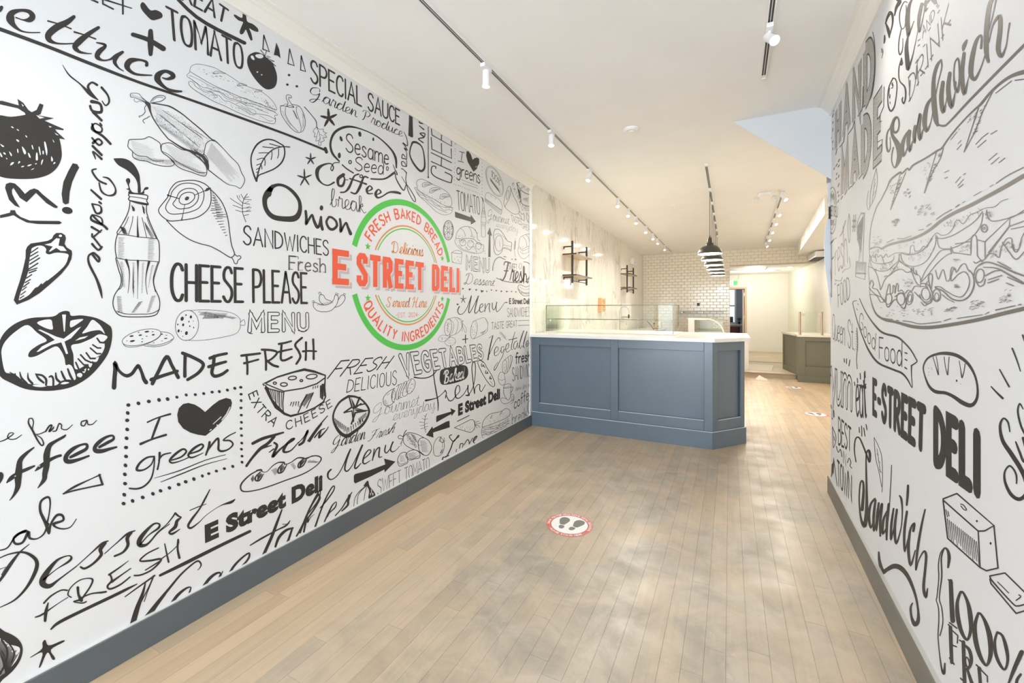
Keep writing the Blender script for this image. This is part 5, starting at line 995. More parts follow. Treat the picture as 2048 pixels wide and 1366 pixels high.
# --- time for a coffee break, left edge
draw(L_, X1, 'lettering', 'script lettering reading time for a, cut by the frame', 'T -10 590 10 60 565 14 140 510 12 150 490 10 110 490 12 85 530 14 110 560 12 180 555 12 245 510 8;T 330 325 14 325 380 20 375 470 24 420 560 22 470 630 18 495 610 18 470 550 14 420 515 10;T 330 325 12 365 325 14 380 370 14 370 440 12 390 500 10 450 500 12 520 470 14;T 520 470 20 560 410 20 590 405 18 560 470 22 600 440 18 610 420 12;T 600 470 12 640 460 16 670 385 16 700 400 16 700 440 12 760 450 12 825 395 8;T 985 345 16 930 360 16 925 400 16 960 405 14 990 350 14 1000 390 14 1050 390 12 1100 345 8')
draw(L_, X1, 'lettering', 'brush lettering reading Coffee, cut by the frame', '''T -30 960 40 10 960 50 15 1000 40 -20 1060 40
T 385 655 16 300 720 36 230 800 56 215 900 76 205 1000 80 200 1100 60 160 1190 30 110 1255 10;T 75 1055 14 130 1000 50 220 940 40 310 900 38 390 865 22;d 172 980 10 6 -30
T 745 512 16 720 535 30 620 590 36 560 640 56 530 740 74 530 850 70 510 950 62 500 1020 50 430 1115 10;T 400 920 12 460 870 44 560 800 40 640 760 32 690 745 30;d 447 866 10 6 -30
T 800 765 30 880 725 40 980 670 36 985 620 30 920 625 26 830 670 44 760 740 50 750 800 56 800 815 50 900 790 34 1010 750 22
T 1130 650 30 1220 600 36 1290 560 30 1280 520 24 1210 535 30 1130 590 44 1080 650 44 1090 690 54 1160 695 46 1250 670 34 1325 650 22''')
draw(L_, X1, 'triangle_drawing', None, 'T 715 1182 12 850 1100 26 1040 1010 12 1140 965 20;L 26 1130 965 1165 1075;T 1170 1075 22 1000 1110 18 820 1150 20 720 1184 14')
draw(L_, X4, 'lettering', 'script lettering reading break, cut by the frame', 'T -20 430 10 50 410 10 100 340 12 150 300 16 185 290 20 130 310 16 95 345 16 110 380 18 160 370 16 200 300 22 210 340 18 260 345 10 310 310 12 340 240 18;T 345 305 20 320 230 24 285 150 20 290 80 16 340 50 16 355 90 12 345 180 10 330 240 16;T 345 300 24 360 240 16 400 180 18 440 180 18 445 215 16 380 240 20 400 265 14 450 275 10 500 260 8 540 205 6')
draw(L_, X4, 'lettering', 'large script lettering reading Dessert', '''
T 205 385 5 140 440 12 70 530 26 20 610 20 -30 680 10;T -20 490 8 60 455 10 160 440 16 230 470 24 262 520 28 240 600 26 180 700 18 100 780 12 0 830 6;L 6 0 560 40 545 10 600
T 300 640 12 400 560 6 480 510 16 505 480 16 480 465 8 400 500 18 320 600 40 300 660 46 350 680 30 420 630 12 540 540 8
T 540 540 6 640 450 8 720 380 16 765 360 8;T 745 375 20 710 420 28 715 460 22 660 520 16 600 555 16 570 545 14;T 740 450 6 830 370 8 900 310 14 955 288 8;T 930 300 18 900 340 26 905 390 22 870 440 16 810 468 14
T 985 395 10 1050 320 8 1120 270 16 1125 240 12 1080 245 14 1000 330 30 985 385 34 1040 385 16 1120 300 8 1200 240 6''')
draw(L_, X5, 'lettering', 'end of the script lettering reading Dessert', 'T 0 700 12 60 620 8 140 550 8 190 490 12 210 460 14;T 215 455 20 245 480 16 265 490 10 230 520 26 215 570 30 165 615 18 190 630 20 255 590 6;T 510 252 8 470 330 16 420 420 14 360 500 20 325 560 20 350 580 18 420 530 8 480 470 5 600 390 6 690 360 24 725 335 8;T 340 430 8 410 400 8 480 375 5')
draw(L_, X4, 'lettering', 'pen lettering reading Fresh, underlined', '''
T 475 710 12 430 710 10 360 750 12 310 800 14;T 340 800 10 325 860 24 318 925 20;T 250 900 10 300 880 14 400 810 6 480 760 6
T 550 690 20 555 740 18 575 780 26;T 505 760 8 480 740 10 500 690 8 560 640 8 620 625 8 655 635 14 640 680 12 600 740 12 570 775 16 520 790 8 580 800 10 610 790 10;T 560 770 12 640 735 10 720 725 14 750 720 14
T 910 500 4 850 545 10 770 600 14;T 925 555 8 860 600 10 790 650 18;T 780 600 14 790 640 14 760 680 14 780 700 14 850 670 12 920 615 10
T 1120 410 8 1040 450 10 990 500 12 1060 500 14 1140 490 14 1080 560 12 1000 600 12 950 605 12
T 360 985 12 420 935 22 600 845 22 800 750 22 900 700 18 970 665 6''')
draw(L_, X5, 'lettering', 'last letter of the pen lettering reading Fresh', 'T -40 940 10 40 890 12 95 850 10 0 860 10;T -10 790 10 75 750 8;T 125 715 10 140 790 14 158 870 18;T 100 840 10 170 790 8 240 720 8 240 680 14;T 240 680 18 235 760 18 250 835 22')
draw(L_, X4, 'star_drawing', None, 'B 300 1080 320 1060 345 1100 440 1065 452 1075 360 1130 390 1190 370 1200 335 1150 290 1245 275 1250 300 1150 220 1185 218 1180 295 1125')
draw(L_, X4, 'onion_drawing', 'dark engraved onion drawing in the bottom corner', 'B -30 1000 40 1005 110 1040 150 1085 160 1140 140 1210 90 1280 20 1340 -30 1370;b -20 1070 20 1060 60 1090 130 1110 140 1140 120 1200 70 1260 0 1320 -20 1320;H 7 26 -20 1090 20 1060 40 1310 140 1140;H 5 20 -20 1160 40 1120 0 1330 60 1270;T 10 1060 16 50 1130 16 40 1220 16 0 1300 16;T 60 1080 12 100 1150 12 80 1220 12')
draw(L_, X4, 'lettering', 'first stroke of the script word Vegetables cut by the baseboard', 'T 885 755 8 960 700 10 1095 605 12;T 1085 610 14 1060 670 8 1000 790 8;T 1030 650 8 1010 730 20 970 840 34 940 945 40;L 6 1085 620 1040 730 1020 790;T 1170 740 8 1110 820 12 1060 890 22')
draw(L_, X5, 'lettering', 'script lettering reading Vegetables, cut off by the baseboard', '''
T -40 1340 20 60 1220 26 160 1100 20 260 980 16 360 890 14 410 862 16 435 890 14 425 920 8 405 940 5;Q 5 60 1230 130 1150
T 160 1260 20 230 1160 26 300 1100 18 345 1085 10 340 1120 14 310 1190 10
T 430 1120 20 500 1020 26 560 970 20 600 965 14 585 1010 10 560 1080 16;L 8 620 950 600 1000
T 670 980 20 720 900 20 790 830 16 845 795 14 840 840 18 790 900 14 740 940 12
T 855 728 10 950 670 16 1080 600 12 1160 560 16 1195 518 8;T 1125 425 12 1085 530 22 1040 650 26 1000 740 26 960 830 26;T 1130 548 6 1180 545 6 1190 520 5
T 1070 740 18 1100 660 24 1160 600 22 1220 580 14;T 1215 580 16 1185 670 20 1150 760 22;T 1250 650 14 1310 540 18 1370 400 16 1440 290 12;T 1440 300 12 1450 330 12 1400 420 14 1330 520 14''')
draw(L_, X6, 'lettering', 'last letters of the script word Vegetables', 'T 0 1290 18 60 1130 20 140 960 18 195 860 14 215 855 10 190 950 16 110 1060 12 60 1120 10;T 40 1280 20 60 1180 22 85 1130 18 80 1180 14 110 1130 8 150 1095 4;T 160 1225 20 210 1080 16 270 930 16 330 820 14 360 800 12 350 850 14 280 950 14 210 1030 10;T 255 1175 14 300 1080 18 340 1000 14 380 965 8 370 1020 14 310 1080 10 290 1120 10;T 370 1110 12 440 1030 12 500 930 14 545 865 10;T 520 900 30 505 950 26 500 1000 22 440 1060 14')
draw(L_, X6, 'onion_drawing', 'black and white onion drawing touching the baseboard', 'T 565 1010 6 575 930 6 620 860 8 690 800 10;B 665 800 712 740 730 800 770 850 790 900 720 930 725 850 700 800;S 6 600 990 610 900 660 830 700 800;S 6 670 950 685 860 700 810;b 745 830 755 850 750 880;b 735 870 745 880 740 900;b 760 870 772 880 762 900')
typeset(L_, 'E Street Deli', .062, (410, 1084), (645, 978), (409, 1051), (645, 948), space=1.06)
draw(L_, X5, 'underline', None, 'T 85 985 22 300 880 30 600 730 28 853 608 24')
draw(L_, X2, 'dotted_frame_drawing', None, 'O 20 125 330 220 314 318 296 414 282 495 274;O 16 582 256 670 235 756 232 835 222 914 208 982 203 1058 189 1128 172 1184 163;O 20 119 405 114 474 114 560 108 643 103 730 103 814 98 898 92 983 94 1070 86 1175 80 1258 165 1233 260 1200;O 15 1187 228 1187 288 1186 357 1189 425 1190 493 1187 552 1191 617 1193 688 1190 746 1196 811 1196 868;O 19 356 1166 428 1138 512 1110 598 1078 665 1053 742 1027;O 16 822 998 882 976 954 952 1029 929 1108 908')
draw(L_, X2, 'heart_drawing', 'big black heart inside the dotted frame', 'P 848 395 800 355 750 325 690 310 640 320 600 360 585 420 595 490 640 550 710 590 780 610 852 620 920 565 990 500 1050 430 1090 360 1102 310 1090 275 1045 263 980 285 920 330;T 1095 340 2 1090 345 2;p 1080 345 1086 350 1050 425 1006 475 1002 468 1045 415;p 1000 435 1000 445 925 512 920 508;b 960 512 970 520 955 525;b 905 555 908 565 885 574')
draw(L_, X2, 'lettering', 'lettering reading I greens inside the dotted frame', '''
T 305 492 16 400 450 14 520 415 20;T 420 450 20 385 540 24 345 650 20;T 240 697 26 340 655 18 480 610 22
T 370 815 16 300 825 18 230 880 22 205 940 24 270 940 16 340 890 14 370 820 12 365 920 14 340 1020 16 280 1090 18 210 1118 18 135 1115 16;T 420 780 24 415 860 16 400 935 18;T 410 850 14 450 800 16 525 780 12
T 530 850 14 620 820 16 670 770 18 640 745 18 570 790 24 515 850 20 540 875 16 620 855 10 690 825 10;T 700 790 14 790 760 18 830 720 18 810 700 18 740 740 24 690 800 20 720 825 16 790 800 10 830 780 6
T 890 680 24 880 730 22 855 800 18;T 870 760 16 930 680 18 970 645 20 975 700 20 975 750 22 1010 765 20 1070 745 14 1110 700 16 1080 665 16 1020 662 14 1070 620 12 1135 588 10
T 370 1018 4 600 950 10 850 850 8 1040 798 6;T 430 1055 6 620 980 12 850 890 8 1055 835 4''')
draw(L_, X3, 'cheese_drawing', 'drawing of a cheese wedge with holes', '''
P 240 385 370 320 480 285 610 248 700 268 795 305 800 320 700 290 610 272 520 290 370 335 275 385
L 10 275 388 350 420 430 452;L 12 430 452 600 425 720 385 790 335;L 12 795 310 790 420 798 500 780 540;L 10 430 452 420 560 425 640
P 240 385 275 400 330 520 380 580 440 640 490 660 600 635 700 590 790 530 790 550 700 605 600 650 490 680 430 660 350 600 290 490
L 10 245 390 300 430 420 460;H 8 7 290 425 320 500 410 455 405 640;L 8 350 440 360 580;L 8 385 450 392 620
E 10 505 335 36 16 -6;E 10 430 392 30 16 0;E 10 350 380 14 10 0;E 10 584 358 12 9 0;E 10 675 322 48 20 -8;d 258 410 6 10 0
H 9 4 500 545 480 590 560 540 555 590;H 8 5 630 480 560 600 690 460 600 600;L 10 630 480 555 640;L 8 690 465 630 600;H 14 4 755 400 750 540 790 380 785 500;L 12 770 390 770 520;L 7 690 410 685 430;L 7 710 405 705 425;L 7 730 400 725 420''')
class Arc:   # text along a traced curve on the wall
    def __init__(s, wall, pts, h_px): 
        s.P = [wall.uv(*p) for p in crom(pts, n=8)]; a = wall.uv(pts[0][0], pts[0][1]); b = wall.uv(pts[0][0], pts[0][1] - h_px); s.h = b[1] - a[1]
        s.c = [0]
        for i in range(1, len(s.P)): s.c.append(s.c[-1] + math.dist(s.P[i], s.P[i - 1]))
    def __call__(s, a, b):
        q = min(max(a, 0), 1) * s.c[-1]; i = 0
        while i < len(s.c) - 2 and s.c[i + 1] < q: i += 1
        r = (q - s.c[i]) / ((s.c[i + 1] - s.c[i]) or 1); A, B = s.P[i], s.P[i + 1]; x, y = A[0] + (B[0] - A[0]) * r, A[1] + (B[1] - A[1]) * r; sg_ = -1 if s.P[-1][0] < s.P[0][0] else 1
        i2, i3 = max(0, i - 4), min(len(s.P) - 1, i + 5); d = (s.P[i3][0] - s.P[i2][0], s.P[i3][1] - s.P[i2][1]); l = math.hypot(*d) or 1
        return (x - d[1] / l * b * s.h * sg_, y + d[0] / l * b * s.h * sg_)
word(L_, 'EXTRA', 'caps', .14, arcfn=Arc(L_, [(497, 789), (506, 812), (523, 833), (546, 853)], 17), gap=2.6)
word(L_, 'CHEESE', 'caps', .13, arcfn=Arc(L_, [(573, 860), (602, 849), (634, 832), (664, 812)], 17), gap=3)
draw(L_, X3, 'lettering', 'thick brush script lettering reading Fresh', '''
T 155 912 26 240 870 28 340 840 24 425 815 16;T 345 850 26 290 910 26 220 960 28 150 1040 22 100 1110 22;T 215 960 22 280 940 14 320 930 8
T 345 905 18 370 930 22 345 990 22 335 1025 24 400 960 16 470 905 12;T 300 990 8 340 960 12;T 440 930 8 500 890 16 520 870 18 490 880 16 440 940 26 430 985 22 490 975 12 560 900 8
T 555 910 8 610 850 10 640 800 22 620 850 22 600 900 22 565 925 20;T 640 890 10 720 780 14 815 668 8;T 760 740 16 700 820 20 655 890 22;T 700 860 12 750 800 12 790 780 8;T 755 800 16 740 860 18 800 800 10 822 765 6''')
draw(L_, X3, 'baguette_drawing', 'line drawing of a plain baguette', '''
T 200 1150 10 130 1190 12 60 1260 14 50 1310 14 80 1335 12 180 1325 10 300 1290 10 450 1235 10 600 1180 10 700 1120 8 750 1070 10 755 1035 12 700 1020 10 600 1050 8
T 190 1150 12 230 1145 16 240 1160 8 280 1160 6 330 1110 8 380 1080 10 430 1080 16 440 1095 8 490 1080 8 550 1040 10 600 1040 14 625 1048 8 680 1020 8
T 225 1160 8 185 1200 12 180 1235 14 215 1235 14 250 1180 8;T 420 1090 8 385 1130 12 380 1170 14 420 1160 12 455 1100 8;T 595 1050 8 560 1090 12 560 1125 12 600 1105 12 630 1055 8
H 5 6 195 1200 230 1165 195 1240 245 1180;H 5 6 395 1130 425 1095 395 1170 450 1105;H 5 6 570 1085 600 1050 565 1125 625 1055
H 4 6 140 1225 165 1180 150 1250 180 1210;H 4 6 320 1150 370 1120 350 1190 375 1150;H 4 6 490 1100 520 1080 520 1140 540 1110;H 4 9 640 1080 660 1050 710 1080 740 1070''')
draw(L_, X3, 'tomato_drawing', 'outlined tomato drawing with star stalk', '''
T 1000 495 22 920 550 18 870 640 16 870 720 20 920 810 28 985 845 32 1060 800 26 1130 740 22 1175 660 18 1175 600 18 1120 530 16 1060 500 18 1000 495 22
L 14 1005 500 1030 590 960 640;L 12 960 640 1030 625 1040 700 1025 740;L 14 1025 740 1060 640 1150 625;L 12 1150 625 1060 600 1110 560;T 1110 560 12 1050 600 16 1030 590 10;P 1020 500 1060 580 1090 500 1110 500 1100 520 1070 595 1045 610;L 12 1090 575 1150 560;T 1170 620 8 1100 625 20 1060 615 10;L 9 1045 600 1045 720
H 8 8 880 690 900 760 990 770 985 830;H 8 7 1000 770 1005 830 1120 690 1130 730;H 8 6 1090 690 1100 750 1150 640 1155 680''')
word(L_, 'FRESH', 'caps', .06, (655, 757), (770, 737), (682, 722), (788, 712), gap=1.8, label='slanted pen lettering reading Fresh')
word(L_, 'DELICIOUS', 'caps', .075, (693, 785), (793, 769), (697, 760), (793, 741), gap=1.9)
draw(L_, V5, 'sliced_loaf_drawing', None, '''S 6 850 550 790 580 730 640 718 700 740 745 790 745 830 720;S 5 850 550 820 590 815 660 830 710 850 705;E 5 838 640 18 66 6
S 5 870 530 900 510 870 600 865 670 885 675 900 640;S 5 900 510 930 500 900 580 890 660 910 665;S 5 940 500 960 490 920 580 910 650 935 650;S 5 960 480 990 475 950 560 940 630 970 640 1000 610;S 5 1000 470 1030 445 1060 442 1082 480 1075 540 1040 595 1000 610 995 560 1010 500 1040 450;S 5 990 480 980 550 990 600
K 4 16 6 60 1020 480 1070 480 1010 590;O 4 832 600 842 620 830 650 845 670 838 700 930 560 925 600 960 550 970 590 1020 550 1040 500 1010 580;H 4 4 725 700 760 680 740 735 790 730;S 3 760 630 790 610''', M_LINE)
word(L_, 'Gourmet', 'script', .032, (743, 836), (838, 811), (746, 809), (838, 787), nib=.3, m=M_LINE)
word(L_, 'everyday', 'script', .036, (785, 842), (870, 817), (787, 822), (868, 795), nib=.3, m=M_LINE)
word(L_, 'Garden', 'script', .085, (662, 898), (729, 878), (668, 873), (734, 853), nib=.6)
word(L_, 'Fresh', 'script', .075, (734, 884), (786, 865), (744, 862), (796, 844), nib=.6)
draw(L_, X6, 'lettering', 'large script lettering reading Menu', 'T 325 625 18 295 660 20 295 710 18 330 730 12 390 690 10 450 590 10 500 470 12 530 412 14;T 530 412 16 490 520 18 470 620 16 500 640 14 560 560 8 650 370 12;T 655 370 18 610 480 18 575 590 18 590 612 16 640 560 8;T 660 520 8 720 470 12 745 430 12 720 420 12 680 470 16 660 540 18 680 565 14 740 530 6;T 780 410 12 770 480 14 760 530 12;T 770 500 8 800 420 12 835 395 14 830 450 16 830 495 14 860 490 8;T 900 370 12 890 430 14 910 450 12 950 400 8 980 335 10;T 975 335 14 950 410 16 970 440 12 1010 420 6 1045 380 5')
draw(L_, X6, 'arrow_drawing', 'thick black arrow pointing right', 'P 565 690 580 672 740 630 895 572 882 510 1002 542 890 655 886 625 740 700 580 772 565 755')
word(L_, 'SWEET TOMATO', 'caps', .045, (755, 990), (859, 936), (755, 961), (858, 914), gap=1.2)
SAL = '''S 9 %s'''
draw(L_, X6, 'salami_drawing', 'small engraved drawing of a tied salami with slices', '''
S 6 1085 285 1120 245 1170 240 1230 255 1300 290 1350 320 1380 380 1375 430 1340 475 1290 470 1240 430 1180 410 1110 370 1085 330 1085 285
S 6 1245 380 1240 340 1260 300 1300 290;S 6 1245 380 1255 430 1300 470;S 6 1085 285 1050 265 1030 280 1040 300 1080 300;S 4 1085 285 1100 240 1120 210 1100 230 1080 280;S 4 1085 300 1090 270 1150 250;S 4 1075 310 1065 350 1060 380;S 4 1080 310 1050 360
C 6 1030 500 1060 455 1110 445 1125 490 1130 550 1100 570 1045 590 1025 545;C 6 1110 470 1150 430 1210 420 1255 450 1255 500 1200 515 1150 525 1120 500
S 4 1030 540 1060 570 1120 545;S 4 1120 490 1170 515 1255 480;H 3 20 1110 260 1150 260 1210 400 1240 380;H 3 12 1160 250 1210 270 1210 330 1240 340;H 2 14 1260 320 1330 330 1280 440 1360 440;H 2 8 1050 480 1100 480 1050 540 1110 540;H 2 8 1130 460 1220 440 1150 510 1240 490;K 3 40 10 60 1100 280 1240 300 1140 360''', M_LINE)
draw(L_, V5, 'fern_drawing', None, 'S 5 1205 1055 1190 990 1190 930 1200 870 1215 840;S 4 1190 940 1130 935;S 4 1190 970 1140 975;S 4 1192 1000 1145 1010;S 4 1192 960 1225 945;S 4 1192 990 1228 985;S 4 1195 910 1160 890;S 4 1195 905 1225 895;S 4 1198 1020 1215 1010;S 4 1205 870 1180 860', M_LINE)
# --- lower right of the left mural
word(L_, 'VEGETABLES', 'caps', .17, (808, 751), (966, 716), (800, 711), (962, 691), outline=.075, gap=3.0, m=M_LINE, label='outlined lettering reading Vegetables')
draw(L_, V6, 'lettering', 'large script lettering reading Fresh', '''T -65 310 18 0 320 12 80 315 12 150 280 12 195 220 10 205 185 10 180 190 10 155 250 10 165 360 12 185 480 14 205 600 14 205 690 8;T 65 575 24 140 560 14 200 540 10 250 500 8 290 460 10;T 285 460 14 300 490 10 290 550 8 295 510 6 330 575 12 370 570 10 400 530 8 450 470 8 445 410 10 420 410 10 400 470 14 410 540 14 450 545 10 500 500 8;T 500 500 8 540 430 8 545 400 12 545 470 12 560 515 12 520 515 10 560 500 8 610 400 8 630 250 8 625 150 10 605 140 10 590 200 10 600 330 10 620 495 10 625 440 8 655 395 8 680 400 10 680 450 10 700 470 8 745 395 6''')
draw(L_, V6, 'badge_drawing', 'black rounded badge with white script reading Baked', 'B 225 290 235 235 280 210 370 190 470 172 530 185 548 240 540 300 500 340 400 375 300 395 245 390 225 345')
word(L_, 'Baked', 'script', .13, (887, 767), (927, 757), (887, 742), (929, 733), m=M_PAPER, off=.0012, nib=.3)
draw(L_, V6, 'bread_drawing', None, 'S 7 660 125 690 120 730 145 760 200 800 260 830 320 850 380 840 415 800 400 740 320 690 230 660 160 660 125;S 8 700 155 700 185 725 185 740 200;S 8 750 235 745 265 775 265;S 8 800 300 790 325 815 330;P 715 160 730 175 710 185;P 765 240 775 262 755 258;P 805 305 815 328 798 322;S 4 700 130 720 145;H 3 5 800 350 810 370 820 390 830 400', M_LINE)
typeset(L_, 'E Street Deli', .062, (916, 830.5), (1000, 796), (916, 809), (1000, 776), space=1.04)
draw(L_, V6, 'arrow_drawing', None, 'P 185 755 195 748 355 700 345 662 405 690 358 752 355 728 190 822 183 815;P 335 805 338 880 150 940 152 998 68 970 140 868 145 895 300 815;L 9 425 812 560 745')
draw(L_, V6, 'carrot_drawing', None, 'S 6 390 885 470 845 560 800 600 795 620 830 620 890 580 935 520 925 390 885;S 5 620 850 640 820 670 810;S 5 625 850 690 830;S 5 622 855 660 860 680 880;S 5 625 850 640 880 650 890;K 3 18 12 90 440 860 600 860 480 910;S 4 620 845 625 800', M_LINE)
draw(L_, V6, 'sandwich_drawing', 'line drawing of a long filled sandwich above the baseboard', 'S 5 705 880 720 810 780 740 850 715 920 700 980 665 1020 690 1020 740 980 775 900 810 800 850 705 880;S 5 820 740 800 780;S 5 935 700 905 740;S 4 705 890 800 880 900 850 1010 780;S 4 700 920 780 900 860 890 950 840 1015 800;S 4 700 940 740 930 800 940 870 900 950 870 1010 830;S 4 705 970 760 960 820 950 900 920 980 870;S 4 705 890 698 940 710 990 720 1005;S 3 710 960 740 945 780 975 820 930 860 930 900 890;K 3 70 14 -20 700 890 1010 790 720 980;K 3 30 8 40 740 780 980 700 760 850', M_LINE)
draw(L_, V6, 'lettering', 'script lettering reading Love, cut by the baseboard', 'T 255 1245 16 265 1220 12 290 1220 10 310 1200 12 350 1120 14 380 1040 12 440 985 12 430 975 10 385 1040 12 345 1010 10 335 980 10 360 965 10;T 290 1215 14 330 1200 10;T 410 1160 8 415 1130 8;T 450 1120 10 460 1070 10 490 1070 10 480 1110 8;T 500 1080 8 540 1020 10 560 1050 10 560 1070 8 600 1000 8;T 610 1040 10 640 1000 10 645 980 12 620 1000 14 605 1040 12 620 1060 10')
draw(L_, V6, 'radish_drawing', None, 'C 5 160 1060 190 1010 230 990 270 1040 275 1110 250 1180 200 1210 160 1190 152 1120;S 5 235 990 220 1030 260 1050 285 1030;S 5 240 985 235 1040 265 1050 275 1000;S 4 230 1000 215 1040;S 4 255 1050 255 1110;H 3 5 225 1180 245 1130 250 1170 265 1120', M_LINE)
draw(L_, V6, 'bread_slices_drawing', None, 'S 4 945 130 990 90 1030 60 1050 80 1045 140 1010 230 970 270 940 240 935 180 945 130;S 4 1000 80 1010 150 990 250;S 4 1030 65 1035 140 1015 220;S 4 960 110 985 130 985 200 965 265;C 4 895 290 915 255 950 260 965 310 970 370 940 400 905 380 890 330;S 3 895 330 930 345 965 330;K 3 14 8 40 945 150 980 150 945 240', M_LINE)
word(L_, 'fresh', 'print', .15, (1031, 727), (1061, 721), (1031, 706), (1061, 703), gap=1.2, label='bold serif lettering reading fresh')
word(L_, 'SANDWICH', 'caps', .06, (1025, 762), (1064, 751), (1024, 736), (1063, 727), gap=1.2)
draw(L_, V6, 'coffee_cup_drawing', None, 'S 5 950 430 960 400 1000 385 1035 395 1030 420 980 435 950 430;S 5 950 430 955 500 985 555 1010 565 1030 520 1035 420;S 5 1035 430 1055 420 1050 460 1030 490;S 4 985 555 930 545 920 580 950 610 1010 600 1060 560;S 4 1030 520 1050 500 1070 530 1060 590 1030 615;S 3 960 425 990 418 1020 405;C 3 1040 540 1060 530 1060 570 1045 580', M_LINE)
word(L_, 'time for a', 'script', .07, (1031, 782), (1059, 773), (1031, 773), (1059, 765), nib=.3, m=M_LINE)
word(L_, 'coffee', 'print', .11, (1028, 818), (1063, 795), (1028, 798), (1063, 773), label='lettering reading coffee near the counter', gap=1.4)
word(L_, 'break', 'print', .07, (1024, 850), (1055, 834), (1024, 828), (1052, 814), label='lettering reading break cut by the baseboard')
draw(L_, V6, 'tomato_drawing', None, 'S 6 1270 560 1240 580 1225 640 1230 700 1250 722 1270 715;S 5 1250 580 1265 620 1245 650 1270 640;S 5 1270 585 1255 600')
# --- upper right of the left mural
draw(L_, V1, 'exclamation_drawing', None, 'P 248 115 293 135 300 415 285 425 237 398')
draw(L_, V1, 'lettering', 'vertical brush lettering reading Onion, cut by the cornice', 'T 290 500 20 265 560 18 258 650 16 300 750 22 370 840 26 415 858 30 450 800 24 440 640 16 410 540 16 350 490 26 300 485 30 280 510 20;T 430 490 16 370 440 14 440 420 18 390 370 14 450 370 14 450 410 12;T 440 320 16 380 270 12;T 375 180 14 385 230 16 430 240 20;L 10 497 265 497 940;O 12 497 940')
word(L_, 'CHEE', 'caps', .075, (903.5, 346.5), (903.5, 276), (862, 346), (862, 252), (862, 252), gap=1.8, label='vertical lettering reading Cheese, cut by the cornice') if 0 else None
draw(L_, V1, 'lettering', 'vertical lettering reading Cheese, cut by the cornice', 'S 14 595 825 590 800 550 800 535 850 550 900 620 950 780 1010 800 980 800 920 715 875;L 12 535 620 800 750;L 12 535 735 800 855;L 12 670 680 665 795;L 12 535 420 545 575 800 695 795 570;L 12 668 500 670 620;L 12 535 290 545 390 800 535 798 450;L 12 670 370 668 450')
draw(L_, V1, 'dotted_frame_drawing', None, 'O 5 848 500 847 515 846 570 847 600 845 645 843 700 842 755 841 805 838 830 838 875 836 935 836 975 836 1028 858 1040 890 1048 915 1055 942 1065 968 1080 992 1090 1015 1098 1040 1105 1068 1115 1090 1125 1115 1133 1140 1145 1168 1160 1196 1165 1197 1125 1197 1080 1197 1035 1197 985 1197 940 1197 895 1197 850 1197 805 1197 755 1197 710')
draw(L_, V1, 'heart_drawing', 'upper black heart inside a dotted frame', 'P 1075 712 1050 640 1015 598 995 605 990 660 1010 740 1050 810 1085 868 1130 830 1160 760 1160 700 1130 682 1095 695;p 1155 770 1158 775 1130 820 1128 815;p 1125 790 1128 796 1108 815 1106 810')
word(L_, 'I', 'caps', .12, (921, 320), (924, 322), (923, 304), (926, 306)); draw(L_, V1, 'serif_stroke', None, 'L 9 905 605 968 622;L 9 885 728 955 745')
word(L_, 'greens', 'print', .10, (913, 350), (960, 367), (914, 325), (960, 341), gap=1.1)
draw(L_, V1, 'underline', None, 'L 4 925 970 1142 1055;L 4 945 1018 1142 1085')
draw(L_, V1, 'sandwich_drawing', 'line drawing of a crusty loaf sandwich beside the logo', '''S 5 355 1060 345 1000 380 968 430 968 500 1000 570 1040 660 1080 740 1130 790 1200 805 1280 780 1320 720 1310 640 1270 560 1220 480 1180 400 1130 355 1090 355 1060
S 5 420 1060 425 1020 480 1005 545 1030 500 1045 440 1065 420 1060;S 5 510 1140 530 1090 590 1075 655 1095 600 1110 550 1140 510 1140;S 5 645 1215 660 1170 720 1155 775 1190 730 1200 680 1225 645 1215
H 3 8 435 1050 460 1015 510 1040 530 1020;H 3 8 530 1130 560 1085 600 1110 630 1090;H 3 8 665 1205 690 1165 730 1200 760 1180
S 4 345 1080 320 1070 325 1095 350 1105 380 1130 420 1150 460 1190 520 1220 580 1270 640 1310 700 1330 760 1330 810 1330;S 4 340 1110 360 1160 420 1220 500 1290 560 1350 620 1400 700 1430 760 1420 800 1400 815 1340;S 4 350 1130 400 1170 440 1180 480 1230 540 1250 580 1300 640 1320 700 1370 760 1360 800 1370;S 4 360 1150 400 1200 450 1220 500 1260 560 1310 620 1350 680 1380 740 1400;K 3 40 10 40 380 1070 760 1290 360 1120;K 4 16 12 0 700 1320 810 1325 700 1345''', M_LINE)
word(L_, 'TOMATO', 'caps', .055, (915, 419), (960, 429), (913, 381), (958, 394), gap=1.2)
draw(L_, V2, 'arrow_drawing', 'brown black arrow pointing right under the lettering', 'P 248 765 440 835 445 805 508 890 445 925 443 890 255 838 248 825;P 680 958 708 1068 688 1060 690 1330 660 1330 668 1055 648 1040')
draw(L_, V2, 'lemon_slice_drawing', None, 'E 8 165 997 62 120 0;E 4 165 997 50 100 0;E 4 165 940 11 36 0;E 4 165 1055 11 36 0;E 4 137 968 11 30 -40;E 4 195 970 11 30 40;E 4 137 1028 11 30 40;E 4 193 1028 11 30 -40', M_LINE)
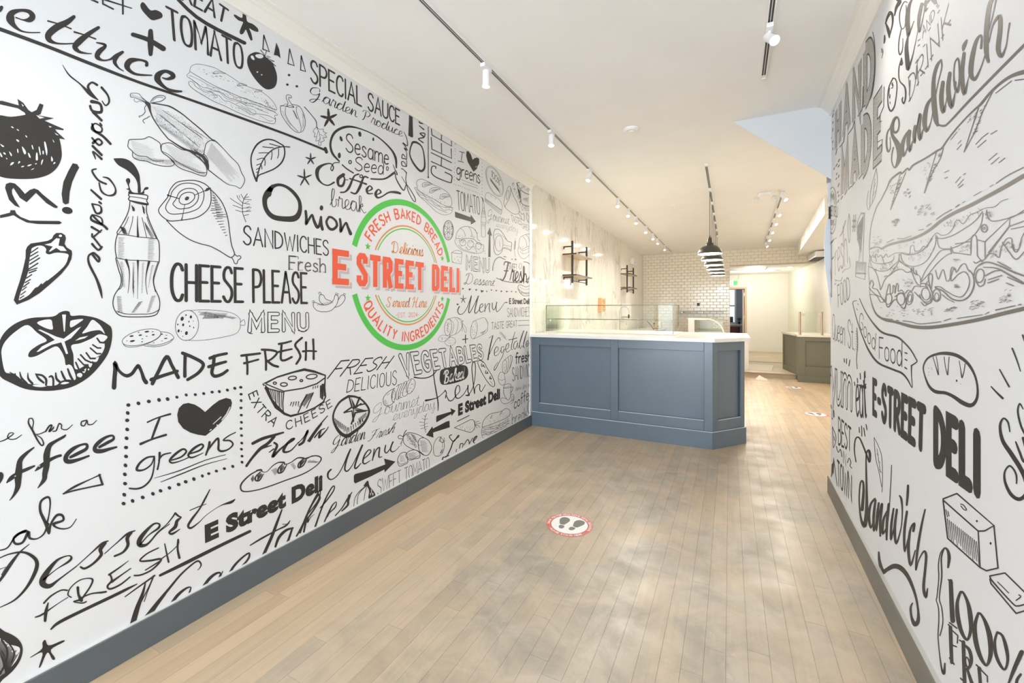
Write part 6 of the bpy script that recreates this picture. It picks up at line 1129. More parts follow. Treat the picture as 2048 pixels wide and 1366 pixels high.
draw(L_, V2, 'sandwich_drawing', 'line drawing of a round sandwich roll', 'S 5 258 1090 270 1030 310 975 370 950 430 955 490 985 520 1040 530 1110 560 1130;S 4 310 970 350 1000 380 1070;S 4 420 955 450 1010 460 1080;S 4 490 990 530 1040;S 5 250 1095 330 1105 420 1100 480 1110 530 1150 600 1180;S 4 250 1110 250 1150 300 1220 380 1260 480 1285 560 1280 600 1250 605 1180;E 4 345 1150 38 40 0;E 4 440 1165 38 42 0;E 4 540 1190 36 42 10;S 4 290 1180 340 1230 420 1260 500 1280;S 4 380 1200 420 1240 480 1200 520 1270;O 6 330 1125 350 1130 370 1125 420 1130 450 1125 460 1140 520 1160 545 1170 570 1180 300 1120 310 1140;K 4 50 8 60 260 1100 590 1170 300 1220;K 3 30 10 80 280 1050 500 1060 290 1090', M_LINE)
draw(L_, V2, 'bottle_drawing', None, 'P 568 575 595 600 605 645 590 640 585 610;S 4 590 650 605 655 610 720 590 710 590 650;S 4 592 715 580 790 572 880 575 960 578 1040 575 1070 600 1082 625 1075 628 1040 622 960 632 900 628 820 610 720;S 3 575 830 628 835;S 3 575 895 630 900;H 2 6 585 740 583 810 615 750 620 820;H 2 5 585 910 585 960 620 910 615 960', M_LINE)
draw(L_, V2, 'stamp_drawing', None, 'E 4 740 390 88 200 -22;E 3 740 390 78 184 -22;H 3 14 680 340 700 400 780 480 815 550;H 2 12 690 400 690 350 810 540 810 470', M_LINE); word(L_, '100%', 'caps', .10, (982, 352), (999, 371), (983, 341), (1001, 360), gap=1)
draw(L_, V2, 'sandwich_drawing', None, 'S 4 622 600 630 545 660 530 700 550 760 590 810 630 832 690 825 740 760 700 690 650 622 600;S 4 622 600 625 640 680 690 740 740 810 795 825 790 830 740;S 3 625 620 700 670 820 760;S 3 625 630 700 690 820 780;S 3 624 612 700 660 825 750;S 3 690 560 705 580;S 3 745 590 755 615;H 2 12 630 625 640 640 810 770 820 780', M_LINE)
draw(L_, V2, 'ham_drawing', None, 'S 5 865 705 855 640 880 530 910 455 935 460 940 520 920 600 880 680 865 705;S 5 935 460 970 560 1020 660 1045 750 1030 790 980 795 920 760 865 705;S 4 890 620 885 560 905 500 918 520 915 580 890 620;S 5 1045 755 1080 800 1100 790 1110 850 1105 880 1080 860 1060 820 1040 790', M_LINE)
draw(L_, V2, 'cheese_drawing', None, 'S 7 1015 410 1080 405 1150 450 1190 510 1190 550 1130 540 1060 490 1015 410;S 7 1015 410 1040 540 1070 650 1110 685 1190 690 1195 550;S 5 1060 490 1065 560 1070 640;E 4 1098 455 12 10 20;E 4 1155 495 14 14 30;E 4 1072 472 9 7 0;O 4 1048 438 1125 492;H 3 8 1095 600 1095 620 1150 590 1150 660;H 5 5 1025 470 1050 600 1050 500 1065 620;H 5 4 1185 570 1185 640 1192 580 1192 660')
word(L_, 'EXTRA', 'caps', .12, arcfn=Arc(L_, [(1024, 368), (1028, 382), (1035, 397), (1040, 411)], 8), gap=2.6); word(L_, 'CHEESE', 'caps', .085, (1043, 420), (1065, 421), (1043, 411), (1065, 414), gap=2)
word(L_, 'TASTES', 'caps', .08, (1023, 443), (1043, 450), (1022, 430), (1043, 438), gap=1.2); word(L_, 'GREAT', 'caps', .08, (1044, 456), (1064, 465), (1044, 447), (1064, 453), gap=1.2)
word(L_, 'Gourmet', 'script', .035, (974, 438), (1018, 449), (976, 417), (1018, 434), m=M_LINE); word(L_, 'everyday', 'script', .04, (992, 453), (1036, 466), (993, 444), (1036, 450), m=M_LINE)
draw(L_, V2, 'onion_drawing', None, 'S 4 1140 780 1160 820 1190 850 1200 880 1185 910 1160 900 1140 860 1138 800 1140 780;E 3 1172 872 16 24 0', M_LINE)
draw(L_, V2, 'meat_drawing', None, 'S 6 745 985 725 1050 735 1150 728 1220 750 1290 790 1300 830 1260 850 1220 920 1240 940 1255 950 1200 950 1150 900 1130 870 1080 830 1020 790 985 745 985;E 5 795 1160 50 98 0;S 4 740 1060 780 1040 840 1070 900 1130;S 4 850 1180 900 1190 950 1200;S 4 850 1210 900 1215 940 1240;S 3 800 1130 805 1200', M_LINE)
draw(L_, V2, 'wheat_drawing', None, 'L 3 1000 1100 985 1250 1000 1330;H 4 8 985 1130 1000 1145 975 1220 990 1235;H 4 8 1000 1145 1005 1125 990 1235 998 1215', M_LINE)
draw(L_, V2, 'croissant_sandwich_drawing', None, 'S 4 1045 1140 1060 1085 1110 1055 1170 1045 1210 1050;S 4 1045 1140 1040 1190 1080 1230 1130 1210 1210 1165;S 4 1090 1070 1130 1130 1140 1200;S 4 1130 1052 1165 1100 1175 1180;S 4 1170 1045 1200 1090 1210 1150;S 4 1035 1200 1030 1260 1060 1330 1110 1350 1160 1310 1210 1250;S 3 1040 1220 1090 1250 1150 1230 1210 1190;S 3 1050 1260 1110 1290 1170 1260 1210 1220;K 3 40 9 -30 1040 1210 1200 1170 1070 1310', M_LINE)
word(L_, 'MENU', 'caps', .16, (933, 538), (978, 544), (933, 514), (978, 519), m=M_LINE, outline=.08, gap=3, label='small outlined lettering reading Menu')
draw(L_, V3, 'cheese_drawing', None, 'S 4 145 405 200 375 250 385 272 405 240 420 145 405;L 4 145 405 148 525 262 548 272 410;L 3 240 420 148 405;O 5 215 455 180 485 225 500 250 465 160 520 240 520', M_LINE)
word(L_, 'Dessert', 'script', .06, (927, 568), (988, 572), (933, 545), (990, 558), nib=.5)
draw(L_, V3, 'triangle_drawing', None, 'P 275 842 300 848 278 868;P 355 850 390 855 360 880;P 437 858 465 862 445 885;P 503 868 548 880 512 905;P 572 875 590 882 577 900;P 628 862 652 866 635 882;P 688 868 712 872 695 890;P 750 875 778 880 757 900;P 815 880 852 885 822 900;P 880 880 902 885 885 900;P 932 885 955 890 938 905')
word(L_, 'Fresh', 'script', .10, (1000, 561), (1056, 566), (1008, 521), (1052, 535), nib=.5, label='script lettering reading Fresh inside a bread outline')
word(L_, 'SWEET', 'caps', .08, (1017, 538), (1034, 543), (1017, 526), (1034, 529), m=M_LINE, gap=1)
draw(L_, V3, 'bread_outline_drawing', None, 'S 8 655 630 660 560 690 490 740 460 780 480 810 490;L 8 790 455 820 458;L 7 885 485 905 488;X 5 938 490 16 -90 1;S 8 1040 520 1090 530 1130 580 1140 660 1100 720 1060 770;S 8 700 720 800 760 900 775 1010 780;C 4 985 550 1005 540 1015 570 1000 610 980 590;O 3 680 560 700 590 670 600 760 740 800 750 850 760;S 6 1140 680 1110 700 1090 760 1060 770')
draw(L_, V3, 'hot_dog_drawing', None, 'S 6 1145 785 1100 820 1060 830 1000 805 970 820 975 870 1020 930 1070 945 1145 925;S 5 975 860 1030 900 1080 910 1145 890;S 3 990 830 1040 860 1090 860 1140 830;H 5 7 990 890 1020 930 1120 900 1120 940')
draw(L_, V3, 'lettering', 'script lettering reading Menu', 'T 240 1075 14 220 1120 12 235 1165 10 280 1165 8 330 1100 8 370 1000 10 390 940 10 370 1040 12 355 1130 12 370 1150 10 420 1060 8 475 945 10;T 475 945 14 450 1040 14 430 1140 12 450 1155 10 490 1110 6;T 490 1100 6 530 1070 8 525 1040 8 500 1060 10 490 1120 12 515 1145 8 550 1120 5;T 560 1040 10 560 1100 10 555 1140 8;T 560 1110 6 590 1050 8 615 1040 10 610 1100 10 620 1145 8;T 650 1030 10 650 1090 10 670 1115 8 700 1050 6 705 1020 8 695 1090 10 710 1140 8 760 1090 6 800 1030 6 830 1025 14;X 9 287 985 42 -90 1.3;P 205 1035 240 1048 208 1062')
typeset(L_, 'E Street Deli', .04, (1018, 607.5), (1059, 607.8), (1018, 596), (1059, 596.5)); word(L_, 'SANDWICHES', 'caps', .06, (1015, 633.5), (1059, 632.5), (1014, 616.5), (1059, 614.5), gap=1.3)
word(L_, 'TASTE GREAT', 'caps', .075, (983, 659), (1034, 653), (983, 645), (1034, 641), gap=1.5); draw(L_, V3, 'underline', None, 'L 5 970 1250 1105 1245;L 5 970 1310 1110 1305;S 3 1140 970 1120 1060 1130 1160 1145 1230')
draw(L_, V4, 'roast_drawing', None, 'E 5 290 520 58 132 5;S 5 280 390 400 360 480 380 520 430 500 540 440 610 330 660;S 4 320 385 380 460 370 560 340 640;S 4 400 365 450 440 440 540 410 620;S 4 440 365 500 420;S 4 510 430 540 410 500 440 520 520 510 590;S 4 510 440 560 500 585 560 570 605 545 570 520 470;C 4 135 700 170 655 250 645 300 680 270 730 200 750 140 735;C 4 240 750 290 690 370 685 410 730 390 790 310 820 250 790;S 4 270 440 290 500 270 560 310 600;S 4 300 440 280 500;K 3 20 12 60 250 460 330 460 260 600;K 3 14 12 20 160 680 260 670 170 730;K 3 14 12 20 270 720 390 710 280 790;S 6 330 650 310 680 325 600', M_LINE)
draw(L_, V4, 'salami_drawing', None, 'E 5 705 558 52 148 7;S 5 725 410 800 380 875 365 910 410 930 470 910 590 820 650 700 705;S 4 885 370 925 450 930 500;O 5 690 440 710 430 730 450 720 470 740 500 690 520 675 550 690 570 720 560 720 590 680 600 700 640 730 610 670 500;H 2 8 800 610 900 570 850 640 920 520', M_LINE)
draw(L_, V4, 'plus_drawing', None, 'T 525 715 18 565 710 14 605 705 14;T 570 640 12 568 710 16 570 775 12')
draw(L_, V4, 'lettering', 'script lettering reading Vegetables', '''T 950 690 8 1010 650 6 1000 690 16 960 860 18 930 1040 20;T 950 960 10 1000 850 8 1060 730 8 1110 685 10 1130 720 8 1115 740 5
T 1040 930 6 1090 890 8 1090 840 8 1060 840 10 1035 900 12 1040 970 10 1090 960 6 1140 880 6;T 1190 830 8 1150 840 8 1140 900 10 1160 930 8 1195 860 6 1170 970 8 1110 1080 8 1060 1180 10 1030 1210 10 1040 1150 8 1090 1080 6;T 1210 880 6 1255 850 8 1265 780 8 1230 800 10 1215 870 10 1240 920 8 1290 880 6
T 1365 590 6 1330 720 10 1305 850 10 1325 880 8;T 1265 720 10 1330 710 10 1395 690 12;T 1400 740 8 1360 760 10 1340 830 10 1370 870 8 1410 760 6 1400 850 8;T 1420 850 8 1480 660 8 1510 580 8 1490 600 8 1440 780 10 1450 860 8 1480 810 6;T 1490 840 8 1530 700 8 1560 590 8 1540 620 8 1500 800 10 1520 850 8;T 1540 800 6 1575 770 8 1570 730 8 1545 770 10 1550 830 8 1590 780 6 1610 720 6 1620 780 8 1600 820 6''')
draw(L_, V4, 'sprig_drawing', None, 'S 5 1120 590 1170 640 1225 720;H 4 8 1130 620 1110 610 1200 690 1180 700;H 4 8 1140 610 1150 590 1210 690 1220 660', M_LINE)
# ---------------------------------------------------------------- the round logo
CU, CV, RO = 2.431, 1.605, .545
def ring(r0, r1, gaps, m, label, name='ring_arc'):
    # arcs between the given start and end angles
    for a0, a1 in gaps:
        k = Ink(LW_); n = 60; r = (r0 + r1) / 2; P = [(CU + r * math.cos(math.radians(a0 + (a1 - a0) * i / n)), CV + r * math.sin(math.radians(a0 + (a1 - a0) * i / n))) for i in range(n + 1)]
        k.ribbon(P, [abs(r1 - r0)] * len(P), IDN, cap=False); k.build(name, m, label)
ring(.503, .545, [(16.5, 163.5), (197, 343)], M_GREEN, 'thick green arc of the round logo')
ring(.352, .363, [(20, 156), (205, 338)], M_ORG, 'thin orange arc of the logo')
ring(.333, .341, [(22, 154), (207, 336)], M_GREEN, 'thin green arc of the logo')
class Ring:
    def __init__(s, r, a0, a1, h, down=False): s.r, s.a0, s.a1, s.h, s.d = r, a0, a1, h, down
    def __call__(s, a, b):
        an = math.radians(s.a0 + (s.a1 - s.a0) * a); r = s.r + (-(1 - b) if s.d else b) * s.h * (1 if not s.d else 1)
        if s.d: r = s.r - b * s.h
        return (CU + r * math.cos(an), CV + r * math.sin(an))
word(L_, 'FRESH BAKED BREAD', 'caps', .17, arcfn=Ring(.408, 151, 27, .068), m=M_RED, gap=2.6, cap=False)
word(L_, 'QUALITY INGREDIENTS', 'caps', .17, arcfn=Ring(.480, 207, 334, .068, True), m=M_RED, gap=2.6, cap=False)
for u, v, r in ((2.04, 1.765, .026), (2.845, 1.775, .026), (2.04, 1.43, .026), (2.845, 1.445, .026)):
    k = Ink(LW_); pts = [(u + r * (1 if i % 2 == 0 else .42) * math.sin(math.pi * i / 5), v + r * (1 if i % 2 == 0 else .42) * math.cos(math.pi * i / 5)) for i in range(10)]; k.fill(pts, IDN); k.build('logo_star', M_GREEN, 'small green star of the logo')
SL = {   # condensed block capitals, height 10: polylines for a flat heavy stroke
'E': (5.0, ['1.1,10 1.1,0', '.3,9.1 5.0,9.1', '.3,.9 5.0,.9', '1.1,5.1 4.2,5.1']),
'S': (5.0, ['4.0,6.9 4.0,8.3 3.3,9.1 1.8,9.1 1.1,8.3 1.1,6.7 4.0,3.5 4.0,1.7 3.3,.9 1.8,.9 1.1,1.7 1.1,3.2']),
'T': (5.2, ['0,9.1 5.2,9.1', '2.6,9.6 2.6,0']),
'R': (5.2, ['1.1,10 1.1,0', '.3,9.1 3.3,9.1 4.1,8.3 4.1,6.0 3.3,5.2 .9,5.2', '2.5,5.2 4.3,0']),
'D': (5.1, ['1.1,9.6 1.1,.4', '.3,9.1 3.2,9.1 4.1,8.2 4.1,1.8 3.2,.9 .3,.9']),
'L': (4.5, ['1.1,10 1.1,0', '.3,.9 4.5,.9']), 'I': (2.1, ['1.05,10 1.05,0'])}
def slabword(text, u0, u1, v0, v1, m, dx=0, dy=0, wt=.185, off=.0006, grow=0):
    W_ = sum(SL[c][0] + 1.1 for c in text) - 1.1; k = Ink(LW_); x = 0; h = v1 - v0; sx = (u1 - u0) / W_
    for c in text:
        for st in SL[c][1]:
            P = [(u0 + (x + float(a.split(',')[0])) * sx + dx, v0 + float(a.split(',')[1]) / 10 * h + dy) for a in st.split()]
            w = h * wt
            k.ribbon(P, [w + grow] * len(P), IDN, off=off, cap=False, miter=True)
        x += SL[c][0] + 1.1
    return k
for txt, u0, u1 in (('E', 1.752, 1.885), ('STREET', 1.945, 2.607), ('DELI', 2.707, 3.090)):
    slabword(txt, u0, u1, 1.505, 1.716, None, .0, .0, off=.0017).build('lettering', M_RED, f'red slab lettering reading {txt}')
    # hatched drop shadow: fine diagonal threads clipped to the shifted letters, built as thin stripes of the letters themselves
    sh = slabword(txt, u0, u1, 1.505, 1.716, None, .024, -.020, off=.0002); sh.build('lettering_shadow', None or mat('logo_shadow_tint', (.50, .36, .37), .5, spec=.3), f'hatched shadow of the red lettering {txt}')
    hl = slabword(txt, u0, u1, 1.505, 1.716, None, .006, -.005, off=.0012); hl.build('lettering_gap', M_PAPER)
k = Ink(LW_)
for u0, u1 in ((1.77, 1.91), (1.96, 2.64), (2.72, 3.12)):
    u = u0 - .2
    while u < u1 + .02:
        a, b = (max(u, u0), 1.485 + max(0, u0 - u) * 1.2), (min(u + .22, u1), 0)
        pts = [(u + .21 * q, 1.484 + .225 * q) for q in (0, 1)]
        x0, x1 = max(pts[0][0], u0), min(pts[1][0], u1)
        if x1 - x0 > .003: k.ribbon([(x0, 1.484 + (x0 - u) / .21 * .225), (x1, 1.484 + (x1 - u) / .21 * .225)], [.0018, .0018], IDN, off=.0007 - k.cnt[0] * 5e-6, cap=False)
        u += .0075
k.build('shadow_hatch', M_PAPER)
word(L_, 'Delicious', 'script', .10, (783, 505), (846, 513), (783, 482), (848, 491), m=M_ORG, nib=.3)
word(L_, 'Served Here', 'script', .10, (772, 614), (853, 615), (772, 594), (855, 595), m=M_ORG, nib=.3)
word(L_, '-EST. 2024-', 'caps', .11, (792, 635), (838, 633), (792, 626), (838, 625), m=M_ORG, gap=2)
# ================================================================ right mural
Rw = RW_
R1 = (1640, 60, 3.795); R2 = (1740, 0, 3.795); R3 = (1640, 340, 4.014); R4 = (1700, 140, 4.879); R5 = (1720, 400, 4.552); R6 = (1640, 600, 3.414); R7 = (1720, 660, 3.796); R8 = (1640, 860, 2.6985)
def Z(fr, *pts): return [(fr[0] + x / fr[2], fr[1] + y / fr[2]) for x, y in pts]
def hatch_ink():
    m = bpy.data.materials.new('pencil_hatched_grey_ink'); m.use_nodes = True; nt = m.node_tree; b = nt.nodes['Principled BSDF']
    g = nt.nodes.new('ShaderNodeNewGeometry'); w = nt.nodes.new('ShaderNodeTexWave'); w.inputs['Scale'].default_value = 26; w.inputs['Distortion'].default_value = 3; w.inputs['Detail'].default_value = 4; w.inputs['Detail Scale'].default_value = 3; w.bands_direction = 'Z'
    nt.links.new(mapping(nt, g.outputs['Position'], (1, 1, 1), (math.radians(38), 0, 0)), w.inputs['Vector'])
    nt.links.new(mixnode(nt, (.16, .155, .145), (.62, .61, .58), ramp(nt, w.outputs['Color'], [(.35, 0), (.8, 1)])), b.inputs['Base Color']); b.inputs['Roughness'].default_value = .5; return m
M_HATCH = hatch_ink()
outline_fill['m'] = M_HATCH
word(Rw, 'HAND', 'caps', .27, *Z(R1, (122, 900), (398, 470), (124, 610), (398, 40)), m=M_INK, outline=.05, gap=4.6, label='hatched block lettering reading Hand', cap=False)
word(Rw, 'MADE', 'caps', .27, *Z(R1, (168, 1250), (468, 930), (168, 950), (472, 480)), m=M_INK, outline=.05, gap=4.6, label='hatched block lettering reading Made', cap=False)
outline_fill.clear()
draw(Rw, R1, 'lettering_shade', None, 'T 330 585 8 390 500 10 418 300 8 415 100 5 400 15 4;L 5 120 945 130 900;L 6 150 890 180 850 186 800;L 6 215 790 250 740 262 690;L 6 288 655 318 610 325 560 328 430;L 6 160 1285 172 1260;L 6 188 1250 205 1215;L 6 216 1210 238 1185;L 6 240 1190 265 1155;L 6 295 1130 325 1090;L 6 410 992 470 920 474 830 440 850;L 5 488 430 485 580 455 650 455 700 470 690')
draw(Rw, R1, 'dash_drawing', None, 'L 5 100 620 107 612;L 6 95 660 103 635;L 5 80 705 86 690;L 5 95 710 101 695;L 5 95 770 99 745;L 5 83 835 88 815;L 5 95 855 101 840;L 5 97 910 101 895;L 8 140 1000 150 980;L 7 122 1035 132 1015;L 7 138 1040 147 1025;L 6 106 1060 111 1045;L 6 125 1100 130 1085;L 6 140 1120 146 1100;L 6 122 1135 127 1122;L 6 138 1190 145 1165;L 6 133 1240 140 1225;L 6 140 1265 144 1250;L 6 135 1310 142 1290;L 5 50 805 62 810 72 840;L 4 55 850 70 950 76 1020')
draw(Rw, R1, 'tomato_drawing', None, 'T 555 365 10 525 430 8 515 500 8 520 580 10 540 615 14 565 580 10 580 500 8 585 420 8 575 375 10 555 365 10;S 6 545 410 552 400 548 420 556 415 550 440 542 440;S 5 530 440 525 480 530 520 535 490;L 5 532 545 534 560')
draw(Rw, R2, 'lettering', 'serif lettering cut by the frame reading DA', 'T 165 95 8 135 130 16 118 180 8;T 120 175 8 140 230 24 148 285 10;T 130 130 10 150 90 10 170 110 18 172 180 12 150 270 8;T 190 -10 8 225 10 30 200 60 20 188 118 8;T 112 270 10 112 300 14 108 328 8;L 5 88 368 92 400;L 4 98 372 100 400 90 440')
draw(Rw, R2, 'lettering', 'ornate script lettering reading Eat', '''T 285 20 6 260 15 8 230 80 8 225 150 8 240 215 8 265 200 6 275 100 6 275 40 6;T 330 -20 8 300 40 22 285 140 36 290 230 32 292 270 18 320 200 8 335 160 6;T 240 215 8 222 300 8 218 380 8 230 415 10 248 370 6 250 290 4;T 290 270 10 278 360 28 285 470 34 290 525 20 320 440 10 345 330 5 370 200 4
T 470 -20 8 430 20 20 395 40 10;T 395 30 24 375 120 26 370 200 20 378 240 12 400 150 8 425 20 10;T 425 10 20 420 80 16 440 60 6;T 480 -10 40 495 20 30
T 240 440 8 235 490 12 248 480 8 240 440 5;T 240 440 5 220 520 8 225 610 8 265 660 12 272 730 12 258 785 10 245 760 10 250 740 8''')
word(Rw, 'AND', 'caps', .09, *Z(R2, (400, 290), (492, 130), (395, 210), (485, 60)), m=M_GREY, gap=2)
word(Rw, 'DRINK', 'caps', .06, *Z(R2, (303, 765), (615, 190), (294, 590), (600, 25)), m=M_GREY, gap=2.2)
draw(Rw, R2, 'serif_stroke', None, 'L 6 295 770 312 740;L 6 355 650 372 622;L 6 385 575 408 548;L 6 420 525 440 495;L 6 458 450 480 415;L 6 515 340 528 310;L 6 545 290 562 262;L 6 588 190 612 150;L 5 290 590 310 560;L 5 345 480 365 450;L 5 405 355 420 335;L 5 445 235 460 210;L 5 515 100 530 75;L 8 300 720 305 610;L 8 352 600 356 500;L 6 365 310 380 298;L 6 365 350 378 338;L 5 505 50 515 30;L 5 515 60 525 40', M_GREY)
draw(Rw, R2, 'lettering', 'large brush script lettering reading Sandwich', '''
T 160 968 14 172 1030 24 212 1100 42 226 1170 42 212 1235 28 188 1272 12 168 1235 10 166 1180 10 178 1120 12;T 160 965 12 132 1010 12 126 1095 14 138 1150 14 156 1120 8 152 1040 6
T 160 965 18 185 905 20 208 890 14 222 930 12 215 985 12 195 1005 20 178 990 16 182 930 10 200 895 10
T 298 985 10 265 1040 22 246 1110 30 256 1180 20 284 1120 8 302 1000 10;T 303 995 24 292 1070 30 302 1142 24 325 1070 8
T 345 960 26 336 1030 26 340 1080 18 352 990 8 375 880 14 382 880 26 372 960 28 380 1055 26 405 980 8
T 478 735 14 435 800 26 415 920 36 430 992 26 462 930 8 482 820 8;T 540 455 12 510 500 24 485 600 28 486 760 40 500 900 38 515 950 22;T 540 455 14 546 510 10 520 620 8 500 720 8
T 515 945 14 560 955 16 600 930 14 750 770 18 950 565 20 1169 345 22 1240 280 22
T 555 625 28 542 740 34 556 845 30 580 770 8 600 600 10;T 608 555 26 595 680 34 618 808 32 648 700 8 655 620 8;T 668 440 12 645 480 10 638 580 12 650 670 22 668 690 22 680 600 12 678 480 14 668 440 12
T 716 405 24 700 560 32 716 708 30 745 610 8 765 530 6;B 700 350 712 325 735 298 742 310 730 350 712 388 702 380
T 845 365 18 850 290 16 838 268 14 805 320 26 775 450 36 768 560 36 798 600 24 845 510 10 880 400 8
T 960 -30 14 915 20 30 890 180 38 884 380 36 900 468 22;T 962 -30 12 940 90 8 905 230 8;T 905 320 8 935 190 12 985 125 30 990 220 34 975 370 36 1000 425 26 1035 350 10 1050 250 10 1062 175 12''', M_GREY)
draw(Rw, (0, 0, 1), 'sandwich_drawing', 'huge drawing of a filled baguette sandwich', '''
T 1762 400 2 1774 376 2.4 1782 359 3.4 1800 345 3.8 1804 347 2.8 1815 337 3.6 1819 340 2.8 1827 330 3.6 1852 316 3.4 1874 302 4 1884 296 3.6 1895 280 3.2 1915 255 3.2 1938 230 3.2 1958 212 4.6 1964 206 5.2 1985 181 5 2016 156 6 2048 144 9 2090 138 10
T 1762 400 2 1753 415 1.8 1744 444 1.6 1740 470 1.6 1738.6 497 1.8''', M_GREY)
draw(Rw, R4, 'sandwich_detail', None, '''L 7 492 1015 395 1366;L 8 545 1000 395 1366;L 8 845 800 725 1200;S 9 912 762 880 870 800 1010 728 1200;L 10 1262 350 1115 800;S 10 1400 200 1300 400 1220 600 1115 800
L 9 1425 225 1580 105;L 12 1615 100 1698 90;L 6 985 680 1045 605;L 6 1065 580 1070 572;L 6 1045 778 1090 725;L 6 1055 722 1088 685;L 8 1230 725 1290 660 1350 615;L 8 1378 625 1438 590;L 8 1248 755 1330 685;L 8 1358 880 1438 812;L 8 1380 918 1458 852;L 8 1455 905 1515 858;L 8 925 1000 968 980;L 8 925 1058 955 1045;L 6 1032 1100 1082 1040;L 6 1055 1130 1110 1065;L 8 1065 1148 1108 1115;L 8 1110 1022 1130 1008
L 6 1035 1338 1072 1312;L 6 1100 1295 1128 1280;L 6 1210 1228 1282 1185;L 6 1368 1138 1402 1118;S 10 1432 1105 1540 1030 1698 950
K 5 26 18 -15 500 1050 480 1060 420 1300;K 6 20 24 -20 860 830 900 800 740 1120;K 7 18 26 -20 1270 400 1320 330 1170 700;K 4 20 16 -45 380 1090 460 1060 400 1250;K 4 16 16 -60 700 1000 800 850 700 1190;K 5 12 22 -50 510 1180 570 1160 540 1260;K 5 12 26 -50 1150 480 1240 400 1140 560''', M_GREY)
